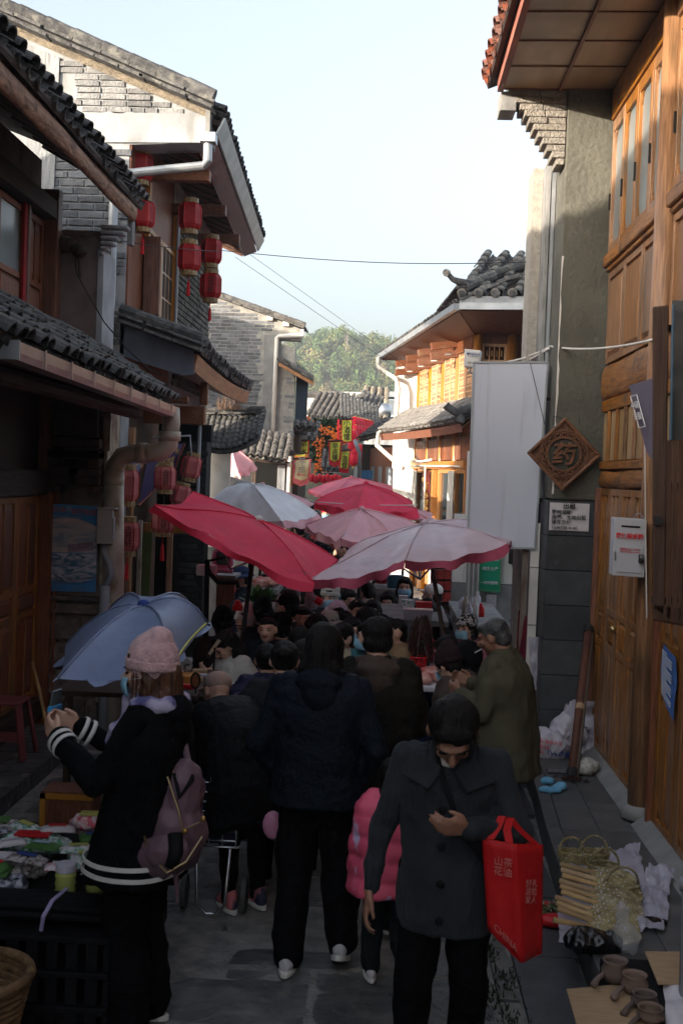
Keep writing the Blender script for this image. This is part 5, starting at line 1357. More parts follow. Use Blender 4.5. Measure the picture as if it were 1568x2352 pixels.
mb=MB();mb.hexa([P(1497,1425),P(1600,1445),P(1600,1445,.04),P(1497,1425,.04),P(1497,1385),P(1600,1395),P(1600,1395,.04),P(1497,1385,.04)]);mb.build('bottom_rail',MT['chocolate_wood'],SH,bevel=.01)
mb=MB();mb.hexa([P(1536,1014,.05),P(1640,1010,.05),P(1640,1010,.08),P(1536,1014,.08),P(1542,690,.05),P(1640,690,.05),P(1640,690,.08),P(1542,690,.08)]);mb.build('dark_pane',M_GLASS,SH)
mb=MB();mb.tube([P(1539,1010,-.01),P(1545,700,-.01)],.008,6);mb.build('blue_edge',mat('blue_strip',(.06,.11,.16),rough=.4),SH)
for z_ in(1.75,2.3,3.05):mb=MB();q=P(1515,1000,.08);mb.bar((q.x,q.y,z_),(XW+.02,q.y+.12,z_),.03,.03);mb.build('wall_bracket',M_IRON,SH)
mb=MB();q=P(1508,1195,-.02);mb.box(q-V((.012,.01,.02)),q+V((.02,.02,.02)));mb.build('hasp',M_IRON,SH)
mb=MB();mb.tube([P(1484,1420,1.2),P(1481,1185,1.2),P(1479,900,1.2)],.004,5);mb.build('string',M_WHITE,SH)
# blue notice on the near door
BN=thing('blue_notice','curling blue and white paper notice on the nearest right-hand door','notice',(1.69,6.9,1.1))
b=MB();A_,B_,C_,D_=XP(1524,1478,XW-.035),XP(1556,1510,XW-.035),XP(1551,1655,XW-.035),XP(1521,1600,XW-.035)
b.grid(lambda i,j:tuple(A_.lerp(B_,i).lerp(D_.lerp(C_,i),j)+V((-.015*abs(math.sin(3*j+i*2)),0,0))),6,12)
b.build('sheet',mat('blue_print_paper',(.05,.13,.38),(.08,.2,.5),rough=.6,scale=6),BN,solid=.001)
mb=MB()
for k in range(15):
 j=.08+.055*k;p0=A_.lerp(B_,.15).lerp(D_.lerp(C_,.15),j);p1=A_.lerp(B_,.85 if k%4 else .5).lerp(D_.lerp(C_,.85 if k%4 else .5),j);mb.bar(p0+V((-.022,0,0)),p1+V((-.022,0,0)),.002,.006)
mb.build('print_lines',M_WHITEINK,BN)
# fishing-safety poster on the left pier
PO=thing('blue_poster','weathered blue safety poster with boat photographs on the left stone pier','poster',YP(157,1256,9.99))
A_,B_,C_,D_=YP(88,1155,9.98),YP(227,1163,9.98),YP(220,1360,9.98),YP(85,1357,9.98)
def pq(u,v,off=0.0):return A_.lerp(B_,u).lerp(D_.lerp(C_,u),v)+V((0,-off,0))
def pgrid(u0,v0,u1,v1,off,m_,nm,arc=0.0):
 b=MB();b.grid(lambda i,j:tuple(pq(u0+(u1-u0)*i,v0+(v1-v0)*j+arc*4*i*(1-i)*(1 if arc else 0),off)),14,6);return b.build(nm,m_,PO)
b=MB();b.grid(lambda i,j:tuple(pq(i,j,.002+.004*mnoise.noise(V((i*5,j*7,1))))),12,16)
b.build('sheet',mat('poster_blue',(.05,.24,.52),(.04,.18,.42),rough=.5,scale=2,dirt=((.15,.2,.28),5,.58,.75)),PO,solid=.001)
M_PH1=mat('faded_harbour_photo',(.16,.24,.32),(.58,.44,.42),rough=.55,scale=3,stretch=(1.2,1,5),detail=8,distort=1.0)
M_PH2=mat('faded_boat_photo',(.05,.14,.22),(.50,.48,.58),rough=.55,scale=4,stretch=(1.5,1,4),detail=9,distort=1.5,contrast=(.4,.6))
mb=MB();N=20;top_=[];bot_=[]
def arcband(v0,v1,sag0,sag1,off,m_,nm,u0=.0,u1=1.0):
 b=MB();b.grid(lambda i,j:(lambda u:tuple(pq(u,(v0-sag0*(4*u*(1-u)))*(1-j)+(v1+sag1*(4*u*(1-u)))*j,off)))(u0+(u1-u0)*i),18,8);return b.build(nm,m_,PO)
arcband(.24,.55,.09,.0,.008,M_PH1,'photo')
arcband(.56,.84,.0,.06,.008,M_PH2,'photo')
text('珍爱生命',.055,pq(.26,.065,.008),B_-A_,(0,0,1),mat('faded_pink_ink',(.45,.16,.20),rough=.6),PO,bold=.001);text('远离危险',.055,pq(.77,.08,.008),B_-A_,(0,0,1),MT['faded_pink_ink'],PO,bold=.001)
text('百年金湖重特大火灾警示',.024,pq(.5,.145,.008),B_-A_,(0,0,1),mat('pale_blue_ink',(.35,.45,.55),rough=.6),PO)
mb=MB();ringpoly(F(pq(.52,.05,.009),(1,0,0),(0,0,1),(0,-1,0)),.022,.027,20,0,.002,mb);ringpoly(F(pq(.52,.05,.009),(1,0,0),(0,0,1),(0,-1,0)),0,.014,12,0,.002,mb);mb.build('emblem',MT['pale_blue_ink'],PO)
mb=MB();mb.hexa([pq(.52,.55,.011),pq(.94,.51,.011),pq(.94,.51,.012),pq(.52,.55,.012),pq(.51,.46,.011),pq(.93,.41,.011),pq(.93,.41,.012),pq(.51,.46,.012)]);mb.build('stamp_label',mat('mauve_label',(.36,.28,.33),rough=.7),PO)
text('禁止下湖 严禁游泳\n注意水域安全',.026,pq(.73,.475,.013),pq(.94,.42)-pq(.52,.47),(0,0,1),mat('mauve_ink',(.18,.08,.12),rough=.6),PO)
mb=MB()
for k in range(4):mb.bar(pq(.14,.845+.022*k,.013),pq(.86 if k<3 else .7,.845+.022*k,.013),.004,.001,up=(0,1,0))
for k in range(2):mb.bar(pq(.2,.955+.02*k,.009),pq(.42,.955+.02*k,.009),.004,.001,up=(0,1,0));mb.bar(pq(.6,.96+.02*k,.009),pq(.85,.96+.02*k,.009),.004,.001,up=(0,1,0))
mb.build('print_lines',mat('slate_ink',(.12,.12,.17),rough=.7),PO)
for(u,v,a_)in((.44,.33,0),(.88,.34,0)):
 mb=MB();mb.box(pq(u,v,.010),pq(u+.10,v+.08,.011));mb.build('boat_shape',mat('pale_boat_print',(.34,.38,.42),rough=.6),PO)
 # purple shop signs, slanting off the brick house
for(q4,y_,lab)in(([(284,1040),(345,1026),(312,1112),(284,1150)],11.3,'nearer purple shop signboard with gold characters, partly behind the drainpipe'),([(345,1026),(424,1018),(400,1080),(318,1162)],11.8,'farther purple shop signboard with gold characters behind the pink lantern')):
 t=thing('purple_signboard',lab,'signboard',YP(*q4[0],y_),0,'purple shop signboards');pts_=[YP(x,y,y_+(.5 if k in(1,2)else 0))for k,(x,y)in enumerate(q4)]
 mb=MB();mb.prism(pts_,(0,.05,0));mb.build('panel',mat('deep_purple_board',(.06,.05,.13),(.045,.035,.10),rough=.4,scale=3),t)
 mb=MB();mb.tube([p_+V((0,-.01,0))for p_ in(pts_[1],pts_[2],pts_[3])],.016,6);mb.build('carved_rim',mat('rust_carved_rim',(.25,.08,.05),(.1,.03,.03),rough=.6,scale=30),t)
 cen=(pts_[0]+pts_[1]+pts_[2]+pts_[3])/4;rt=(pts_[1]-pts_[3]).normalized()
 text('古月轩茶馆',.085,cen+V((.02,-.02,.02)),pts_[1]-pts_[0]+V((0,0,.12)),(.12,0,1),M_GOLDINK,t,shear=.2,sx=.8)
 text('❀',.09,pts_[1].lerp(cen,.35)+V((0,-.02,0)),(1,0,0),(0,0,1),M_GOLDINK,t)
gp=thing('green_door_board','olive green painted shop panel with a small black character beside lanterns','panel',YP(332,1290,12.6))
mb=MB();mb.hexa([YP(313,1380,12.6),YP(343,1370,12.6),YP(343,1370,12.64),YP(313,1380,12.64),YP(316,1215,12.6),YP(352,1190,12.6),YP(352,1190,12.64),YP(316,1215,12.64)]);mb.build('panel',mat('olive_green_paint',(.11,.15,.035),(.08,.11,.03),rough=.6,scale=4),gp)
text('茶',.11,YP(322,1250,12.58),(1,0,.1),(0,0,1),M_INK,gp);text('叶',.10,YP(320,1300,12.58),(1,0,.1),(0,0,1),M_INK,gp)
# red warning plate on white wall (C)
sg=thing('maroon_wall_plate','small maroon plate with white lines on the white-walled house','sign',YP(511,1152,17.1))
a,c=YP(500,1132,17.15),YP(522,1175,17.15);simple('plate',mat('maroon_plate',(.16,.03,.06),rough=.5),sg,(a,c+V((0,.03,0))))
text('严禁烟火\n注意安全',.055,(a+c)/2+V((0,-.01,.06)),(1,0,0),(0,0,1),MT['faded_pink_ink'],sg);text('文明经营',.04,(a+c)/2+V((0,-.01,-.1)),(1,0,0),(0,0,1),MT['faded_pink_ink'],sg)
# green shop sign and white antenna box
GS2=thing('green_shop_sign','bright green framed shop sign listing local dry goods in white characters','sign',YP(1125,1300,12.9))
yg=12.9;A_,B_,C_,D_=YP(1102,1232,yg),YP(1152,1232,yg),YP(1148,1362,yg),YP(1099,1357,yg)
mb=MB();mb.prism([A_,B_,C_,D_],(0,.03,0));mb.build('panel',mat('shop_green',(.015,.30,.16),(.012,.26,.14),rough=.5,scale=2),GS2)
mb=MB();cc_=(A_+C_)/2
for i in range(4):
 p0,p1=(A_,B_,C_,D_)[i].lerp(cc_,.05),(A_,B_,C_,D_)[(i+1)%4].lerp(cc_,.05)
 n=8 if i%2==0 else 22
 for k in range(n):
  q=p0.lerp(p1,k/n)+V((0,-.006,0));mb.tube([q+V((.008*math.cos(a)*(1-a/9),0,.008*math.sin(a)*(1-a/9)))for a in(0,1.2,2.4,3.6,4.8,6)],.0022,3)
mb.build('key_border',mat('pale_gold_paint',(.45,.42,.15),rough=.5),GS2)
for k,s in enumerate(('生鲜冷冻','·冷冻食品','·南北干货','·地方土产','一站式购物')):
 text(s,.044 if k<4 else .038,(A_+B_)/2+V((0,-.01,-.04-.105*k-(.05 if k==4 else 0)))+V((.0,0,.0)),(1,0,0),(0,0,1),M_WHITEINK,GS2,bold=.0008)
pn=thing('white_paper_notice','small white typed notice below the green shop sign','notice',YP(1127,1386,12.9));simple('sheet',M_PAPER,pn,(YP(1117,1366,12.92),YP(1137,1406,12.95)))
mb=MB()
for k in range(10):mb.bar(YP(1119,1370+3.4*k,12.91),YP(1135,1370+3.4*k,12.91),.001,.004,up=(0,0,1))
mb.build('print_lines',mat('grey_ink',(.3,.3,.34),rough=.7),pn)
AN=thing('antenna_box','white telecom antenna box with blue logo above the blank signboard','antenna',YP(1083,825,11.2))
ya=11.2;A_,B_,C_,D_=YP(1066,801,ya),YP(1104,805,ya),YP(1098,845,ya),YP(1063,842,ya)
mb=MB();mb.prism([A_,B_,C_,D_],(.02,.09,0));mb.build('housing',M_WHITE,AN,bevel=.01)
M_NAVY=mat('navy_ink',(.02,.05,.25),rough=.6)
text('中国电信',.026,YP(1089,814,ya)+V((0,-.006,0)),B_-A_,(0,0,1),M_NAVY,AN);text('CHINA TELECOM',.009,YP(1089,819,ya)+V((0,-.006,0)),B_-A_,(0,0,1),M_NAVY,AN);text('5G+WIFI',.026,YP(1085,834,ya)+V((0,-.006,0)),B_-A_,(0,0,1),M_INK,AN)
mb=MB();q=YP(1074,813,ya)+V((0,-.008,0));mb.tube([q+V((-.012,0,.006)),q+V((0,0,-.004)),q+V((.014,0,.012))],.0035,4);mb.tube([q+V((-.004,0,.014)),q+V((0,0,.002)),q+V((.002,0,-.014))],.0035,4);mb.build('logo',M_NAVY,AN)
mb=MB();mb.tube([YP(1080,845,ya+.03),YP(1077,853,ya+.03),YP(1084,858,ya+.03),YP(1092,853,ya+.03)],.012,8);mb.tube([YP(1092,850,ya+.05),YP(1092,900,ya+.05)],.02,8);mb.build('bracket',M_ZINC,AN)
# ================================================================ market umbrellas
def umbrella(name,label,apex,corners,m,group,pole=True,sag=.10,val=.10,valm=None,cap_m=None,curve=.12,pole_to=None,pole_m=M_IRON,inner=None,wr=1.0):
 """square or many-sided canopy: apex and rim corners in the world, sagging cloth between the ribs"""
 t=thing(name,label,'umbrella',V(apex),0,group)
 apex=V(apex);cs=[V(c)for c in corners];n=len(cs);mb=MB();Nu,Nv=18,12;sd=rnd.random()*30
 cen=sum(cs,V((0,0,0)))/n;axis=(apex-cen).normalized()
 def surf(k,i,j):  # i along rim 0..1, j apex->rim
  a,b_=cs[k],cs[(k+1)%n]
  rim=a.lerp(b_,i)+(cen-a.lerp(b_,i))*sag*4*i*(1-i)*.5
  p=apex.lerp(rim,j)
  bow=axis*curve*(4*j*(1-j))*.6-axis*(.05*4*i*(1-i)*j)
  wv=mnoise.noise(V((p.x*2.4,p.y*2.4,p.z*2.4+sd)))*.05*wr+.02*wr*abs(mnoise.noise(V((i*9+sd,j*2.2,k*3.1))))+.014*wr*math.sin(i*19+j*4+sd)*j*(1-abs(2*i-1))
  return p+bow+axis*wv*j
 for k in range(n):mb.grid(lambda i,j,k=k:tuple(surf(k,i,j)),Nu,Nv)
 mb.build('canopy',m,t,smooth=True)
 mb=MB()
 for k in range(n):
  mb.grid(lambda i,j,k=k:tuple(surf(k,i,1)-axis*(val*j+.03*j*mnoise.noise(V((i*6,k,sd))))+(cen-surf(k,i,1)).normalized()*.06*j*math.sin(i*12)),16,2)
 mb.build('valance',valm or m,t,smooth=True)
 mb=MB()
 for k in range(n):mb.tube([surf(k,0,j)+axis*.004 for j in(.02,.2,.4,.6,.8,1)],.007,4)
 mb.build('seam',m,t,smooth=True)
 mb=MB()
 hub=apex-axis*.5
 for k in range(n):
  mb.tube([apex-axis*.05]+[surf(k,0,j)-axis*.018 for j in(.33,.66,1)],.009,5)
  mb.tube([hub,surf(k,0,.5)-axis*.02],.008,5)
 mb.build('rib',inner or M_STEEL,t)
 mb=MB();mb.ell(apex+axis*.01,(.035,.035,.028));mb.build('top_cap',cap_m or m,t,smooth=True)
 if pole:
  pb=V(pole_to)if pole_to is not None else V((apex.x,apex.y,0))
  mb=MB();mb.tube([apex,pb],.02,8);mb.build('pole',pole_m,t)
 return t
C_RED=cloth_thin('red_umbrella_cloth',(.95,.06,.13));C_REDD=cloth_thin('deep_red_cloth',(.50,.02,.05))
C_PINK=cloth_thin('sun_faded_pink_cloth',(.88,.48,.52));C_WHITE=cloth_thin('bleached_white_cloth',(.95,.94,.97));C_ROSE=cloth_thin('rose_cloth',(.90,.26,.35));C_LIL=cloth_thin('milky_plastic_over_red',(.84,.66,.72),rough=.35)
UG='market umbrellas over the stalls'
umbrella('market_umbrella','big tilted red umbrella with a white top knob left of centre',YP(592,1207,9.9)+V((0,0,.05)),
[YP(352,1165,9.0),YP(722,1342,8.7),YP(775,1288,10.8),YP(440,1136,11.2)],C_RED,UG,pole=True,sag=.07,val=.06,curve=.05,cap_m=M_WHITE,pole_to=YP(555,1480,9.8),valm=C_RED)
umbrella('market_umbrella','broad milky lilac umbrella with a dark red rim right of centre',YP(975,1203,10.2),
[YP(716,1330,9.0),YP(930,1288,8.9),YP(1165,1248,9.3),YP(1190,1215,11.0),YP(1000,1205,12.0),YP(800,1268,11.2)],C_LIL,UG,sag=.0,val=.07,curve=.08,valm=cloth_thin('dusty_crimson_cloth',(.62,.12,.2)),pole_to=YP(1035,1560,9.4),pole_m=M_WOODD)
umbrella('market_umbrella','bleached white umbrella with a torn pinkish edge left of centre',YP(556,1118,13.6)+V((.12,0,.02)),
[YP(470,1185,13.0),YP(646,1196,12.2),YP(728,1178,13.2),YP(700,1165,15.0),YP(540,1135,15.2)],C_WHITE,UG,sag=.06,val=.10,curve=.22,valm=C_PINK)
umbrella('market_umbrella','pinkish white umbrella partly behind the bleached white one',YP(604,1113,15.4),
[YP(560,1150,14.8),YP(700,1172,14.8),YP(703,1148,15.6),YP(620,1120,17.0)],C_PINK,UG,sag=.06,val=.08,curve=.04)
umbrella('market_umbrella','faded pink umbrella in the middle with a drooping left tip',YP(831,1170,12.6),
[YP(702,1206,12.6),YP(782,1238,11.2),YP(905,1236,11.3),YP(958,1210,12.6),YP(905,1192,14.2),YP(770,1190,14.2)],C_PINK,UG,sag=.05,val=.09,curve=.05)
umbrella('market_umbrella','bright red umbrella with straight front edge, in front of the rose one',YP(841,1111,16.5),
[YP(722,1152,15.8),YP(820,1168,14.9),YP(958,1170,15.4),YP(945,1150,18),YP(790,1130,18.4)],C_RED,UG,sag=.05,val=.10,curve=.04)
umbrella('market_umbrella','duller rose red umbrella behind the bright red one',YP(807,1097,19.0),
[YP(708,1125,18.6),YP(760,1145,17.6),YP(905,1140,17.8),YP(900,1118,21),YP(760,1112,21.5)],C_ROSE,UG,sag=.05,val=.10,curve=.06)
umbrella('market_umbrella','small pink and red folded-edge umbrella beside the white wall under the tiled eave',YP(530,1024,19.2),
[YP(505,1068,19),YP(548,1085,18.4),YP(581,1062,19),YP(560,1040,20.2)],C_PINK,UG,sag=.05,val=.10,curve=.04)
umbrella('market_umbrella','sliver of a pale pink umbrella behind the faded pink one at right',YP(930,1165,17.5),[YP(900,1188,17),YP(985,1192,17),YP(990,1178,18.5),YP(905,1176,18.5)],C_PINK,UG,sag=.05,val=.06,curve=.04)
# personal blue-grey umbrella held up behind the woman in the beanie
C_BLUE=cloth_thin('slate_blue_nylon',(.28,.35,.54),tl=.25,rough=.5)
umbrella('blue_hand_umbrella','open slate blue hand umbrella with a yellow lining edge behind the pink beanie',YP(330,1392,6.0),
[YP(132,1560,5.2),YP(392,1545,5.0),YP(474,1430,6.0),YP(440,1400,6.9),YP(250,1400,7.2),YP(150,1480,6.6)],C_BLUE,None,sag=.10,val=.01,curve=.2,pole_to=YP(320,1660,6.0),cap_m=M_NAVY,wr=.2)
mb=MB();a_,b2_=YP(474,1432,5.98),YP(408,1556,5.05);b2_=YP(392,1545,5.0);cn_=sum([YP(132,1560,5.2),YP(392,1545,5.0),YP(474,1430,6.0),YP(440,1400,6.9),YP(250,1400,7.2),YP(150,1480,6.6)],V((0,0,0)))/6;mb.tube([a_.lerp(b2_,k/8)+(cn_-a_.lerp(b2_,k/8))*.28*(k/8)*(1-k/8)for k in range(9)],.005,5)
_u=[o for o in scene.objects if o.name=='blue_hand_umbrella'][0];mb.build('yellow_hem',mat('lemon_yellow_hem',(.55,.55,.06),rough=.6),_u)
mb=MB();mb.tube([YP(452,1430,6.05),YP(474,1432,5.99),YP(482,1436,5.95)],.006,5);mb.build('rib_tip',M_IRON,_u)
# folded red umbrella
t=thing('folded_red_umbrella','folded red umbrella hanging upright with a blue cap at the left stalls','umbrella',YP(522,1290,12.6))
b=MB();q0,q1=YP(520,1298,12.6),YP(530,1420,12.6)
b.grid(lambda i,j:tuple(q0.lerp(q1,j)+V((math.cos(6.283*i),math.sin(6.283*i),0))*(.02+.085*j**.8)*(1+.35*math.cos(6.283*i*7))),56,8)
b.build('cloth',C_RED,t,smooth=True)
mb=MB();mb.lathe([(.075,0),(.08,.015),(.03,.03),(.02,.07)],q0,14);mb.build('cap',mat('cobalt_cap',(.03,.10,.45),rough=.5),t,smooth=True)
# ================================================================ banners and lantern strings
def banner(name,label,q4,y,cloth,chars,size,cm,fringe=True,rim=M_REDINK,point=.18,linesp=1.0,off=0.0):
 t=thing(name,label,'banner',YP(*q4[0],y));A_,B_,C_,D_=[YP(a,b_,y+(.12 if k in(1,2)else 0))for k,(a,b_)in enumerate(q4)]
 H_=(A_-D_).length
 def s(i,j,o=0.0):return A_.lerp(B_,i).lerp(D_.lerp(C_,i),j)+V((0,-o+.03*math.sin(4*i+3*j),0))+(D_-A_)*(point*(1-abs(2*i-1))*(j>.95)*.8)
 b=MB();b.grid(lambda i,j:tuple(s(i,j)),8,20);b.build('border',rim,t)
 b=MB();b.grid(lambda i,j:tuple(A_.lerp(B_,.1+.8*i).lerp(D_.lerp(C_,.1+.8*i),.05+(.90+point*.6*(1-abs(2*i-1)))*j)+V((0,-.012+.03*math.sin(4*(.1+.8*i)+3*(.05+.9*j)),0))),8,14);b.build('field',cloth,t)
 mid=(A_+B_+C_+D_)/4
 text('\n'.join(chars),size,mid+V((0,-.06,off)),B_-A_,(0,0,1),cm,t,linesp=linesp,bold=size*.012,depth=.004)
 if fringe:
  b=MB();n=7
  for k in range(n):
   i=(k+.5)/n;p=s(i,.98);L=H_*.22;w_=(B_-A_)*(.36/n)
   b.add([p-w_,p+w_,p+w_+V((.01,0,-L)),p-w_+V((-.01,0,-L))],[(0,1,2,3)])
  for k in range(12):
   j=k/12
   for sd_,i in((-1,0),(1,1)):
    p=s(i,j);d=(B_-A_)*.09*sd_;b.add([p,p+d+V((0,0,-.03)),p+(D_-A_)/14],[(0,1,2)])
  b.build('fringe',rim,t,solid=.006)
 mb=MB();mb.tube([A_+(A_-B_)*.06+V((0,0,.01)),B_+(B_-A_)*.06+V((0,0,.01))],.02,6);mb.build('rod',M_IRON,t)
 return t
M_YEL=mat('lime_yellow_cloth',(.86,.84,.10),(.74,.70,.09),rough=.8,scale=4,bump=.2)
M_CRM=mat('cream_cloth',(.52,.47,.28),(.44,.40,.24),rough=.8,scale=3,bump=.2)
M_PNKR=mat('faded_red_border',(.55,.13,.15),rough=.8)
banner('tavern_banner','tall yellow tavern banner with a red frame before the rows of red lanterns',[(783,963),(810,963),(809,1015),(783,1014)],31,M_YEL,'小酒馆',.19,M_INK,fringe=False,linesp=.95,point=.1)
banner('tavern_banner','lower tavern banner partly hidden behind the breakfast shop pennant',[(781,1036),(804,1034),(801,1078),(779,1076)],30,M_YEL,'小酒馆',.17,M_INK,linesp=.9,point=.05)
banner('breakfast_banner','yellow breakfast pennant with three characters and red fringe, right of the vine',[(755,1014),(785,1013),(781,1058),(756,1058)],29,M_YEL,'早点铺',.15,M_INK,linesp=.95,off=-.03)
banner('breakfast_banner','yellow breakfast banner with two characters close to the blue-grey brick corner',[(681,1012),(711,1012),(708,1062),(684,1062)],27,M_YEL,'早点',.20,M_INK,fringe=False,linesp=1.1,off=.06)
banner('cream_pennant','faded cream pennant with a red arrow and ragged pink fringe',[(676,1054),(714,1054),(709,1102),(673,1099)],24,M_CRM,'早点',.17,mat('faded_grey_ink',(.28,.26,.26),rough=.8),rim=M_PNKR,point=.2,off=.08)
t_=[o for o in scene.objects if o.name=='cream_pennant'][0]
mb=MB();a=YP(682,1090,23.85);c=YP(703,1092,23.85);mb.tube([a,c],.012,5);mb.tube([a+V((.05,0,.035)),a,a+V((.05,0,-.035))],.012,5);mb.build('arrow',M_PNKR,t_)
text('喜洋洋',.09,YP(707,1068,23.85),(1,0,0),(0,0,1),MT['faded_grey_ink'],t_);text('欢迎',.08,YP(682,1066,23.85),(1,0,0),(0,0,1),MT['faded_grey_ink'],t_)
b3=banner('menu_banner','small yellow banner with a row of red discs behind the cream pennant',[(675,1044),(704,1042),(704,1056),(675,1056)],25,M_YEL,'',.1,M_INK,fringe=False,point=0)
for k,ch in enumerate('早餐套餐'):
 p=YP(679+7*k,1050,24.8);mb=MB();ringpoly(F(p,(1,0,0),(0,0,1),(0,-1,0)),0,.032,12,0,.004,mb);mb.build('disc',M_REDINK,b3);text(ch,.045,p+V((0,-.01,0)),(1,0,0),(0,0,1),M_YEL,b3)
banner('vertical_shop_banner','narrow orange-yellow vertical banner with blue characters by the white post',[(648,1053),(659,1047),(657,1102),(647,1103)],22,mat('orange_yellow_cloth',(.55,.34,.08),rough=.8),'特色餐馆',.11,mat('blue_ink',(.03,.04,.25),rough=.7),fringe=False,linesp=.95,point=.1)
banner('vertical_shop_banner','dim yellow vertical banner half behind the cream pennant',[(660,1062),(674,1062),(672,1115),(659,1115)],25.5,mat('dull_yellow_cloth',(.30,.27,.06),rough=.8),'早点小吃',.14,M_INK,fringe=False,point=0)
wp=thing('white_banner_post','thin white post beside the narrow orange banner','post',YP(660,1140,21.8));mb=MB();mb.tube([YP(666,1045,21.8),V((YP(657,1140,21.8)[0],21.8,0))],.035,8);mb.build('post',M_WHITE,wp)
# rows of small red lanterns: one proto, copied
proto=thing('small_red_lantern','one of the round red lanterns hung in rows on the red frame','lantern',(0,0,0),0,'rows of round red lanterns at the tavern')
mb=MB();mb.lathe([(.04,-.19),(.085,-.17),(.12,-.10),(.13,0),(.12,.10),(.085,.17),(.04,.19)],n=12);mb.build('silk_body',mat('flat_red_lantern',(.75,.010,.04),(.62,.008,.03),rough=.55,scale=5),proto,smooth=True)
mb=MB();mb.lathe([(.03,-.26),(.045,-.19)],n=8);mb.lathe([(.045,.19),(.045,.21)],n=8);mb.build('tassel',M_GOLDINK,proto)
sp=[]
for k in range(6):sp.append((814+7.0*k,973+1.6*k,32.5+.35*k,1.0))
for k in range(5):sp.append((816+7.0*k,991+1.0*k,32.2+.35*k,.9))
for(x,y)in((812,1004),(815,1040),(822,1052),(812,1055),(825,1036),(809,1022),(830,1048)):sp.append((x,y,31.5,.95))
for k in range(8):sp.append((716+9*k,1098+(k%2)*3,30.5,.55))
ORD='first second third fourth fifth sixth seventh eighth'.split()
for k,(px,py,y,s)in enumerate(sp):
 o=proto if k==0 else copy_tree(proto);o['label']='round red lantern, '+(ORD[k]+' from the left in the top row' if k<6 else ORD[k-6]+' from the left in the second row' if k<11 else ORD[k-11]+' of the loose ones round the tavern banners' if k<18 else ORD[k-18]+' from the left in the low row before the far door');o.location=YP(px,py,y);o.scale=(s,s,s)
fr=thing('red_lantern_rack','red painted frame that carries the rows of round red lanterns','frame',YP(812,1000,32))
mb=MB()
for(a,b_)in(((811,962),(857,970)),((812,981),(857,986)),((811,962),(812,1060)),((812,1046),(832,1044)),((776,1010),(777,965))):mb.bar(YP(*a,33),YP(*b_,33.4),.05,.05)
mb.build('bars',M_REDINK,fr)
# ================================================================ overhead cables
wire('power_cable','single black cable sagging across the sky from the left eave to the concrete strip',bez(YP(505,575,14.5),YP(1262,600,10.3),-.0,20)if False else[YP(505+(1262-505)*t/20,575+25*t/20+10*math.sin(math.pi*t/20)+6*math.sin(math.pi*t/20),14.5-4.2*t/20)for t in range(21)],.0045)
wire('phone_wire','thin wire running down from the left eave towards the far roof finial',[YP(540+545*t/12,590+375*t/12,15+3.5*t/12)for t in range(13)],.003)
wire('phone_wire','second thin wire fanning out beside the longer one',[YP(575+420*t/12,585+300*t/12,15+8*t/12)for t in range(13)],.003)
wire('twisted_cable','pale twisted service cable stretched over the blank signboard to the timber wall',bez(YP(1262,795,9.9),XP(1500,780,XW-.1),.04),.009,M_WHITE)
wire('twisted_cable','pale service cables leading off behind the antenna box',bez(YP(1262,797,9.9),YP(1105,832,11.4),.05),.009,M_WHITE)
wire('twisted_cable','short pale cable dropping behind the blank signboard top',bez(YP(1262,799,9.9),YP(1150,845,11),.03),.008,M_WHITE)
wire('loose_string','thin loose string hanging down the blank signboard face',bez(YP(1217,835,9.70),YP(1250,975,9.70),.0),.003,M_IRON)
wire('eave_wire','thin black wire looping from the dark eave down to the lower tiled roof',[YP(x,y,9.8)for x,y in((172,590),(178,630),(205,680),(240,740),(290,800),(345,850),(372,862))],.006)
wire('eave_wire','thin black wire from the timber knot across to the red lanterns',[YP(x,y,9.9+k*.6)for k,(x,y)in enumerate(((180,540),(250,548),(330,562),(420,572),(505,578)))],.005)
wire('stall_rope','pale cord stretched from the small pink umbrella to the red ones',bez(YP(528,1090,18),YP(722,1150,15.8),.05),.006,M_WHITE)
wire('ridge_rope','white rope fallen along the front edge of the bright red umbrella',bez(YP(722,1152,15.7),YP(958,1160,15.2),.02),.006,M_WHITE)
wire('stall_line','dark horizontal line tied across the left stalls',bez(YP(497,1428,10.6),YP(690,1438,9.6),.03),.006)
wire('black_stall_frame','black metal stall frame with an arched arm at the left stalls',[YP(470,1640,10.2),YP(476,1285,10.2),YP(482,1318,10.2),YP(500,1337,10.2),YP(545,1338,10.2),YP(547,1350,10.2)],.024,M_BLACK,'frame')
wire('black_bar','slim black bar slanting from the stall frame to the red umbrella',[YP(470,1290,10.2),YP(580,1268,9.9),YP(610,1275,9.9)],.012,M_BLACK,'bar')
# ================================================================ people
SKIN=mat('skin',(.60,.37,.27),(.50,.28,.20),rough=.5,scale=18,bump=.08,spec=.4,sss=.08)
SKIN2=mat('tanned_skin',(.32,.17,.11),(.25,.12,.08),rough=.55,scale=14,bump=.2,spec=.4,sss=.05)
HAIRM=mat('black_hair',(.007,.0055,.005),(.003,.0026,.0024),rough=.6,scale=9,stretch=(10,10,.6),bump=.7,bscale=9,spec=.2)
HAIRB=mat('brown_hair_ends',(.13,.05,.02),(.04,.018,.01),rough=.4,scale=6,stretch=(12,12,.5),bump=.8,bscale=9,spec=.5)
HAIRG=mat('grey_hair',(.10,.10,.10),(.03,.03,.03),rough=.5,scale=20,bump=.6)
MASKM=mat('pale_blue_mask',(.28,.52,.66),(.24,.46,.60),rough=.8,scale=8,bump=.1)
LIPM=mat('lip',(.30,.09,.075),rough=.5)
EYEM=mat('eye_dark',(.012,.009,.008),rough=.25)
FAB={}
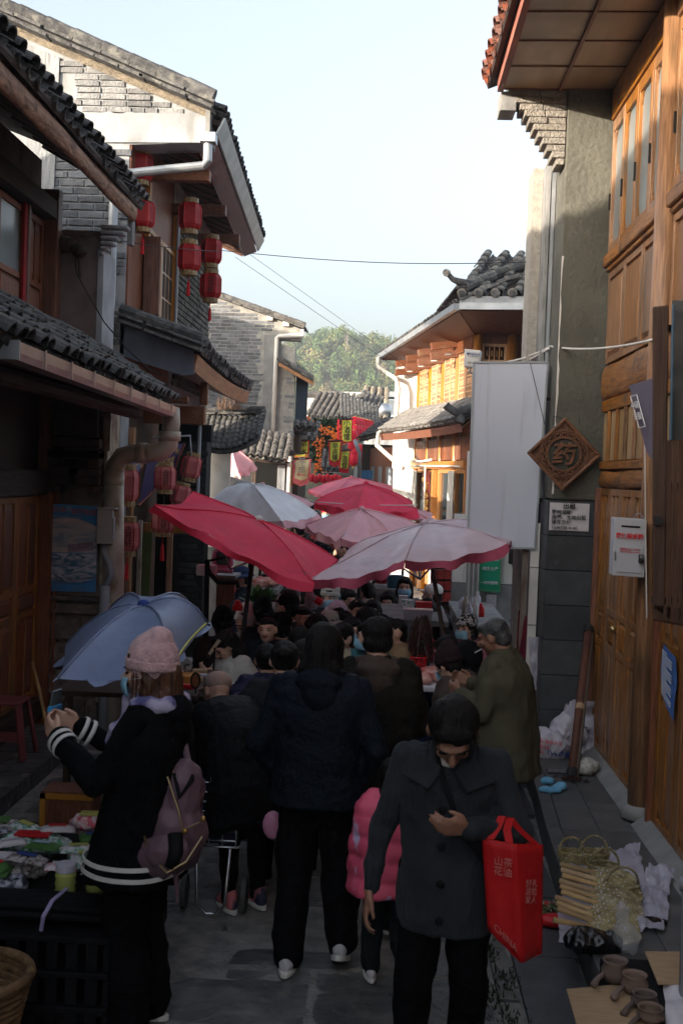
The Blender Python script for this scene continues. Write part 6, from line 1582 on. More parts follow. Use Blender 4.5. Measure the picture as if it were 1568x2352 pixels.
def fabric(nm,c,rough=.85,bump=.7,scale=7,sheen=.0,bs=None,c2=None,stretch=(1,1,1)):
 if nm not in FAB:FAB[nm]=mat(nm,c,c2 or tuple(x*.7 for x in c),rough=rough,scale=scale,bump=bump,bscale=bs,sheen=sheen,stretch=stretch,spec=.12)
 return FAB[nm]
BLK=fabric('black_cloth',(.0045,.0045,.0055));DNAVY=fabric('dark_navy_nylon',(.005,.009,.016),rough=.7);TROU=fabric('black_trousers',(.003,.003,.004))
OLIV=fabric('olive_green_jacket',(.085,.078,.05),scale=3,bump=.4);BRN=fabric('dark_brown_hood',(.07,.05,.04));KNIT=fabric('grey_knit',(.030,.034,.040),rough=.95,bump=.5,bs=60,sheen=.04,stretch=(1,1,.25))
WHT=fabric('white_coat',(.52,.50,.46),scale=4);PINKP=fabric('pink_puffer',(.62,.10,.20),rough=.5,scale=3,bump=.25);PURP=fabric('purple_coat',(.075,.040,.10));JEAN=fabric('blue_denim',(.075,.14,.25),scale=14)
GRYS=fabric('grey_vest',(.20,.22,.25));MAUV=fabric('mauve_puffer',(.33,.12,.15),rough=.6);PLAID=fabric('dark_plaid',(.025,.035,.06),scale=20);REDH=fabric('crimson_scarf',(.32,.02,.045));WHTD=fabric('white_down_jacket',(.42,.42,.44),rough=.6);CHAR=fabric('charcoal_jacket',(.05,.052,.058));BEAN=fabric('pink_knit_beanie',(.66,.42,.43),rough=.95,scale=30,bump=.5,sheen=.2);BEIG=fabric('beige_cap_cloth',(.48,.33,.27),scale=4)
def rmesh(prims,voxel,smooth=4,disp=None,clampz=None,name='shape',mats=None,quilt=None,decim=None):
 """one continuous surface grown over a set of tapered limbs; each face keeps the material of the limb it came from"""
 mb=MB()
 for p in prims:
  k=p[0]
  if k=='c':
   _,a,b_,ra,rb=p[:5];a=V(a);b_=V(b_)
   n=10;d=b_-a;L=max(d.length,1e-5);d=d/L;pts=[];rs=[]
   for q in(-1,-.8,-.45,0):pts.append(a+d*ra*q);rs.append(ra*math.sqrt(max(0.02,1-q*q)))
   for q in(0,.45,.8,1):pts.append(b_+d*rb*q);rs.append(rb*math.sqrt(max(0.02,1-q*q)))
   if L<1e-4:mb.ell(a,(ra,ra,ra),12,8)
   else:mb.tube(pts,rs,n)
  elif k=='e':mb.ell(p[1],p[2],16,10,rot=p[3])
  elif k=='l':  # loft of ellipse rings [(centre, rx, ry, normal tilt matrix)]
   rings=p[1];n=18;b0=len(mb.v)
   for(c,rx,ry,M)in rings:
    for j in range(n):
     t=2*math.pi*j/n;ct,st_=math.cos(t),math.sin(t)
     q=V((rx*math.copysign(abs(ct)**.85,ct),ry*math.copysign(abs(st_)**.85,st_),0));mb.v.append(tuple(V(c)+M@q))
   for i in range(len(rings)-1):
    for j in range(n):mb.f.append((b0+i*n+j,b0+i*n+(j+1)%n,b0+(i+1)*n+(j+1)%n,b0+(i+1)*n+j));mb.m.append(0)
   mb.f.append(tuple(b0+j for j in reversed(range(n))));mb.m.append(0);mb.f.append(tuple(b0+(len(rings)-1)*n+j for j in range(n)));mb.m.append(0)
 me=bpy.data.meshes.new('tmp');me.from_pydata(mb.v,[],mb.f)
 ob=bpy.data.objects.new('tmp',me);TMPS.collection.objects.link(ob)
 r=ob.modifiers.new('r','REMESH');r.mode='VOXEL';r.voxel_size=voxel;r.use_smooth_shade=True
 if smooth:s=ob.modifiers.new('s','SMOOTH');s.factor=.5;s.iterations=smooth
 TMPS.view_layers[0].update();dg=TMPS.view_layers[0].depsgraph;out=bpy.data.meshes.new_from_object(ob.evaluated_get(dg))
 bpy.data.objects.remove(ob);bpy.data.meshes.remove(me)
 n=len(out.vertices);co=np.empty(n*3);out.vertices.foreach_get('co',co);co=co.reshape(-1,3)
 if disp or quilt:
  no=np.empty(n*3);out.vertices.foreach_get('normal',no);no=no.reshape(-1,3)
  if quilt:
   fr,amp=quilt[:2];ph=co[:,2]*fr+.6*np.sin(co[:,0]*7)+.3*np.sin(co[:,1]*9)
   co+=no*(amp*(np.abs(np.cos(ph))**.6-.5))[:,None]
  if disp:
   amp,fq,sd=disp
   nz=np.array([mnoise.noise(V((c[0]*fq+sd,c[1]*fq,c[2]*fq*.7)))+.9*(.25-abs(mnoise.noise(V((c[0]*fq*1.5+c[2]*3,c[1]*fq*1.5+sd,c[2]*fq*1.1-c[0]*4)))))for c in co])
   co+=no*(amp*nz)[:,None]
 if clampz is not None:co[:,2]=np.maximum(co[:,2],clampz)
 out.vertices.foreach_set('co',co.reshape(-1));
 mats=mats or[SKIN]
 out.materials.clear()
 for m_ in mats:out.materials.append(m_)
 if len(mats)>1:
  pc=np.empty(len(out.polygons)*3);out.polygons.foreach_get('center',pc);pc=pc.reshape(-1,3)
  best=np.full(len(pc),1e9);mi=np.zeros(len(pc),dtype=np.int32)
  for p in prims:
   if p[0]=='c':
    a=np.array(p[1]);b_=np.array(p[2]);d=b_-a;t=np.clip(((pc-a)@d)/max(d@d,1e-9),0,1)
    dist=np.linalg.norm(pc-a-t[:,None]*d,axis=1)-(p[3]*(1-t)+p[4]*t);k=p[5]if len(p)>5 else 0
   elif p[0]=='e':
    dist=(np.linalg.norm((pc-np.array(p[1]))@np.array(p[3]or Matrix.Identity(3))/np.array(p[2]),axis=1)-1)*min(p[2]);k=p[4]if len(p)>4 else 0
   else:continue
   w_=dist<best;best[w_]=dist[w_];mi[w_]=k
  out.polygons.foreach_set('material_index',mi)
 out.polygons.foreach_set('use_smooth',[True]*len(out.polygons))
 out.name=name;out.update()
 return out
def part(name,me,parent,label=None):
 o=bpy.data.objects.new(name,me);COL.objects.link(o);o.parent=parent
 if label:o['label']=label
 return o
def RX(a):return Matrix.Rotation(R_(a),3,'X')
def RZm(a):return Matrix.Rotation(R_(a),3,'Z')
def finger_prims(w,d,side,S,curl=25,k=1,spread=1.0,palm=None):
 """five bent fingers from a palm; w wrist, d hand direction, side = thumb side"""
 d=V(d).normalized();side=V(side);side=(side-d*side.dot(d)).normalized();nrm=d.cross(side).normalized()
 if palm is not None and nrm.dot(V(palm))<0:nrm=-nrm
 w=V(w);pl=.095*S;pr=[]
 for q in(-.028,-.009,.010,.028):pr.append(('c',w+side*q*.6*S,w+d*pl*.9+side*q*S,.014*S,.0125*S,k))
 for q,L,dl in((.030,.070,.0),(.010,.080,.006),(-.010,.074,.003),(-.028,.056,-.006)):
  p=w+d*(pl+dl*S)+side*q*S;dd=d.copy();ln=L*S
  for seg,fr in enumerate((.42,.32,.26)):
   a=R_(curl*(.6+.5*seg));dd=(dd*math.cos(a)+nrm*math.sin(a)).normalized()
   e=p+dd*ln*fr;pr.append(('c',p,e,(.0088-.0008*seg)*S,(.0082-.001*seg)*S,k));p=e
 t0=w+d*.02*S+side*.022*S;t1=t0+(d*.6+side*.7+nrm*.25)*.034*S;t2=t1+(d*.9+side*.2+nrm*.3).normalized()*.032*S;t3=t2+(d*.95-side*.05+nrm*.35).normalized()*.024*S
 pr+=[('c',t0,t1,.015*S,.012*S,k),('c',t1,t2,.011*S,.0098*S,k),('c',t2,t3,.0095*S,.0082*S,k)]
 return pr
PC=[0]
def person(label,loc,rz,H=1.62,top=BLK,bottom=TROU,hair='short',hairm=None,hat=None,hatm=None,mask=False,lean=0,head=(0,0),arms=('down','down'),
legs='stand',hem=.48,puff=0.0,quilt=None,q='far',skin=None,shoe=None,group=None,hood=None,bulk=1.0,twist=0,shoem2=None,collar=None,widen=1.0,hemflare=1.0,zipm=None,handcurl=(25,25),hs=1.06,wide=1.0):
 PC[0]+=1;sd=PC[0]*1.7
 S=H/1.65;skin=skin or SKIN;vox={'near':.0075,'mid':.0125,'far':.016}[q];cv={'near':.012,'mid':.016,'far':.021}[q]
 t=thing('person',label,'person',(0,0,0),0,group)
 hipz={'stand':.52,'walk':.51,'stride':{-1:((-.055,0,.51),(-.06,.0,.28),(-.058,-.07,.045),0),1:((.055,0,.51),(.07,.02,.28),(.085,.0,.06),20)},
 'walk2':.51,'stride':.51,'sit':.27,'squat':.17}[legs]*H
 hip=V((0,0,hipz));RL=RX(-lean)@Matrix.Identity(3)  # lean forward (+Y)
 T=Matrix.Rotation(R_(twist),3,'Z')
 def up(x,y,z):return hip+RL@(T@(V((x,y,z))*H))
 sh={-1:up(-.108*widen,0,.295),1:up(.108*widen,0,.295)}
 neck0,neck1=up(0,-.008,.31),up(0,.008,.343)
 HP,HYw=head
 RH=RL@T@RZm(HYw)@RX(-HP)
 hc=neck1+RH@(V((0,.012,.058))*H)
 SH=S*hs
 def hd(x,y,z):return hc+RH@(V((x,y,z))*SH)
 # arms: (elbow offset, wrist offset) from shoulder in body units, in the leaned, twisted torso space unless 'w' (world)
 AP={'down':((.03,-.01,-.18),(.035,.03,-.33)),'fwd':((.03,.02,-.175),(-.035,.135,-.15)),'up':((.045,.07,-.15),(-.01,.17,-.02)),'phone':((.02,.08,-.15),(-.045,.17,-.03)),
 'reach':((.03,.13,-.10),(.0,.26,-.14)),'bag':((.045,-.01,-.175),(.03,.10,-.14)),'pocket':((.055,-.03,-.175),(.0,.045,-.29)),'low':((.04,.06,-.16),(.0,.16,-.24)),'belly':((.04,.0,-.17),(-.09,.11,-.165))}
 prims=[];arm={}
 for i,s in((0,-1),(1,1)):
  a=arms[i];e_,w_=AP[a]if isinstance(a,str)else a
  M3=RL@T
  el=sh[s]+M3@(V((e_[0]*s,e_[1],e_[2]))*H);wr=sh[s]+M3@(V((w_[0]*s,w_[1],w_[2]))*H)
  arm[s]=(el,wr)
  # skeleton limbs
 LP={'stand':{-1:((-.055,0,.52),(-.055,.01,.285),(-.056,-.01,.045),0),1:((.055,0,.52),(.057,.01,.285),(.06,-.01,.045),0)},
 'walk':{-1:((-.055,0,.51),(-.055,.07,.29),(-.05,.10,.05),0),1:((.055,0,.51),(.055,-.02,.28),(.05,-.16,.10),55)},
 'stride':{-1:((-.055,0,.51),(-.06,.0,.28),(-.058,-.07,.045),0),1:((.055,0,.51),(.07,.02,.28),(.085,.0,.06),20)},
 'walk2':{-1:((-.055,0,.51),(-.06,.0,.28),(-.055,-.10,.055),22),1:((.055,0,.51),(.055,.05,.285),(.055,.06,.045),0)},
 'sit':{-1:((-.055,0,.27),(-.075,.24,.29),(-.07,.22,.045),0),1:((.055,0,.27),(.08,.24,.29),(.085,.25,.045),0)},
 'squat':{-1:((-.055,0,.17),(-.09,.20,.31),(-.08,.04,.045),0),1:((.055,0,.17),(.09,.20,.31),(.08,.04,.045),0)}}[legs]
 leg={s:tuple(V(x)*H if not isinstance(x,(int,float))else x for x in LP[s])for s in(-1,1)}
 mi_s,mi_t,mi_b=0,1,2
 hi=q=='near'
 # head
 prims+=[('e',hd(0,-.012,.020),(.074*SH,.088*SH,.085*SH),RH,0),('e',hd(0,.022,-.030),(.057*SH,.060*SH,.072*SH),RH,0),('e',hd(0,.050,-.078),(.030*SH,.026*SH,.024*SH),RH,0),
 ('c',hd(0,.083,.004),hd(0,.104,-.024),.009*SH,.0135*SH,0),('e',hd(0,.074,.022),(.048*SH,.018*SH,.012*SH),RH,0),('e',hd(-.030,.066,-.018),(.022*SH,.018*SH,.02*SH),RH,0),('e',hd(.030,.066,-.018),(.022*SH,.018*SH,.02*SH),RH,0),
 ('e',hd(0,.082,-.050),(.023*SH,.012*SH,.0085*SH),RH,3),('e',hd(-.076,-.005,-.006),(.011*SH,.019*SH,.032*SH),RH,0),('e',hd(.076,-.005,-.006),(.011*SH,.019*SH,.032*SH),RH,0),
 ('c',neck0,hd(0,-.018,-.04),.056*SH,.052*SH,0)]
 # torso
 prims+=[('c',up(-.05,0,.27),up(.05,0,.27),.085*S,.085*S,1),('c',up(0,0,.25),up(0,0,.10),.115*S,.10*S,1),('c',hip+V((-.04*H,0,0)),hip+V((.04*H,0,0)),.10*S,.10*S,2),('c',up(-.09,0,.29),up(0,0,.31),.05*S,.055*S,1),('c',up(.09,0,.29),up(0,0,.31),.05*S,.055*S,1)]
 for s in(-1,1):
  el,wr=arm[s];prims+=[('c',sh[s],el,.050*S,.038*S,1),('c',el,wr,.036*S,.025*S,1 if q=='far' else 0)]
  hdr=(wr-el).normalized()
  inner=(RL@T@V((-s,.25,.1)))
  if q=='far':
   prims+=[('c',wr,wr+hdr*.075*S,.026*S,.028*S,0)]
   sd_=hdr.cross(V((0,0,1)));sd_=sd_.normalized()if sd_.length>.1 else V((1,0,0))
   for f_ in(-.03,-.010,.010,.03):prims.append(('c',wr+hdr*.075*S+sd_*f_*S,wr+hdr*(.145-abs(f_)*.4)*S+sd_*f_*1.1*S+inner*.02,.0105*S,.009*S,0))
   prims.append(('c',wr+hdr*.03*S+inner*.02,wr+hdr*.08*S+inner*.045,.012*S,.010*S,0))
  else:
   prims+=finger_prims(wr,hdr,(RL@T@V((-s*.3,.6,.8))),S,curl=handcurl[0 if s<0 else 1],k=0,palm=inner)
  h0,kn,an,rot=leg[s]
  prims+=[('c',h0,kn,.082*S,.056*S,2),('c',kn,an,.054*S,.036*S,2),('c',an,an+Matrix.Rotation(R_(rot),3,'X').inverted()@V((0,.13*S,-.03*S)),.032*S,.026*S,2)]
 part('body',rmesh(prims,vox,2,mats=[skin,top,bottom,LIPM]),t)
 # eyes and brows
 if not hi and False:pass
 mb=MB()
 for s in(-1,1):mb.ell(hd(.031*s,.0775,.002),(.0135*SH,.008*SH,.0055*SH),10,6,rot=RH)
 mb.build('eyes',EYEM,t,smooth=True)
 mb=MB()
 for s in(-1,1):mb.tube([hd(.014*s,.090,.019),hd(.032*s,.088,.025),hd(.050*s,.074,.021)],[.0028*SH,.0035*SH,.002*SH],5)
 mb.build('eyebrows',HAIRM,t)
 # trousers
 tr_=[('c',hip+V((-.045*H,0,.02)),hip+V((.045*H,0,.02)),.115*S,.115*S)]
 for s in(-1,1):
  h0,kn,an,rot=leg[s];tr_+=[('c',h0,kn,.095*S,.070*S*wide),('c',kn,an+V((0,0,.015*(wide>1))),.068*S*wide,.056*S*wide**1.6)]
 part('trousers',rmesh(tr_,cv,3,disp=(.018,7,sd),mats=[bottom]),t)
 for s in(-1,1):
  h0,kn,an,rot=leg[s];Rr=Matrix.Rotation(R_(-rot),3,'X');sm=shoe or M_BLACK
  def sf(x,y,z):return an+Rr@(V((x,y,z-.0))*S)
  base=-.075*H/1.65
  pr=[('e',sf(0,.035,-.025),(.040*S,.115*S,.038*S),Rr),('e',sf(0,.10,-.042),(.043*S,.062*S,.028*S),Rr),('e',sf(0,-.045,-.02),(.036*S,.042*S,.05*S),Rr),('c',sf(0,-.01,.0),sf(0,-.02,.03),.040*S,.042*S)]
  sh_o=part('shoe',rmesh(pr,.009 if q!='far' else .014,2,mats=[sm]),t)
  mb=MB();prof=[]
  for a in range(16):
   th=2*math.pi*a/16;prof.append((math.cos(th)*.046*(1+.12*math.sin(th)),math.sin(th)*.135+.032))
  mb.prism([sf(x,y,-.072)for x,y in prof],Rr@V((0,0,.026*S)));mb.build('sole',shoem2 or M_WHITE,sh_o,bevel=.004,local=True)
  # jacket
 B=bulk;I3=RL@T;rings=[]
 hz_=hem-LP[-1][0][2]if legs in('stand','walk','walk2','stride')else-.02
 prof=[(hz_,.135*B*hemflare,.105*B*hemflare),(hz_*.5+.02,.128*B,.10*B),(.08,.118*B,.092*B),(.16,.122*B,.092*B),(.235,.128*B*widen,.088*B),(.285,.118*B*widen,.072*B),(.315,.075*B,.055*B),(.335,.050,.046),(.352,.043,.041)]
 for z_,rx,ry in prof:
  if z_<0.02:c=hip+V((0,0,z_*H))+(RL@V((0,0,.02))*0);M_=T if lean<30 else Matrix.Rotation(R_(-lean*.5),3,'X')@T
  else:c=up(0,-.004,z_);M_=I3
  rings.append((c,rx*H,ry*H,M_))
 jk=[('l',rings)]
 for s in(-1,1):
  el,wr=arm[s];jk+=[('c',sh[s]+(sh[-s]-sh[s])*.12,el,.066*S*B,.056*S*B),('c',el,wr-(wr-el).normalized()*.015,.054*S*B,.042*S*B)]
 part('jacket',rmesh(jk,cv,5,disp=(.020 if not quilt else .010,8,sd),quilt=quilt,mats=[top]),t)
 # collar / hood
 if hood:
  pr=[('e',up(0,-.055,.315),(.115*S,.075*S,.055*S),I3),('c',up(-.055,.0,.325),up(0,-.06,.33),.032*S,.045*S),('c',up(.055,.0,.325),up(0,-.06,.33),.032*S,.045*S),('c',up(-.055,0,.325),up(-.02,.055,.30),.030*S,.02*S),('c',up(.055,0,.325),up(.02,.055,.30),.030*S,.02*S),('e',up(0,-.075,.275),(.085*S,.045*S,.07*S),I3)]
  part('hood',rmesh(pr,cv,3,disp=(.012,12,sd),mats=[hood]),t)
 elif collar:
  pr=[]
  for k in range(10):
   a0,a1=R_(36*k),R_(36*(k+1));pr.append(('c',up(.043*math.sin(a0),.04*math.cos(a0),.335),up(.043*math.sin(a1),.04*math.cos(a1),.335),.019*S,.019*S))
  part('collar',rmesh(pr,.012,2,mats=[collar]),t)
  # hair
 hm=hairm or HAIRM
 hk=[]
 if hair in('short','crop','long','bob','bun','bald'):
  g=1.0 if hair!='crop' else .95
  if hair=='bald':hk+=[('e',hd(0,-.030,.008),(.0775*SH,.082*SH,.078*SH),RH)]
  else:hk+=[('e',hd(0,-.020,.032),(.083*SH*g,.094*SH*g,.083*SH*g),RH),('e',hd(0,.045,.072),(.062*SH,.036*SH,.026*SH),RH)]
  if hair in('short','bob','crop'):hk+=[('e',hd(0,-.055,-.02),(.074*SH,.052*SH,.06*SH),RH)]
  if hair in('long','bob'):
   L=-.30 if hair=='long' else-.115
   for s in(-1,1):hk+=[('c',hd(.066*s,-.01,.02),hd(.072*s,-.02,-.10),.026*SH,.022*SH)]
   hk+=[('c',hd(0,-.06,.0),hd(0,-.075,-.11),.072*SH,.062*SH)]
   if hair=='long':
    for s in(-1,0,1):hk+=[('c',hd(.045*s,-.07,-.09),hc+(RH@(V((.05*s,-.065,-.10))*SH))+V((0,0,-.17*SH)),.046*SH,.030*SH)]
    for s in(-1,1):hk+=[('c',hd(.070*s,-.005,-.07),hc+(RH@(V((.075*s,.005,-.10))*SH))+V((0,0,-.14*SH)),.026*SH,.013*SH)]
  if hair=='bun':hk+=[('e',hd(0,-.115,.035),(.04*SH,.035*SH,.04*SH),RH),('e',hd(0,-.05,-.01),(.07*SH,.05*SH,.05*SH),RH)]
  part('hair',rmesh(hk,.009 if q=='near' else .013,2,disp=(.008,16,sd),mats=[hm]),t)
  if q=='near' and hair in('long','bob','short'):  # loose strands
   rr_=random.Random(PC[0]);mb=MB()
   for k in range(170 if hair=='long' else 90):
    a=rr_.uniform(-2.3,2.3);x,y_=math.sin(a)*.086,-math.cos(a)*.10-.01;z0=rr_.uniform(.0,.11)if hair!='long' else rr_.uniform(-.05,.09);L=rr_.uniform(.05,.09)if hair=='short' else rr_.uniform(.1,.22)
    p0=hd(x*(1-max(0,z0)*4),y_*(1-max(0,z0)*4),z0);p1=p0+RH@(V((x,y_,0))*.08)+V((0,0,-L*.5*SH));p2=p1+V((rr_.uniform(-.008,.008),rr_.uniform(-.008,.008),-L*.5*SH));mb.tube([p0,p1,p2],[.0016,.0014,.0005],3,cap=False)
   o_=mb.build('loose_strands',hm,t,local=True);o_['kind']='stuff'
 if hat:
  Hm=hatm or BLK
  if hat=='beanie':
   pr=[('e',hd(0,-.022,.050),(.094*SH,.106*SH,.112*SH),RH),('e',hd(0,-.045,.125),(.064*SH,.06*SH,.055*SH),RH)]
   o_=part('beanie',rmesh(pr,.009,2,disp=(.003,10,sd),mats=[Hm]),t)
   prr=[]
   for k in range(16):
    a0,a1=R_(22.5*k),R_(22.5*(k+1));f_=lambda a:hd(.086*math.sin(a),-.018+.098*math.cos(a),.022+.012*math.cos(a));prr.append(('c',f_(a0),f_(a1),.013*SH,.013*SH));prr.append(('c',f_(a0)+RH@V((0,0,.022*SH)),f_(a1)+RH@V((0,0,.022*SH)),.013*SH,.013*SH))
   part('folded_brim',rmesh(prr,.009,2,mats=[Hm]),t)
  elif hat in('cap','bucket'):
   pr=[('e',hd(0,-.015,.055),(.088*SH,.098*SH,.075*SH),RH)]
   if hat=='cap':pr+=[('e',hd(0,.105,.045),(.062*SH,.065*SH,.009*SH),RH)]
   part('cap' if hat=='cap' else 'bucket_hat',rmesh(pr,.009 if q!='far' else .010,1,mats=[Hm]),t)
   if hat=='bucket':
    mb=MB();vs=[];
    for k in range(24):
     a=R_(15*k)
     for(rx,ry,z_)in((.086,.096,.050),(.128,.140,.018)):vs.append(hd(rx*math.sin(a),-.012+ry*math.cos(a),z_))
    mb.add(vs,[(2*k,2*k+1,2*((k+1)%24)+1,2*((k+1)%24))for k in range(24)]);mb.build('hat_brim',Hm,t,smooth=True,solid=.006,local=True)
  elif hat=='hoodup':
   pr=[('e',hd(0,-.028,.022),(.105*SH,.112*SH,.118*SH),RH),('e',hd(0,-.05,-.08),(.10*SH,.08*SH,.08*SH),RH)]
   part('raised_hood',rmesh(pr,.012,2,disp=(.010,12,sd),mats=[Hm]),t)
 if mask:
  mb=MB();b_=[]
  def mk(i,j):
   a=R_(-58+116*i);z_=-.012-.075*j;r_=.062+.012*math.cos(a)+.016*math.sin(math.pi*j)*math.cos(a);return tuple(hd(math.sin(a)*r_*1.05,.030+math.cos(a)*(.066+.014*math.sin(math.pi*min(1,j*.9+.1))),z_))
  mb.grid(mk,12,8);o_=mb.build('mask',MASKM,t,smooth=True,solid=.002,local=True)
  mb=MB()
  for s in(-1,1):
   for z_ in(-.02,-.08):mb.tube([hd(.060*s,.062,z_),hd(.078*s,-.01,-.01-.01*(z_<-.05))],.0018,4)
  mb.build('mask_strap',M_WHITE,o_,local=True)
 t.location=V(loc);t.rotation_euler=(0,0,R_(rz))
 t['_']=0;del t['_']
 return dict(t=t,hd=hd,up=up,arm=arm,leg=leg,S=S,M=Matrix.Translation(V(loc))@Matrix.Rotation(R_(rz),4,'Z'),RH=RH)
def W(pd,p):return pd['M']@V(p)
def locate(px,py,y,H,lean=0,hipz=.52,g=0.0):
 """stand a figure so that its head top meets a sight line at distance y; feet on the ground g"""
 p=YP(px,py,y);return V((p.x,p.y,g))
 # ---- foreground ---------------------------------------------------------------
 # 1 woman in a pink beanie
yb=4.72;p=YP(330,1450,yb)
VARS=fabric('black_varsity_wool',(.0035,.004,.005),rough=.95)
w1=person('woman in a pink beanie and mask photographing with her phone, striped cuffs',(p.x+.01,yb,0),78,H=1.60,wide=1.45,top=VARS,hair='long',hairm=HAIRB,hat='beanie',hatm=BEAN,mask=True,
arms=(((.03,.07,-.16),(-.06,.23,-.10)),((.05,.10,-.165),(-.03,.24,-.10))),lean=-6,head=(10,8),legs='stand',hem=.40,bulk=1.08,q='near',hood=VARS,hemflare=1.1,handcurl=(32,40))
def stripes(pd,a,b_,r,m_,ks=(.02,.055),w_=.018):
 d=(V(b_)-V(a)).normalized()
 for k in ks:
  mb=MB();c=V(b_)-d*k;n=18;mb.tube([c-d*w_/2,c+d*w_/2],r,n,cap=False);mb.build('cuff_stripe',m_,pd['t'],smooth=True,local=True,solid=.004)
for s in(-1,1):stripes(w1,*w1['arm'][s],.056,M_WHITE)
jm=[c for c in w1['t'].children if c.name.startswith('jacket')][0].data
jc=np.array([v.co[:]for v in jm.vertices]);mb=MB()
for z0 in(.682,.722):
 n=40;rr_=[];sel=jc[np.abs(jc[:,2]-z0)<.03];ang=np.arctan2(sel[:,1],sel[:,0]);rad=np.hypot(sel[:,0],sel[:,1])
 for k in range(n):
  a=-math.pi+2*math.pi*k/n;d_=np.abs((ang-a+math.pi)%(2*math.pi)-math.pi);q_=rad[d_<.2];q_=q_[q_>.12];rr_.append(float(np.percentile(q_,88))if len(q_)else .2)
 rr_=[sum(rr_[(k+m)%n]for m in(-1,0,1))/3+.004 for k in range(n)];vs=[]
 for k in range(n):
  a=-math.pi+2*math.pi*k/n
  for z_ in(0,.017):vs.append((rr_[k]*math.cos(a),rr_[k]*math.sin(a),z0+z_))
 mb.add(vs,[(2*k,2*((k+1)%n),2*((k+1)%n)+1,2*k+1)for k in range(n)])
mb.build('hem_stripe',M_WHITE,w1['t'],local=True,solid=.006)
sc_=rmesh([('c',w1['up'](-.06,.03,.325),w1['up'](.06,.035,.325),.035,.035),('c',w1['up'](-.06,.03,.325),w1['up'](-.05,-.05,.33),.035,.035),('c',w1['up'](.06,.035,.325),w1['up'](.05,-.05,.33),.035,.035),('c',w1['up'](.02,.07,.31),w1['up'](.0,.10,.22),.035,.028),('c',w1['up'](.0,.10,.24),w1['up'](.01,.11,.13),.030,.02)],.010,3,disp=(.02,14,3),mats=[mat('violet_white_scarf',(.42,.38,.52),(.10,.10,.24),rough=.9,scale=11,contrast=(.42,.55),bump=.4)])
part('scarf',sc_,w1['t'])
# phone held in her hands
wr=W(w1,w1['arm'][1][1]);ph=thing('phone','phone with blue strap held up by the woman in the pink beanie','phone',YP(113,1625,4.62))
pc_=YP(114,1618,wr.y-.02);fp=F(wr+V((-.10,-.01,.085)),(.25,.9,0),(.1,0,1),(-1,.2,0))
mb=MB();fbox(mb,fp,-.037,-.075,-.005,.037,.075,.005);mb.build('case',mat('phone_glass',(.10,.13,.14),(.05,.06,.07),rough=.2,spec=.7),ph,bevel=.004)
mb=MB();fbox(mb,fp,-.040,-.02,-.012,.040,.01,.012);mb.build('strap',mat('sky_blue_band',(.05,.28,.55),rough=.5),ph,bevel=.004)
# backpack on her back
bp_=thing('backpack','dusty mauve nylon backpack with brass zips on the shoulder of the woman in the beanie','backpack',YP(400,1880,4.5))
Mv=mat('mauve_nylon',(.17,.10,.125),(.11,.065,.08),rough=.55,scale=5,bump=.5,bscale=8)
c=YP(402,1885,4.62);
def bpp(x,y,z):return c+V((x,y,z))
pr=[('e',bpp(.0,.02,-.05),(.125,.13,.16),None),('e',bpp(.025,.02,.10),(.085,.10,.14),None),('c',bpp(.03,.0,.17),bpp(.04,.0,.22),.04,.02),('e',bpp(-.03,-.05,-.12),(.12,.09,.08),None)]
part('bag_body',(lambda me:(me.transform(Matrix.Translation(-wl(bp_))),me)[1])(rmesh(pr,.010,3,disp=(.022,9,5),mats=[Mv])),bp_)
pr=[('e',bpp(-.02,-.085,-.09),(.10,.055,.075),None)]
part('front_pocket',(lambda me:(me.transform(Matrix.Translation(-wl(bp_))),me)[1])(rmesh(pr,.010,3,disp=(.015,14,8),mats=[Mv])),bp_)
mb=MB();mb.tube([bpp(-.11,-.09,-.02),bpp(-.07,-.13,-.10),bpp(.0,-.145,-.16),bpp(.07,-.13,-.12),bpp(.12,-.06,-.04)],.005,6);mb.tube([bpp(-.02,-.09,.2),bpp(.03,-.11,.08),bpp(.05,-.12,.0),bpp(.12,-.05,.02)],.004,6);mb.build('zip',mat('old_brass',(.30,.22,.12),rough=.35,metal=.8),bp_)
mb=MB();mb.tube([bpp(.0,-.04,.20),bpp(.03,-.09,.12),bpp(.07,-.05,.18),bpp(.06,0,.22)],.011,8);mb.tube([bpp(.02,-.10,-.02),bpp(.03,-.13,-.08),bpp(.01,-.12,-.14)],.03,8);mb.build('black_strap',M_BLACK,bp_,smooth=True)
mb=MB()
for q_ in((-.015,-.03,.205),(.065,-.01,.215),(.12,-.06,.03),(.06,-.13,.0)):mb.ell(bpp(*q_),(.012,.012,.012),8,6)
mb.build('buckle',mat('bright_brass',(.65,.42,.12),rough=.25,metal=.9),bp_)
mb=MB();mb.tube([bpp(.02,-.06,-.19),bpp(.035,-.08,-.30)],[.012,.006],6);mb.tube([bpp(.05,.02,.20),bpp(.0,.10,.34),bpp(-.04,.20,.30)],.014,6);mb.build('hanging_strap',Mv,bp_)
# 2 central woman
p=YP(755,1450,5.4)
w2=person('woman from behind in a navy hooded puffer with long black hair and white sneakers',(p.x-.03,5.45,0),-4,H=1.63,top=DNAVY,hair='long',lean=0,head=(8,-10),arms=('pocket','pocket'),legs='stride',wide=1.25,hem=.47,bulk=1.03,quilt=(22,.005),q='near',hood=DNAVY,shoe=fabric('white_leather',(.62,.60,.62),rough=.5),widen=1.08)
mb=MB();
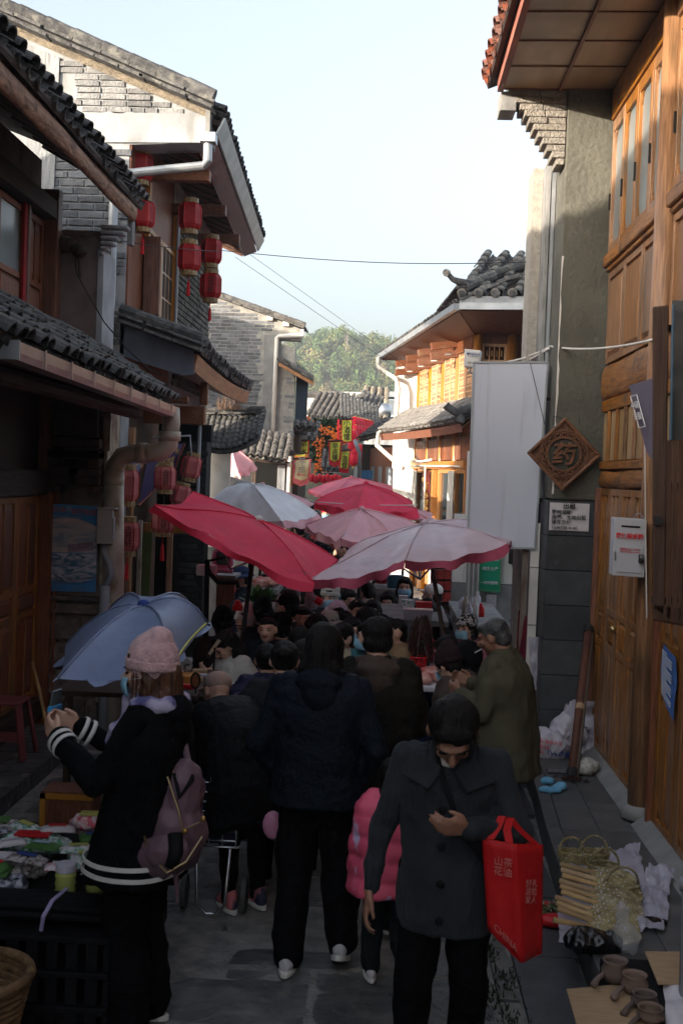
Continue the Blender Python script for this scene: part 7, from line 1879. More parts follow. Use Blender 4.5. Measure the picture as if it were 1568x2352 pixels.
# 3 old woman in front
p=YP(1010,1570,4.35)
w3=person('older woman in a dark grey knitted coat walking towards the viewer with head bowed',(p.x+.06,4.42,0),172,H=1.56,hs=1.2,wide=1.2,top=KNIT,hair='short',lean=4,head=(46,6),skin=SKIN2,arms=(((.055,.02,-.165),(-.065,.13,-.125)),((.05,-.01,-.175),(.07,.04,-.335))),legs='stride',hem=.385,bulk=.92,q='near',hemflare=.93,handcurl=(42,30),widen=1.05)
cl=MB()
for s in(-1,1):
 a=w3['up'](.012*s,.068,.285);b_=w3['up'](.070*s,.055,.318);cc2=w3['up'](.115*s,.060,.262);d=w3['up'](.045*s,.082,.235)
 cl.hexa([a,b_,cc2,d,a+V((0,.012,.008)),b_+V((0,.012,.008)),cc2+V((0,.012,.008)),d+V((0,.012,.008))])
cl.build('coat_collar',KNIT,w3['t'],bevel=.006,local=True)
for z_ in(.20,.11,.02,-.07):mb=MB();mb.ell(w3['up'](.008,.104,z_),(.016,.007,.016),12,6);mb.build('button',M_BLACK,w3['t'],smooth=True,local=True)
mb=MB();pts=[w3['up'](-.05+.02,.06,.30),w3['up'](.0,.11,.22),w3['up'](-.06,.112,.12),w3['up'](-.115,.10,.04)]
pts=[w3['up'](.03,.055,.315),w3['up'](.0,.098,.24),w3['up'](-.05,.116,.14),w3['up'](-.12,.085,.04),w3['up'](-.15,.02,-.02)]
mb.tube(pts,.009,6);mb.build('bag_strap',M_BLACK,w3['t'],smooth=True,local=True)
mb=MB();mb.ell(w3['hd'](.01,.06,-.085),(.045,.03,.022),12,8,rot=w3['RH']);mb.build('lowered_mask',M_WHITE,w3['t'],smooth=True,local=True)
# her red shopping bag hangs from the left forearm
el,wr=w3['arm'][-1];hk=W(w3,V(el).lerp(V(wr),.45));rb=thing('red_shopping_bag','bright red non-woven shopping bag with white print hanging from the older woman\'s arm','bag',hk)
M_RB=mat('red_nonwoven',(.50,.008,.010),(.42,.006,.008),rough=.6,scale=6,bump=.25)
by=hk.y-.06
tp=[YP(1107,1925,by),YP(1180,1938,by-.05),YP(1246,1940,by+.05),YP(1160,1930,by+.14)]
bt=[YP(1120,2135,by),YP(1195,2212,by-.05),YP(1244,2190,by+.05),YP(1160,2140,by+.14)]
for i,j,nm in((0,1,'front_panel'),(1,2,'side_panel'),(2,3,'back_panel'),(3,0,'inner_side_panel')):
 b=MB();b.grid(lambda u,v,i=i,j=j:tuple(tp[i].lerp(tp[j],u).lerp(bt[i].lerp(bt[j],u),v)+V((0,-.008*math.sin(6.28*u)*v+.006*mnoise.noise(V((u*4,v*5,i))),0))),8,12);b.build(nm,M_RB,rb,smooth=True,solid=.003)
mb=MB();mb.add(bt,[(0,1,2,3)]);mb.build('bottom_panel',M_RB,rb)
for(a,b_)in((tp[0].lerp(tp[1],.25),tp[0].lerp(tp[1],.85)),(tp[3].lerp(tp[2],.1),tp[3].lerp(tp[2],.8))):
 mb=MB();topk=hk+V((.03,0,.055));w_=V((.014,0,0));pts=[a,a.lerp(topk,.5),topk+V((-.01,0,0)),topk+V((.02,0,-.005)),b_.lerp(topk,.5),b_]
 for k in range(5):mb.add([pts[k]-w_,pts[k]+w_,pts[k+1]+w_,pts[k+1]-w_],[(0,1,2,3)])
 mb.build('handle',M_RB,rb,solid=.003)
M_PALER=mat('pale_print_on_red',(.55,.18,.16),rough=.6)
text('山茶\n花油',.035,tp[0].lerp(tp[1],.6).lerp(bt[0].lerp(bt[1],.6),.22)+V((0,-.02,0)),tp[1]-tp[0],(0,0,1),M_PALER,rb)
text('好礼\n送给\n家人',.030,tp[1].lerp(tp[2],.5).lerp(bt[1].lerp(bt[2],.5),.4)+V((0,-.02,0)),tp[2]-tp[1],(0,0,1),M_PALER,rb)
text('CHINA',.035,tp[0].lerp(tp[1],.55).lerp(bt[0].lerp(bt[1],.55),.88)+V((0,-.02,0)),bt[1]-bt[0],(0,0,1),M_PALER,rb)
# 4 bending woman by the trolley
p=YP(560,1700,6.1)
w4=person('woman in a long black puffer bending over the left stall, beige cap, pink sneakers',(p.x+.02,6.1,0),30,H=1.42,top=fabric('black_puffer',(.0045,.005,.006),rough=.65),hair=None,hat='cap',hatm=BEIG,lean=58,head=(-32,14),arms=('low','low'),legs='stand',hem=.28,bulk=1.3,quilt=(16,.007),q='near',shoe=mat('pink_navy_trainer',(.55,.16,.17),(.03,.03,.06),rough=.7,scale=5,contrast=(.47,.53)))
# 5 brown hooded man
p=YP(868,1450,5.9)
w5=person('man from behind with short black hair and a dark olive jacket with a brown hood',(p.x,5.95,-.02),3,H=1.62,top=fabric('brown_black_jacket',(.014,.012,.009)),hair='crop',lean=0,head=(4,0),arms=('fwd','fwd'),hem=.46,bulk=1.15,q='near',hood=BRN,widen=1.05)
# 6 girl in pink puffer
p=YP(850,1800,5.25)
PSPOT=mat('spotted_pink_puffer',(.72,.11,.19),(.62,.085,.16),rough=.45,scale=3,bump=.3,dirt=((.55,.42,.62),9,.66,.69,(1,1,.5)))
w6=person('small child in a pink puffer jacket with pale feather print and white shoes, stepping away',(p.x+.10,5.2,0),8,H=1.06,top=PSPOT,hair='long',lean=0,head=(6,0),arms=('down','down'),legs='walk',hem=.42,bulk=1.3,quilt=(34,.010),q='near',wide=1.25,bottom=fabric('dark_leggings',(.012,.016,.018)),shoe=fabric('white_leather',(.6,.6,.6)),hood=PSPOT)
# 7 olive jacket man
p=YP(1178,1432,6.7)
w7=person('old man in a loose olive green jacket with thinning grey hair, smoking, facing left',(p.x+.0,6.8,-.0),66,H=1.52,top=OLIV,hair='crop',hairm=HAIRG,skin=SKIN2,lean=5,head=(14,0),arms=(((.04,.03,-.165),(-.03,.15,-.11)),((.05,.04,-.16),(-.02,.165,-.09))),hem=.40,bulk=1.18,q='near',collar=OLIV,handcurl=(35,45),hemflare=1.05)
mb=MB();a=w7['hd'](0,.088,-.052);b_=w7['hd'](.02,.15,-.066);mb.tube([a,b_],.004,6);ci=thing('cigarette','lit white cigarette in the mouth of the old man in the olive jacket','cigarette',W(w7,a));mb.v=[tuple(W(w7,v))for v in mb.v];mb.build('paper_tube',M_PAPER,ci)
# ---- middle distance and crowd ------------------------------------------------------
GD=-.42  # the lane dips a little under the umbrellas
def crowd(label,px,py,y,H,rz,g=GD,**k):
 """head-top sight line gives the place; figure height fixes the ground it stands on"""
 if k.get('top')is BLK:k['top']=fabric('charcoal_black',(.015,.015,.019))
 p=YP(px,py,y);lean=k.get('lean',0);leg_=k.get('legs','stand');hz0={'stand':.52,'walk':.51,'walk2':.51,'sit':.27,'squat':.17}[leg_]
 tl=.49*math.cos(R_(lean));fw=.42*math.sin(R_(lean));a=R_(rz)
 fx,fy=-math.sin(a)*fw*H,math.cos(a)*fw*H
 gz0=p.z-(hz0+tl)*H
 return person(label,(p.x-fx,p.y-fy,gz0),rz,H=H,**k)
YL=fabric('grey_green_coat',(.05,.055,.05));DRED=fabric('dark_red_coat',(.09,.015,.018))
w8=crowd('young woman with long hair in a white coat looking down at her phone stick',540,1432,9.0,1.60,128,top=WHT,hair='long',head=(34,0),arms=(((.03,.05,-.15),(-.04,.15,-.05)),((.03,.06,-.15),(-.03,.16,-.08))),q='mid',bulk=1.2,hem=.40)
crowd('boy with short black hair facing the viewer from behind the long-haired woman',617,1408,9.2,1.5,172,top=DNAVY,hair='crop',head=(-4,0),q='mid',bulk=1.1)
crowd('dark figure from behind in a black striped beanie beside the folded red umbrella',512,1400,10.2,1.62,8,top=fabric('deep_brown_coat',(.02,.012,.010)),hair='short',hat='beanie',q='mid',bulk=1.2)
crowd('woman in a navy puffer with a purple quilted hood, back turned, left of the centre',615,1470,7.6,1.55,10,top=fabric('navy_purple_puffer',(.022,.022,.055),rough=.5),hair='bun',quilt=(26,.012),hood=fabric('navy_purple_puffer',(.022,.022,.055)),q='mid',bulk=1.3)
crowd('black-haired woman in plain black just left of the navy hooded woman',655,1462,6.6,1.60,4,top=BLK,hair='bun',q='mid',bulk=1.35,head=(12,0))
crowd('dark-haired woman in black half hidden between the two hooded figures',700,1458,7.4,1.58,-6,top=BLK,hair='bob',q='mid',bulk=1.2)
crowd('person in a purple coat bending low behind the bending woman',560,1600,6.9,1.5,60,top=PURP,hair=None,hat='hoodup',hatm=PURP,lean=45,q='mid',bulk=1.3,arms=('low','low'))
crowd('bald man with a stern face and dark jacket facing the viewer under the red umbrella',672,1337,11.0,1.68,165,top=CHAR,hair='crop',hairm=HAIRG,q='mid',arms=('up','down'))
crowd('person in a black cap and black coat with white collar, face turned left',668,1358,10.2,1.62,60,top=BLK,hair='short',hat='cap',q='mid',collar=M_WHITE)
crowd('person in a dark flat cap seen from behind at the middle of the crowd',648,1402,9.6,1.62,10,top=BLK,hair='crop',hat='cap',q='far',bulk=1.15)
crowd('person in a black woollen hat low in the left crowd',605,1378,10.6,1.55,30,top=DNAVY,hair='short',hat='beanie',q='far')
crowd('shopper in a blue bucket hat and dark plaid coat at the left meat stall',558,1297,12.2,1.60,110,top=PLAID,hair='short',hat='bucket',hatm=fabric('navy_denim_hat',(.03,.05,.11)),q='far',lean=8)
crowd('small shopper with a blue cap below the plaid coat',546,1376,11.2,1.35,20,top=fabric('dull_blue_coat',(.03,.04,.08)),hair='short',hat='cap',hatm=fabric('dull_blue_coat',(.03,.04,.08)),q='far')
crowd('pale face with a white earphone cable between the left stalls',573,1398,10.9,1.5,200,top=BLK,hair='long',q='far')
crowd('woman in a pink bucket hat in the middle of the crowd',775,1372,11.2,1.56,185,top=fabric('brown_red_coat',(.16,.05,.04)),hair='bob',hat='bucket',hatm=fabric('pink_felt',(.55,.36,.42)),q='far',head=(20,0))
crowd('man with glasses and black hair looking right in the middle crowd',820,1367,10.6,1.68,200,top=fabric('blue_jeans_jacket',(.05,.09,.14)),hair='crop',q='mid')
crowd('man in a black jacket with white letters on the collar, back turned',838,1383,9.4,1.70,-22,top=BLK,hair='crop',q='mid',bulk=1.25,collar=BLK,head=(10,-10))
crowd('young woman with a light blue mask facing the viewer',857,1370,11.0,1.56,176,top=fabric('green_scarf_coat',(.03,.16,.09)),hair='long',mask=True,q='mid')
crowd('person in a dark bucket hat looking down near the pork stall',888,1400,9.9,1.60,150,top=BLK,hair='bob',hat='bucket',hatm=DNAVY,q='mid',head=(35,0))
crowd('black-haired shopper in a pale blue coat behind the pink hat',793,1395,9.8,1.6,160,top=fabric('pale_blue_coat',(.22,.32,.42)),hair='short',q='far',bulk=1.1)
crowd('woman with chin-length black hair looking down at the crowd centre',742,1396,9.6,1.6,140,top=DRED,hair='bob',q='mid',head=(30,0))
crowd('grey-haired man with a pale mask at the crowd centre',716,1396,10.3,1.62,120,top=YL,hair='crop',hairm=HAIRG,mask=True,q='far')
crowd('dark-haired shopper behind the navy hooded woman, left side',690,1430,8.6,1.6,0,top=BLK,hair='short',q='far',bulk=1.2)
crowd('dark-haired shopper in a beige jacket just right of the navy hooded woman',790,1420,8.8,1.62,150,top=fabric('beige_jacket',(.34,.28,.2)),hair='short',q='far',bulk=1.2)
crowd('vendor with a pale mask, long hair and grey vest behind the right stall',930,1318,12.6,1.60,178,top=GRYS,hair='long',mask=True,q='mid')
crowd('person in a white fleece jacket turned away at the far stalls',846,1330,13.0,1.66,30,top=WHT,hair='crop',q='mid',lean=12)
crowd('man in a charcoal hooded jacket with a blue mask handling meat at the right stall',992,1362,11.4,1.62,95,top=CHAR,hair='crop',mask=True,hood=CHAR,arms=('low','low'),lean=12,head=(22,0),q='mid')
crowd('vendor in a white cap and dark red top at the back of the right stall',1000,1337,12.6,1.66,70,top=fabric('wine_shirt',(.10,.015,.02)),hair='crop',hat='cap',hatm=M_WHITE,q='mid')
w9=crowd('seated vendor in a white down jacket with crimson headscarf and jeans',988,1450,9.3,1.56,100,top=WHTD,bottom=JEAN,hair=None,hat='hoodup',hatm=REDH,legs='sit',lean=18,head=(28,0),arms=('low','fwd'),q='mid',bulk=1.3,hood=fabric('royal_blue_lining',(.03,.08,.40)))
crowd('woman in a mauve puffer with a blue mask and black-white cap seated by the counter',1077,1406,9.9,1.50,140,top=MAUV,hair='bob',hat='cap',hatm=mat('black_white_cap',(.55,.55,.55),(.01,.01,.01),scale=40,contrast=(.48,.52),rough=.8),mask=True,quilt=(24,.010),arms=('fwd','fwd'),q='mid',bulk=1.25,hood=MAUV)
crowd('dark-haired shopper leaning over the pork stall',1030,1452,8.5,1.50,60,top=BLK,hair='short',lean=25,mask=True,q='mid',bulk=1.2)
crowd('person in a dark knit cap and brown coat bending behind the olive jacket',1035,1485,7.9,1.48,50,top=BRN,hair='short',hat='beanie',hatm=fabric('dark_knit_cap',(.03,.015,.018)),lean=25,q='mid',bulk=1.35,mask=True,hood=BRN)
crowd('dark-haired woman with a lined face by the dried meat hanging from the pole',905,1432,9.4,1.55,262,top=DNAVY,hair='bob',skin=SKIN2,lean=8,q='mid',arms=('low','low'))
crowd('shopper hidden behind the dried meat, blue sleeve showing',955,1520,9.0,1.45,30,top=fabric('blue_sleeve_coat',(.02,.05,.14)),hair='short',q='far')
crowd('shopper in black at the far right side of the crowd',1075,1468,8.0,1.55,40,top=BLK,hair=None,hat='hoodup',hatm=BLK,q='far',bulk=1.2)
# lighter coats and faces that stand out of the mass
for lb_,px,py,y,rz,tc,hr,ht,htm,mk in(('woman in a lilac-grey coat with a pale mask behind the navy puffer',735,1424,8.3,170,fabric('lilac_grey_coat',(.30,.27,.36)),'bob',None,None,True),
('shopper in a pale blue mask and cream jacket left of the brown hood',808,1408,9.1,188,fabric('cream_jacket',(.45,.40,.32)),'short',None,None,True),
('shopper in a white knitted hat and grey coat before the meat table',566,1392,10.6,160,fabric('grey_coat_pale',(.22,.22,.24)),'short','beanie',fabric('white_knit',(.62,.60,.58)),False),
('shopper in a red padded jacket facing the viewer near the red bottle',700,1384,10.2,178,fabric('red_padded',(.42,.03,.05)),'crop',None,None,False),
('woman in a white bucket hat beside the pink one',758,1398,9.7,30,fabric('sand_coat',(.32,.26,.20)),'bob','bucket',WHT,False),
('man in a tan jacket facing left before the goods table',915,1412,9.3,110,fabric('tan_jacket',(.30,.20,.11)),'crop',None,None,False),
('shopper in a teal coat glancing back over the shoulder',850,1418,8.7,150,fabric('teal_coat',(.05,.16,.18)),'short',None,None,True)):
 crowd(lb_,px,py,y,1.58,rz,top=tc,hair=hr,hat=ht,hatm=htm,mask=mk,q='far')
 # beyond the umbrellas
YL2=fabric('mustard_coat',(.40,.25,.06));FG='shoppers far back between the umbrellas'
crowd('shopper in a pink quilted jacket beyond the white umbrella',666,1192,19,1.58,0,top=fabric('dusty_pink_puffer',(.42,.17,.18)),hair='short',quilt=(24,.012),q='far',group=FG,bulk=1.25)
crowd('shopper in a red cap and white mask far back',747,1163,24,1.65,190,top=DRED,hair='short',hat='cap',hatm=fabric('bright_red_cap',(.5,.02,.04)),mask=True,q='far',group=FG)
crowd('shopper in a blue cap beside the one in the red cap',764,1166,24.5,1.62,170,top=fabric('slate_blue_coat',(.05,.08,.16)),hair='short',hat='bucket',hatm=fabric('slate_blue_coat',(.05,.08,.16)),q='far',group=FG)
crowd('black-clad shopper right of the pink quilted jacket',690,1196,18,1.65,10,top=BLK,hair='short',q='far',group=FG)
crowd('shopper with a grey mask and dark cap seen between umbrellas',733,1238,15,1.62,200,top=BLK,hair='short',hat='cap',mask=True,q='far',group=FG)
crowd('shopper in a dark cap talking beside the pink umbrella tip',748,1247,14.4,1.6,160,top=BRN,hair='short',hat='cap',q='far',group=FG)
crowd('shopper in a dark red coat under the far pink umbrella',797,1236,15.5,1.62,90,top=DRED,hair='short',q='far',group=FG)
crowd('shopper in black beneath the white umbrella, arms up',640,1200,17.6,1.62,60,top=BLK,hair='short',q='far',group=FG,arms=('up','down'))
for k,(px,py,y,rz)in enumerate(((705,1230,16.2,30),(780,1152,27,200),(722,1150,27,10),(612,1310,13.5,80),(735,1320,13.2,10),(770,1322,13.8,200),(795,1315,14.4,20),(825,1305,14.8,150),(700,1345,12.6,10),(760,1340,12.0,30),(800,1345,12.3,200),(868,1320,14,90),(585,1365,12.4,10),(895,1350,12.4,30))):
 rz=(rz,165,rz,190)[k%4]
 lb=('in deep shade behind the white umbrella, head bowed','farthest right one before the dark shop','farthest left one beside the string of white cloth','bent over behind the meat tray','standing under the low corner of the red umbrella','left of the red bottle and plastic bag','right of the red bottle and plastic bag','at the back next to the white fleece jacket','directly behind the bald man','between the bald man and the pink hat','behind the man with glasses','between the white fleece jacket and the vendor','under the arch of the black stall frame','behind the dark bucket hat')[k]
 crowd('shopper '+lb,px,py,y,1.55+.02*(k%5),rz,top=(BLK,DNAVY,CHAR,BRN,fabric('grey_coat',(.15,.15,.16)),fabric('teal_coat',(.05,.16,.18)),DRED,WHT,fabric('rose_coat',(.45,.12,.16)))[k%9],hair=('short','bob','crop')[k%3],q='far',hat=(None,None,'cap',None,'beanie')[k%5],hatm=(BLK,YL,fabric('pink_felt',(.5,.3,.35)),DRED,WHT)[k%5],mask=k%4==1,group=FG,head=(10*(k%3),0))
 # ================================================================ goods, bags and small things
def blob(name,label,cat,prims,m,vox=.012,disp=None,pt='shell',sm=2,group=None,decal=None):
 t=thing(name,label,cat,prims[0][1],0,group)
 me=rmesh(prims,vox,sm,disp=disp,mats=[m]);me.transform(Matrix.Translation(-wl(t)));part(pt,me,t);return t
def crumple(m_,t,p,q,s,nm='sheet',sd=1,amp=.04,nu=22,z=None,al=None):
 """crumpled sheet over the quad p, p+q, .. lying on something"""
 b=MB();p,q,s=V(p),V(q),V(s)
 b.grid(lambda i,j:tuple(p+q*i+s*j+(lambda w_:V((mnoise.noise(w_*9)*amp*1.2,mnoise.noise(w_*9+V((4,4,4)))*amp*1.2,abs(mnoise.noise(w_*11+V((sd,0,0))))*amp*2.2+abs(mnoise.noise(w_*27))*amp)))(p+q*i+s*j)),nu+8,nu+8)
 return b.build(nm,m_,t,smooth=True)
M_PLB=mat('milky_plastic_bag',(.55,.53,.62),(.45,.43,.52),rough=.35,alpha=.8,scale=5,spec=.5)
M_PLC=mat('clear_plastic_film',(.6,.6,.62),rough=.12,alpha=.38,scale=5,spec=.8)
M_BAGB=mat('black_bag_film',(.006,.006,.007),rough=.18,scale=5,bump=1.0,bscale=9,spec=.6)
M_CARD=mat('corrugated_card',(.42,.29,.17),(.34,.23,.13),rough=.85,scale=12,stretch=(1,6,1),bump=.2)
M_CLAY=mat('fired_clay',(.20,.14,.11),(.13,.095,.08),rough=.8,scale=7,bump=.3,rvar=.3)
M_STRAW=mat('woven_rush',(.46,.39,.21),(.22,.18,.085),rough=.85,scale=26,bump=1.1,rvar=.15)
M_BAMB=mat('bamboo_handle',(.48,.32,.15),(.32,.2,.09),rough=.5,scale=8,rvar=.2)
M_BLUEC=mat('sky_blue_rag',(.20,.50,.72),(.15,.40,.62),rough=.9,scale=5,bump=.4)
M_MEAT=mat('raw_meat',(.42,.08,.06),(.62,.36,.30),rough=.4,scale=9,spec=.5,bump=.5);M_DRY=mat('dried_meat',(.045,.015,.010),(.02,.008,.006),rough=.5,scale=12,bump=.6)
M_GREEN=mat('leaf_green',(.05,.14,.03),(.09,.20,.06),rough=.6,scale=6);M_REDP=mat('red_plastic',(.55,.015,.02),(.48,.01,.015),rough=.35);M_STYR=mat('white_foam',(.72,.74,.80),(.66,.68,.74),rough=.8)
M_PINKPL=mat('pink_plastic',(.60,.26,.40),(.52,.22,.34),rough=.3)
PZ=.182
def G2(px,py,z=PZ):return GP(px,py,z)
# on the platform by the pillar
c=G2(1272,1770);c.y=9.15
sk=blob('printed_sack','crumpled white woven sack with red and blue print lying by the slate pillar','sack',[('e',V((1.30,9.10,.27)),(.24,.16,.12),None),('e',V((1.12,9.05,.24)),(.14,.13,.08),None),('e',V((1.50,9.22,.32)),(.14,.12,.16),None)],mat('white_woven_sack',(.56,.54,.60),(.46,.44,.50),rough=.7,scale=8),disp=(.05,9,2),vox=.011)
for k,(s_,x_,z_,m_,sz)in enumerate((('五谷杂粮 优质面粉',1.28,.33,M_REDINK,.034),('净含量 25kg',1.25,.29,M_REDINK,.030),('0463478 1620',1.20,.25,M_REDINK,.028),('JINMAI',1.40,.235,M_NAVY,.06),('食',1.10,.335,M_NAVY,.05))):
 text(s_,sz,(x_,8.93+.02*(k==3),z_),(-1,0,.12),(0,-.3,-1),m_,sk,offs=-.012)
tb=thing('clear_bag','clear plastic bag standing open between the white sack and the wall','bag',(1.6,9.2,PZ));crumple(M_PLB,tb,(1.48,9.15,PZ),(.24,.05,0),(.0,.12,.34),sd=7,amp=.05,nu=16)
blob('white_floss_bag','round knotted bag of white stuff at the foot of the leaning poles','bag',[('e',V((1.53,8.55,.235)),(.095,.08,.058),None),('e',V((1.57,8.6,.24)),(.07,.06,.05),None)],mat('white_floss',(.58,.56,.52),rough=.8,scale=14,bump=.8),disp=(.02,16,3),vox=.009)
for nm,lab,a,b_,r,m_ in(('leaning_pole','thick rusty brown pole leaning against the slate pillar',G2(1312,1788),YP(1352,1438,9.42),.034,mat('rust_painted_pole',(.14,.055,.035),(.08,.035,.025),rough=.6,scale=8,bump=.3)),('leaning_pole','thinner grey-brown pole leaning beside the thick one',G2(1322,1790),YP(1360,1445,9.40),.016,mat('grey_brown_pole',(.13,.10,.08),rough=.7))):
 t=thing(nm,lab,'pole',a);mb=MB();mb.tube([a,a.lerp(b_,.5),b_],r,12);mb.build('shaft',m_,t,smooth=True)
 if r>.03:
  mb=MB();mb.tube([a.lerp(b_,.42),a.lerp(b_,.455)],r*1.06,12);mb.build('pale_tape',M_CARD,t);mb=MB();mb.tube([a,a.lerp(b_,.05)],r*1.25,12);mb.tube([a.lerp(b_,.95),b_],r*1.2,12);mb.build('ferrule',M_IRON,t)
t=thing('rusty_chain','heap of rusty chain at the foot of the poles','chain',G2(1310,1795));mb=MB();rr=random.Random(4)
for k in range(22):
 p=G2(1310,1795)+V((rr.gauss(0,.05),rr.gauss(0,.04),.006+.012*rr.random()));a=rr.uniform(0,3.1);mb.tube([p+V((math.cos(a+q)*.016,math.sin(a+q)*.012,.002*q))for q in(0,1.05,2.1,3.14,4.2,5.2,6.28)],.004,5)
o=mb.build('links',M_DRY,t);o['kind']='stuff'
blob('blue_rag','sky blue crumpled rag lying on the stone platform','cloth',[('e',G2(1262,1818)+V((0,0,.015)),(.085,.06,.022),None),('e',G2(1285,1815)+V((0,.02,.02)),(.05,.05,.03),None),('e',G2(1258,1800)+V((0,0,.02)),(.05,.035,.028),None)],M_BLUEC,disp=(.012,16,1),vox=.008)
t=thing('dark_tablet','flat dark slab lying at the near edge of the sack','tablet',G2(1282,1772));q=G2(1282,1774);simple('slab',M_GLASS,t,(q-V((.085,.05,0)),q+V((.085,.05,.012))),bevel=.003)
t=thing('red_bucket','red plastic bucket holding printed wrapping beside the platform corner','bucket',(1.08,9.0,0));mb=MB();mb.lathe([(.10,.0),(.14,.26),(.15,.27),(.14,.262),(.10,.02)],(1.03,8.98,0),20);mb.build('pail',M_REDP,t,smooth=True);crumple(mat('pink_print_wrap',(.6,.45,.47),(.5,.06,.08),rough=.5,scale=12,contrast=(.5,.6)),t,(.92,8.88,.26),(.22,0,.03),(0,.2,.04),'wrapping',3,.07,12)
# rush goods: white sheet, baskets, fans
t=thing('plastic_sheet','crumpled milky plastic sheet under the rush baskets and fans','sheet',G2(1380,2050));crumple(M_PLB,t,G2(1285,2170),G2(1500,2120)-G2(1285,2170),G2(1290,1975)-G2(1285,2170),sd=3,amp=.02);crumple(M_PLB,t,G2(1450,2140),G2(1520,2150)-G2(1450,2140),G2(1490,1990)-G2(1450,2140),'flap',6,.03,24)
rr=random.Random(15)
def basket(px,py,r,lab,tl):
 c=G2(px,py);t=thing('rush_basket',lab,'basket',c,0,'rush baskets with arched handles');mb=MB();H_=r*1.1
 for k in range(7):
  z=H_*k/6;q=r*(.72+.28*k/6);mb.tube([c+V((q*math.cos(a*.3927)*1.15,q*math.sin(a*.3927)*.85,z+.004*(a%2)))for a in range(17)],.008,5)
 mb.build('woven_wall',M_STRAW,t);mb=MB()
 for k in range(18):
  a=k*.349;mb.tube([c+V((r*.7*math.cos(a)*1.15,r*.7*math.sin(a)*.85,0)),c+V((r*1.02*math.cos(a)*1.15,r*1.02*math.sin(a)*.85,H_))],.006,4)
 mb.build('stakes',M_STRAW,t);mb=MB();pts=[c+V((r*1.1*math.cos(a),tl*math.sin(a),H_+r*1.35*math.sin(a)))for a in[math.pi*q/12 for q in range(13)]];mb.tube(pts,.007,6);mb.build('handle',M_STRAW,t);mb=MB()
 for p in pts+[pts[0]+V((rr.uniform(-.02,.02),-.01,rr.uniform(-.02,.02)))for _ in range(7)]:
  mb.ell(p+V((rr.uniform(-.01,.01),rr.uniform(-.008,.008),rr.uniform(-.008,.012))),(.0035,.0035,.0035),5,3)
 o=mb.build('white_buds',M_PAPER,t);o['kind']='stuff'
for a in((1310,1985,.062,'rearmost rush basket at the left of the pile',.0),(1320,2030,.062,'rush basket standing in front of the rear left one',.01),(1362,1990,.07,'rear right rush basket with a tall double handle',.0),(1385,2020,.07,'rush basket tilted at the right of the pile',-.01),(1425,2068,.075,'nearest low rush basket at the right, its handle leaning',-.04)):basket(*a)
fanm=MB();prof=[(.0,-.012),(.05,-.04),(.10,-.062),(.15,-.058),(.19,-.02),(.195,.0),(.19,.02),(.15,.058),(.10,.062),(.05,.04),(.0,.012)]
fanm.prism([V((x,y,0))for x,y in prof],(0,0,.008));FANB=mesh_of(fanm,'blade',M_STRAW)
hm_=MB();hm_.tube([(-.12,0,.006),(-.06,0,.006),(0.02,0,.006)],[.012,.011,.010],8);FANH=mesh_of(hm_,'handle',M_BAMB)
bm_=MB()
for k in range(30):x=rr.uniform(.02,.18);y=rr.uniform(-1,1)*(.02+.25*min(x,.2-x));bm_.ell((x,y,.009),(.004,.004,.003),5,3)
FANS=mesh_of(bm_,'white_buds',M_PAPER)
for k in range(10):
 px,py=1352+(k%3)*3-(8 if k>5 else 0),2046+k*11.5
 c=G2(px,py);t=thing('rush_fan','rush fan with a bamboo handle, number %s from the back of the overlapping row'%('one two three four five six seven eight nine ten'.split()[k]),'fan',(0,0,0),0,'rush fans laid in an overlapping row')
 for me in(FANB,FANH,FANS):
  o=bpy.data.objects.new(me.name,me);COL.objects.link(o);o.parent=t
  if me is FANS:o['kind']='stuff'
 t.location=c+V((0,0,.095-.006*k));t.rotation_euler=(R_(18),R_(8),R_(-12-2*k+(30 if k==9 else 0)));t.scale=(1.3,1.35,1)
for(px,py,r,lab)in((1350,2185,.095,'black shiny plastic bag in front of the rush fans'),(1492,2128,.05,'small black plastic bag right of the rush fans')):
 c=G2(px,py);blob('black_bag',lab,'bag',[('e',c+V((0,0,r*.5)),(r*1.2,r*.9,r*.6),None),('e',c+V((r,.02,r*.4)),(r*.7,r*.6,r*.45),None)],M_BAGB,disp=(.02,15,4),vox=.009)
c=G2(1432,2190);t=blob('clear_goods_bag','upright clear plastic bag with pale contents in front of the fans','bag',[('e',c+V((0,0,.07)),(.07,.05,.08),None),('e',c+V((-.01,0,.17)),(.035,.025,.08),None)],M_PLC,disp=(.02,14,6),vox=.009);
c=G2(1252,2110,.03);t=thing('herb_bundle','bundle of green and white herbs wrapped in bright red cloth','herbs',c);mb=MB();ml=MB()
for(dx,dy)in((-.01,.07),(.03,-.10)):mb.ell(c+V((dx,dy,.03)),(.09,.05,.035),14,8)
mb.build('red_cloth',M_REDP,t,smooth=True)
for k in range(120):
 p=c+V((rr.uniform(-.05,.09),rr.uniform(-.06,.05),.04+rr.uniform(0,.03)));d=V((rr.uniform(-.02,.02),rr.uniform(-.02,.02),.012));ml.add([p-d,p+V((.006,.006,0)),p+d,p-V((.006,.006,0))],[(0,1,2,3)])
o=ml.build('sprigs',mat('herb_green',(.10,.15,.06),(.5,.5,.45),rough=.8,scale=40,contrast=(.5,.6)),t);o['kind']='stuff'
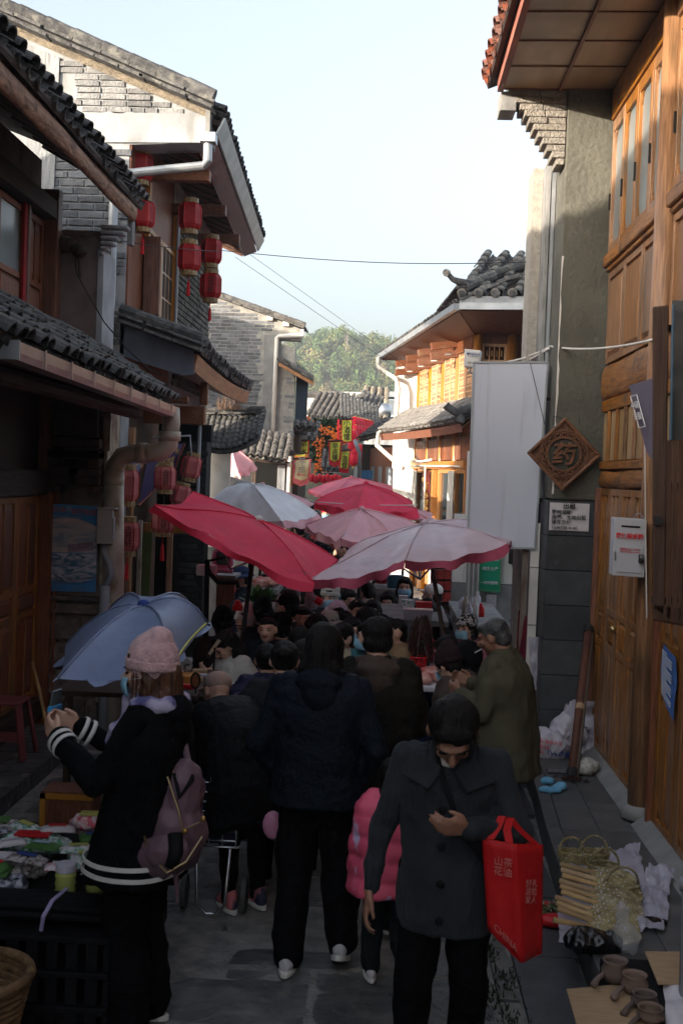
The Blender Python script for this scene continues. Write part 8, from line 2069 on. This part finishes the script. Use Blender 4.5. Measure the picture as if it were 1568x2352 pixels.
# near right corner: clay pots on cardboard over a black crate
t=thing('black_crate','black crate carrying the cardboard and clay pots at the lower right','crate',(1.1,4.6,0));cz=.30
simple('tub',M_BLACK,t,((.98,3.9,0),(1.55,4.95,cz)),bevel=.01)
t=thing('cardboard_sheet','torn sheet of cardboard under the clay pots','cardboard',GP(1400,2310,cz));A_,B_,C_,D_=[GP(*p,cz+.004)for p in((1300,2275),(1440,2262),(1520,2380),(1330,2380))]
mb=MB();mb.prism([D_,C_,B_,A_],(0,0,.006));mb.build('sheet',M_CARD,t)
t=thing('cardboard_sheet','second piece of torn cardboard at the right edge','cardboard',GP(1530,2230,cz));mb=MB();mb.prism([GP(*p,cz+.03)for p in((1510,2262),(1620,2262),(1620,2190),(1480,2188))],(0,0,.006));mb.build('sheet',M_CARD,t)
t=thing('white_wrap','white wrapping paper at the lower right edge','paper',GP(1550,2300,cz));crumple(M_PAPER,t,GP(1530,2400,cz),V((.3,0,0)),GP(1520,2265,cz)-GP(1530,2400,cz),sd=5,amp=.02,nu=10)
for(px,py,r,h,lab,rim)in((1410,2255,.052,.085,'rearmost clay pot with a beige rim on the cardboard',1),(1455,2280,.050,.07,'brown clay pot in the middle of the row',1),(1478,2312,.048,.05,'shallow brown clay pot third from the back',0),(1492,2345,.05,.05,'grey clay bowl at the very front of the row',0)):
 c=GP(px,py,cz+.01);t=thing('clay_pot',lab,'pot',c,0,'clay pots on cardboard');mb=MB()
 mb.lathe([(r*.6,0),(r*1.02,h*.3),(r*1.08,h*.55),(r*.82,h*.9),(r*1.0,h*1.06),(r*.92,h*1.08),(r*.74,h*.9),(r*.95,h*.5),(r*.5,.008)],c,22);mb.build('body',M_CLAY,t,smooth=True)
 mb=MB();a_=c+V((-r*.9,-r*.4,h*.45));mb.tube([a_,a_+V((-.03,-.035,-.004)),a_+V((-.055,-.075,-.015))],[.011,.010,.014],10);mb.build('spout',M_CLAY,t,smooth=True)
 # left foreground stall
t=thing('crate_stack','dark slatted plastic crates stacked under the left goods','crate',(-1.62,4.6,0))
lx0,lx1,ly0,ly1=-2.15,-1.02,4.55,5.85
lz=.44
for k in range(3):
 for yy in(ly0,ly1-.02):
  for q in range(14):simple('slat',M_BLACK,t,((lx0+q*.08,yy,.02+k*.14),(lx0+q*.08+.045,yy+.02,.13+k*.14)))if yy==ly0 else None
 simple('crate_rim',M_BLACK,t,((lx0,ly0-.005,.125+k*.14),(lx1,ly1,.15+k*.14)),bevel=.006)
 simple('crate_side',M_BLACK,t,((lx1-.02,ly0,.02+k*.14),(lx1,ly1,.12+k*.14)))
tz=lz+.02
for k in range(9):
 t=thing('black_tube','black rubber tube in the tied bundle, %s layer, %s from the front'%('lower' if k<5 else 'upper','first second third fourth fifth'.split()[k%5]),'tube',(-1.6,4.7,tz),0,'black tubes tied in a bundle');mb=MB();y=4.62+.045*(k%5);z=tz+.02+.034*(k//5);mb.tube([(-2.2,y,z),(-1.6,y+.01,z+.006),(-1.0,y,z)],.019,8);mb.build('tube',M_BLACK,t,smooth=True)
for x in(-1.72,-1.30):
 t=thing('lilac_strap','pale lilac strap round the tube bundle, %s one'%('left' if x<-1.5 else 'right'),'strap',(x,4.6,tz));mb=MB();mb.tube([(x,4.58,tz-.02),(x+.01,4.57,tz+.04),(x+.03,4.62,tz+.085),(x+.04,4.8,tz+.07)],.009,6);mb.build('band',mat('lilac_tape',(.42,.36,.60),rough=.4),t)
for k,(x,y)in enumerate(((-1.30,4.93),(-1.18,4.98),(-1.07,4.93))):
 t=thing('honey_jar',('left','middle','right')[k]+' of the three ribbed pale green jars with white lids','jar',(x,y,tz),0,'ribbed pale green jars');mb=MB();mb.lathe([(.04,0),(.045,.02),(.041,.035),(.046,.05),(.041,.068),(.046,.085),(.040,.1)],(x,y,tz),16);mb.build('glass',mat('pale_green_syrup',(.45,.48,.14),(.40,.42,.12),rough=.25),t,smooth=True);mb=MB();mb.lathe([(.043,0),(.043,.03),(.04,.034)],(x,y,tz+.101),16);mb.build('lid',mat('lilac_white_lid',(.6,.58,.68),rough=.5),t)
M_PK=[mat('pack_print_%s'%n,a,b_,rough=.2,scale=38,contrast=(.42,.6),spec=.7,bump=.5)for n,a,b_ in(('seeds',(.50,.46,.44),(.08,.06,.06)),('green',(.6,.68,.72),(.05,.30,.12)),('dark',(.03,.035,.05),(.5,.5,.58)),('white',(.8,.8,.86),(.15,.4,.25)),('pink',(.8,.68,.72),(.7,.12,.18)))]
for k,(x,y,z,sx,sy,m_,lab)in enumerate(((-1.62,5.10,.05,.20,.12,0,'speckled bag of sunflower seeds in clear film'),(-1.25,5.22,.05,.12,.10,3,'glossy white and green packet behind the jars'),(-1.62,4.95,.02,.16,.09,2,'shiny dark packet with lilac glints'),(-1.85,4.95,.03,.14,.09,3,'pale packet at the left edge of the stall'),(-1.58,5.42,.05,.17,.10,1,'green banded printed packet at the back'),(-1.90,5.30,.05,.15,.12,2,'dark packet at the far left of the stall'),(-1.38,5.68,.08,.10,.07,4,'pink and white knotted bag behind the packets'),(-1.82,5.62,.05,.14,.10,0,'brown wrapped packet at the back left'))):
 blob('goods_packet',lab,'packet',[('e',V((x,y,tz+z)),(sx,sy,.045),None),('c',V((x-sx*.6,y,tz+z)),V((x+sx*.6,y,tz+z)),.05,.045)],M_PK[m_],disp=(.022,16,k),vox=.008)
 tl_=[o for o in scene.objects if o.get('label')==lab][0];mb=MB();mb.box((x-sx*.5,y-sy*.55,tz+z+.045),(x+sx*.45,y+sy*.2,tz+z+.058));mb.build('printed_label',(M_PAPER,MT['pale_green_syrup'],M_GREEN,M_PAPER,M_REDP)[k%5],tl_,bevel=.003)
rr=random.Random(71);ORDW='first second third fourth fifth sixth seventh'.split()
for k in range(21):
 x,y=-1.95+.16*(k%7)+rr.uniform(-.03,.03),4.98+.24*(k//7)+rr.uniform(-.04,.04)
 t=thing('flat_packet','flat printed packet, %s from the left in the %s row of the left stall'%(ORDW[k%7],('front','middle','back')[k//7]),'packet',(x,y,tz),0,'flat printed packets on the left stall')
 a=rr.uniform(-.5,.5);ca,sa=math.cos(a),math.sin(a);h0=tz+.085+rr.uniform(0,.03);L_,w_=rr.uniform(.06,.085),rr.uniform(.04,.055);tl_=rr.uniform(-.02,.02)
 def pk(u,v,z_):return V((x+(u*ca-v*sa),y+(u*sa+v*ca),h0+z_+tl_*u/L_))
 b=MB();b.grid(lambda i,j:tuple(pk((2*i-1)*L_,(2*j-1)*w_,.022*(math.sin(math.pi*i)*math.sin(math.pi*j))**.5+.004*mnoise.noise(V((i*6,j*6,k))))),8,6);b.build('pouch',(M_PK[k%5],M_PAPER,M_GREEN,M_PK[(k+2)%5])[k%4],t,smooth=True,solid=.003)
 b=MB();b.add([pk(-.5*L_,-.45*w_,.026),pk(.5*L_,-.45*w_,.026),pk(.5*L_,.35*w_,.026),pk(-.5*L_,.35*w_,.026)],[(0,1,2,3)]);b.build('printed_label',(MT['pale_blue_ink'],M_REDP,M_PAPER,MT['pale_green_syrup'],M_NAVY)[(k*3)%5],t)
t=thing('wicker_basket','round wicker basket with a thick rim at the lower left corner','basket',GP(5,2230,.45));mb=MB();c=V((-1.42,4.12,.12))
for k in range(13):q=.13+.075*k/12;mb.tube([c+V((q*math.cos(a*.2618),q*math.sin(a*.2618),.026*k+.005*((a+k)%2)))for a in range(25)],.014,5)
mb.build('woven_wall',mat('honey_wicker',(.22,.13,.06),(.12,.07,.03),rough=.7,scale=20,bump=.6),t);mb=MB();mb.tube([c+V((.21*math.cos(a*.2618),.21*math.sin(a*.2618),.335))for a in range(25)],.02,8);mb.build('rim',MT['honey_wicker'],t,smooth=True)
# left ledge things
t=thing('stone_bench','rough stone block bench along the left ledge','bench',(-2.75,6.3,0));simple('block',M_STONE,t,((-3.0,5.2,.1),(-2.35,7.0,.42)),bevel=.02)
q=V((-2.47,6.55,.425));t=thing('open_book','pale illustrated booklet lying on the stone bench','book',q);simple('cover',mat('booklet_print',(.42,.44,.50),(.28,.22,.16),rough=.5,scale=14),t,(q-V((.14,.09,0)),q+V((.12,.1,.012))));simple('pages',M_PAPER,t,(q-V((.13,.08,-.0125)),q+V((.0,.09,.018))))
blob('lilac_bundle','crumpled lilac cloth bundle at the left edge of the bench','cloth',[('e',V((-2.50,6.0,.47)),(.12,.14,.10),None)],mat('lilac_print_cloth',(.42,.36,.48),(.20,.26,.32),rough=.8,scale=14),disp=(.05,9,3))
t=thing('red_plastic_stool','dusty red plastic stool standing by the left doors','stool',(-2.78,8.6,.12));x,y=-2.72,8.55
simple('seat',mat('dusty_red_plastic',(.20,.045,.05),rough=.5),t,((x-.13,y-.13,.52),(x+.13,y+.13,.55)),bevel=.012)
for sx in(-1,1):
 for sy in(-1,1):mb=MB();mb.bar((x+sx*.17,y+sy*.16,.13),(x+sx*.11,y+sy*.11,.52),.05,.02);mb.build('leg',MT['dusty_red_plastic'],t)
simple('brace',MT['dusty_red_plastic'],t,((x-.13,y-.145,.26),(x+.13,y-.125,.33)))
wire('bamboo_stick','mottled bamboo stick leaning on the left stone pier',[YP(112,1690,8.6),YP(92,1590,8.9),YP(75,1522,9.1)],.014,M_BAMB,'stick')
t=thing('yellow_framed_box','small box with orange-yellow edges behind the woman in the beanie','box',(-2.2,6.6,.2));q=YP(140,1860,6.4)
simple('case',M_WOODR,t,(q-V((.11,0,.10)),q+V((.18,.2,.10))));
for a,b_ in(((-.115,-.012,-.11),(-.085,-.002,.09)),((-.115,-.012,.06),(.18,-.002,.09))):simple('edge_strip',mat('amber_paint',(.50,.22,.03),rough=.4),t,(q+V(a),q+V(b_)))
# shopping trolley of the bending woman
t=thing('shopping_trolley','chrome wire shopping trolley with a navy basket beside the pink sneakers','trolley',(-.95,6.0,0));x0,x1,yf=YP(432,2000,5.95).x,YP(545,2000,5.95).x,5.95
mb=MB();mb.tube([(x0+.04,yf,.36),(x0+.05,yf,.06),(x0+.10,yf,.015),(x1-.10,yf,.015),(x1-.06,yf,.06),(x1-.04,yf,.36)],.009,8);mb.tube([(x0,yf+.02,.36),(x1,yf+.02,.36),(x1,yf+.25,.38),(x0,yf+.25,.38),(x0,yf+.02,.36)],.008,8);mb.build('frame',M_STEEL,t,smooth=True)
mb=MB()
for k in range(7):mb.tube([(x0+.02,yf+.02,.39+.05*k),(x1-.02,yf+.02,.39+.05*k),(x1+.01,yf+.2,.42+.05*k)],.004,5)
for k in range(4):mb.tube([(x0+.03+k*.07,yf+.015,.36),(x0+.03+k*.07,yf+.015,.72)],.004,5)
mb.build('basket_wire',M_STEEL,t);simple('navy_liner',mat('navy_fabric_box',(.012,.012,.045),rough=.6),t,((x0+.02,yf+.03,.37),(x1-.02,yf+.24,.70)))
for x in(x0-.03,x1+.03):mb=MB();mb.tube([(x-.012,yf+.1,.09),(x+.012,yf+.1,.09)],.09,18);mb.build('wheel',mat('grey_rubber',(.10,.10,.095),rough=.7),t)
t=blob('pink_bunny_pouch','small pink round pouch hanging by the left side of the woman in navy','pouch',[('e',YP(626,1895,5.55),(.05,.03,.07),None)],M_PINKPL,vox=.008);t['label']='small pink round pouch hanging by the left side of the woman in navy'
# middle left stalls
t=thing('trinket_table','cluttered low table of trinkets behind the blue umbrella','table',(-1.6,7.6,0));zt=YP(440,1585,7.4).z;simple('top',M_WOODD,t,((-2.0,7.2,zt-.03),(-1.12,8.2,zt)))
for x in(-1.95,-1.2):simple('leg',M_WOODD,t,((x,7.25,0),(x+.04,7.3,zt-.03)))
rr=random.Random(33);xs=sorted(rr.uniform(-1.75,-1.16)for _ in range(16));xl=xs[:];rr.shuffle(xl)
for k in range(16):
 x,y=xl[k],rr.uniform(7.3,8.0);m_=rr.choice((M_PAPER,M_REDP,M_CARD,M_PLB,M_PK[3],M_PK[4]));t=thing('trinket','small %s on the low trinket table, %s from the left'%({M_PAPER:'white packet',M_REDP:'red packet',M_CARD:'brown packet',M_PLB:'milky packet'}.get(m_,'printed packet'),'first second third fourth fifth sixth seventh eighth ninth tenth eleventh twelfth thirteenth fourteenth fifteenth sixteenth'.split()[xs.index(x)]),'trinket',(x,y,zt),0,'wrapped trinkets on the low table');s_=rr.uniform(.025,.05);mb=MB();mb.prism([V((x-s_,y-s_*.6,zt)),V((x+s_,y-s_*.5,zt)),V((x+s_*.9,y+s_*.6,zt)),V((x-s_,y+s_*.5,zt))],(rr.uniform(-.01,.01),0,s_*.7));mb.build('packet',m_,t,bevel=.004)
for k in range(6):
 p=YP(408+12*(k%3),1528-18*(k//3)+2*k,7.7);t=thing('glass_jar','clear glass jar in the stack beside the blue umbrella, %s'%('lower left','lower middle','lower right','upper left','upper middle','upper right')[k],'jar',p,0,'stacked glass jars');mb=MB();mb.tube([p,p+V((0,.07,0))],.024,12);mb.build('glass',M_PLC,t,smooth=True);mb=MB();mb.tube([p+V((0,-.012,0)),p],.025,12);mb.build('lid',M_ZINC,t)
q=YP(420,1556,7.6);t=thing('wooden_tray','orange wooden tray under the glass jars','tray',q);simple('tray',M_PINE,t,(q-V((.10,.05,.035)),q+V((.10,.1,.02))),bevel=.006)
q=YP(449,1563,7.3);t=thing('hand_mirror','upright oval mirror with amber face and black rim','mirror',q);mb=MB();mb.tube([q+V((.028*math.cos(a),0,.048*math.sin(a)))for a in[k*.4488 for k in range(15)]],.006,6);mb.build('rim',M_BLACK,t);mb=MB();mb.prism([q+V((.027*math.cos(k*.4488),.002,.047*math.sin(k*.4488)))for k in range(14)],(0,.004,0));mb.build('glass',mat('amber_mirror',(.32,.10,.03),rough=.15,spec=.8),t);mb=MB();mb.tube([q+V((0,0,-.05)),q+V((.01,0,-.09))],.005,6);mb.build('stand',M_BLACK,t)
t=thing('stall_cabinet','brown ribbed wooden cabinet at the left stalls','cabinet',(-1.7,11.2,0));p,q=YP(498,1325,11.2),YP(540,1320,11.2)
for k in range(9):simple('slat',M_WOODRH,t,(V((p.x+k*(q.x-p.x)/9,11.2,-.4)),V((p.x+(k+.9)*(q.x-p.x)/9,11.24,p.z))))
simple('shelf',M_CONC,t,(V((p.x-.02,11.1,p.z)),V((q.x+.02,11.5,p.z+.025))))
t=thing('white_foam_box','white foam box lid hanging on the black stall frame','box',YP(473,1310,10.3));simple('lid',M_STYR,t,(YP(450,1322,10.3),YP(496,1299,10.3)+V((0,.12,0))),bevel=.012)
t=thing('pink_toy_mirror','pink plastic dressing mirror with a rounded frame on the cabinet','mirror',YP(510,1285,11.1));c=YP(512,1283,11.1);mb=MB();pts=[c+V((.085*math.copysign(abs(math.cos(a))**.6,math.cos(a)),0,.085*math.copysign(abs(math.sin(a))**.6,math.sin(a))))for a in[k*.3142 for k in range(21)]];mb.tube(pts,.022,8);mb.tube([c+V((-.1,0,-.11)),c+V((.1,0,-.11))],.03,8);mb.build('frame',M_PINKPL,t,smooth=True);mb=MB();mb.box(c-V((.07,-.01,.07)),c+V((.07,.02,.07)));mb.build('mirror_glass',M_GLASS,t)
q=YP(508,1394,10.4);t=thing('red_scale_cup','small red cup hanging from the black frame arm','cup',q);mb=MB();mb.lathe([(.018,0),(.045,-.05),(.045,-.09)],YP(547,1352,10.2)+V((0,0,-.1)),12);mb.build('cup',M_REDP,t)
t=thing('meat_table','table heaped with raw pork under the red umbrella','table',(-1.2,12,0));p,q=YP(580,1350,12.0),YP(640,1352,12.0)
simple('top',M_ZINC,t,(V((p.x,11.9,p.z-.05)),V((q.x,12.6,p.z))));
for x in(p.x+.02,q.x-.06):simple('leg',M_IRON,t,((x,11.92,-.4),(x+.04,11.96,p.z-.05)))
rr=random.Random(8)
for k in range(9):
 c=V((rr.uniform(p.x+.06,q.x-.06),rr.uniform(12.0,12.4),p.z+.03+.03*(k%2)))
 blob('pork_piece','cut of raw pork %s on the meat table'%('at the front left','at the front','in the centre','with pale fat','at the back','at the right end','at the left end','on top of the heap','behind the pale fat')[k],'meat',[('e',c,(.09,.06,.035),None),('e',c+V((.05,0,.01)),(.05,.05,.03),None)],M_MEAT,vox=.016,disp=(.02,14,k),group='cuts of raw pork')
def leafy(c,n,s_,name,label):
 t=thing(name,label,'vegetable',c);mb=MB();rr_=random.Random(int(c.x*100)%97)
 for k in range(n):d=V((rr_.gauss(0,1),rr_.gauss(0,1),abs(rr_.gauss(.4,.6)))).normalized();e=d.cross(V((0,0,1))).normalized()*s_*.35;a=c+d*s_*.3;mb.add([a,a+d*s_*.6+e,a+d*s_*1.2,a+d*s_*.6-e],[(0,1,2,3)])
 o=mb.build('leaves',M_GREEN,t);o['kind']='stuff'
leafy(YP(597,1393,10.9),70,.15,'leafy_greens','bunch of leafy greens held above the left crowd')
for(px,py,y,r,lab)in((640,1390,10.4,.06,'white carrier bag above the black woollen hat'),(657,1402,10.3,.045,'second white carrier bag hanging lower'),(715,1382,9.9,.06,'clear bag of goods lifted near the red bottle')):
 c=YP(px,py,y);blob('carrier_bag',lab,'bag',[('e',c,(r,r*.7,r*1.2),None),('e',c+V((0,0,r)),(r*.4,r*.3,r*.7),None)],M_PLB,disp=(.03,14,2))
p=YP(724,1376,9.8);t=thing('cola_bottle','plastic bottle with a red label held up in the crowd','bottle',p);d=V((.9,.1,-.5)).normalized();mb=MB();mb.tube([p-d*.09,p-d*.05,p+d*.0,p+d*.09],[.012,.028,.03,.03],12);mb.build('bottle',M_PLB,t,smooth=True);mb=MB();mb.tube([p-d*.0,p+d*.06],.0315,12);mb.build('label_band',M_REDINK,t)
# phone stick of the woman in the white coat
hp3=W(w8,w8['arm'][-1][1]);t=thing('selfie_stick','phone on a short black stick held by the woman in the white coat','phone',hp3);e_=YP(493,1487,hp3.y-.1);mb=MB();mb.tube([hp3,e_],.008,6);mb.build('stick',M_BLACK,t);mb=MB();mb.hexa([e_+V(a)for a in((-.05,0,-.05),(-.03,0,-.06),(-.03,.01,-.06),(-.05,.01,-.05),(.02,0,.06),(.045,0,.05),(.045,.01,.05),(.02,.01,.06))]);mb.build('phone_back',mat('champagne_gold',(.42,.30,.2),rough=.4),t)
# right stall
zt=YP(980,1420,10.8).z;t=thing('goods_table','cluttered vendor table with boxes and bags on the right side','table',(.4,11,0));simple('top',M_CONC,t,((.0,10.6,zt-.05),(.62,11.9,zt)))
for x in(.03,.55):simple('leg',M_IRON,t,((x,10.65,-.45),(x+.04,10.7,zt-.05)))
for k,(px,py,y,a,m_,nm,lab)in enumerate(((945,1402,10.9,(.09,.08,.012),M_CARD,'carton','open flattened carton on the goods table'),(972,1404,11.3,(.07,.06,.05),M_REDP,'red_box','red box on the goods table'),(935,1385,11.6,(.05,.05,.04),M_PK[3],'cup_box','box of bright cups on the goods table'),(958,1436,10.65,(.12,.08,.05),M_PLB,'clear_tub','clear plastic tub at the front of the goods table'),(925,1382,11.8,(.04,.04,.05),M_PAPER,'white_bag_box','white packet at the left of the goods table'))):
 q=YP(px,py,y);q.z=zt+a[2];t=thing(nm,lab,'box',q);mb=MB();mb.hexa([q+V((sx*a[0]*(1.15 if sz>0 else 1),sy*a[1],sz*a[2]+(.05*sx if k==0 else 0)))for sz in(-1,1)for sx,sy in((-1,-1),(1,-1),(1,1),(-1,1))]);mb.build('box',m_,t,bevel=.006)
t=thing('pork_stall','low pork stall with a white cloth by the seated vendor','stall',(.45,8.6,0));zt2=YP(985,1555,8.6).z;simple('top',M_PAPER,t,((.05,8.2,zt2-.04),(.80,9.0,zt2)),bevel=.01)
for x in(.08,.72):simple('leg',M_WOODD,t,((x,8.25,-.45),(x+.04,8.3,zt2-.04)))
for k,(x,y)in enumerate(((.15,8.35),(.3,8.3),(.45,8.4),(.6,8.35),(.22,8.6),(.72,8.6),(.4,8.65))):
 blob('pork_slab','slab of raw pork on the low stall, %s'%('front left','second from the left','front centre','front right','back left','back right','back centre')[k],'meat',[('e',V((x,y,zt2+.03)),(.085,.07,.03),None),('e',V((x+.03,y+.03,zt2+.05)),(.05,.04,.03),None)],M_MEAT,vox=.014,disp=(.02,13,k),group='slabs of raw pork')
q=YP(960,1530,8.9);t=thing('red_net_basket','red plastic mesh basket beside the seated vendor','basket',q);mb=MB();q.z=zt2
for k in range(18):a=k*.349;mb.tube([q+V((.045*math.cos(a),.045*math.sin(a),0)),q+V((.062*math.cos(a),.062*math.sin(a),.10))],.004,4)
for z_,r in((0,.045),(.05,.054),(.10,.063)):mb.tube([q+V((r*math.cos(a*.349),r*math.sin(a*.349),z_))for a in range(19)],.005,4)
mb.build('mesh_wall',M_REDP,t)
c=YP(965,1478,8.95);t=thing('dried_meat_bundle','dark bundle of dried meat strips hanging from the umbrella pole','meat',c);mb=MB();rr=random.Random(3)
for k in range(46):a=rr.uniform(0,6.28);r=rr.uniform(.02,.09);x,y=r*math.cos(a),r*math.sin(a)*.7;z0=rr.uniform(-.05,.18);mb.tube([c+V((x*.5,y*.5,z0+.04)),c+V((x,y,z0-.05)),c+V((x*1.2,y,z0-.16))],[.008,.014,.007],5)
o=mb.build('strips',M_DRY,t);o['kind']='stuff'
for(px,py,y,r,h,m_,lab)in((905,1350,13.4,.10,.14,mat('turquoise_plastic',(.10,.30,.42),rough=.4),'turquoise bucket on the far counter'),(876,1340,13.6,.08,.1,M_REDP,'red patterned basin left of the turquoise bucket')):
 q=YP(px,py,y);t=thing('plastic_bucket',lab,'bucket',q);mb=MB();mb.lathe([(r*.8,0),(r,h),(r*1.08,h*1.02),(r*.96,h),(r*.7,.01)],q,18);mb.build('pail',m_,t,smooth=True)
t=thing('far_counter','concrete counter holding the buckets behind the white fleece jacket','counter',YP(890,1370,13.8));a,b_=YP(858,1350,13.3),YP(918,1400,13.3);simple('slab',M_CONC,t,(V((a.x,13.2,a.z-.06)),V((b_.x,14.2,a.z))));simple('front',M_CONC,t,(V((a.x+.03,13.3,-.4)),V((b_.x-.03,14.1,a.z-.063))))
t=thing('wall_counter','grey stone counter with bottles along the right wall','counter',(1.0,10.8,0));zc=YP(1070,1430,11).z;simple('slab',M_CONC,t,((.74,10.6,zc-.05),(1.2,12.9,zc)));simple('base',M_CONC,t,((.78,10.65,-.4),(1.2,12.9,zc-.053)))
for k in range(7):
 x,y=.84+.07*(k%3),11.2+.16*k;h=(.16,.2,.13,.18,.15,.2,.12)[k];t=thing('plastic_bottle',('short clear','tall white','red topped','cream','squat clear','slim pale','small milky')[k]+' bottle on the stone counter','bottle',(x,y,zc),0,'bottles on the stone counter');mb=MB();mb.lathe([(.035,0),(.036,h*.7),(.015,h*.85),(.015,h)],(x,y,zc),12);mb.build('bottle',(M_PLB,M_WHITE,M_REDP,M_PIPEW,M_PLB,M_PAPER,M_PLB)[k],t,smooth=True)
t=thing('hanging_curtain','grey-white cloth curtain hanging beside the green shop sign','curtain',YP(1084,1320,12.8));b=MB();a,c=YP(1072,1258,12.7),YP(1095,1400,12.7);b.grid(lambda i,j:(a.x+(c.x-a.x)*i,12.7+.03*math.sin(i*18),a.z+(c.z-a.z)*j),24,6);b.build('cloth',M_CURT,t,smooth=True)
t=thing('electric_meter','clear-lidded electric meter with thick black cables on the white wall','meter',YP(1178,1280,12.9));simple('case',M_IRON,t,(YP(1168,1296,12.85),YP(1189,1262,12.85)+V((0,.1,0))),bevel=.01)
for dx in(0,5):mb=MB();mb.tube([YP(1178+dx,1296,12.8),YP(1184+dx,1330,12.8),YP(1186+dx,1380,12.8),YP(1180+dx,1410,12.8),YP(1172+dx,1428,12.8)],.016,6);mb.build('cable',M_BLACK,t,smooth=True)
t=thing('product_poster','orange and green fruit poster above the far stall','poster',YP(1010,1285,14));simple('sheet',mat('orange_fruit_print',(.62,.30,.05),(.55,.45,.2),rough=.5,scale=8),t,(YP(985,1303,14),YP(1052,1270,14)+V((0,.03,0))));simple('green_part',mat('poster_green',(.05,.28,.06),rough=.5),t,(YP(1028,1302,13.98),YP(1050,1278,13.98)+V((0,.01,0))));text('特产',.09,YP(1040,1289,13.95),(1,0,0),(0,0,1),M_REDINK,t)
t=thing('red_goods_shelf','shelf of red gift boxes behind the white-capped vendor','shelf',YP(1020,1340,14));simple('back',M_WOODD,t,(YP(985,1420,14.2),YP(1052,1305,14.2)+V((0,.05,0))))
for k in range(12):a=YP(988+16*(k%4),1330+26*(k//4),14.1);simple('gift_box',mat('maroon_gift_box',(.20,.02,.02),(.35,.04,.03),rough=.5,scale=14),t,(a,a+V((.075,.08,.11))))
t=thing('hung_white_sack','pale lilac sack hung on the door strip left of the pillar','sack',YP(1225,1500,9.7));b=MB();a,c=YP(1212,1462,9.72),YP(1236,1585,9.72);b.grid(lambda i,j:(a.x+(c.x-a.x)*i*(1-.5*j)+.05*j,9.72+.03*mnoise.noise(V((i*4,j*5,1))),a.z+(c.z-a.z)*j),8,14);b.build('cloth',M_PLB,t,smooth=True)
t=thing('maroon_roll_sheet','maroon plastic sheet hanging on the shutter rail','sheet',YP(1205,1450,9.8));b=MB();a,c=YP(1190,1400,9.85),YP(1212,1560,9.85);b.grid(lambda i,j:(a.x+(c.x-a.x)*i,9.85+.03*math.sin(i*5+j*3),a.z+(c.z-a.z)*(j+.15*i*(1-j))),6,12);b.build('film',mat('maroon_film',(.16,.02,.035),(.10,.015,.025),rough=.25),t,smooth=True)
bpy.data.scenes.remove(TMPS)
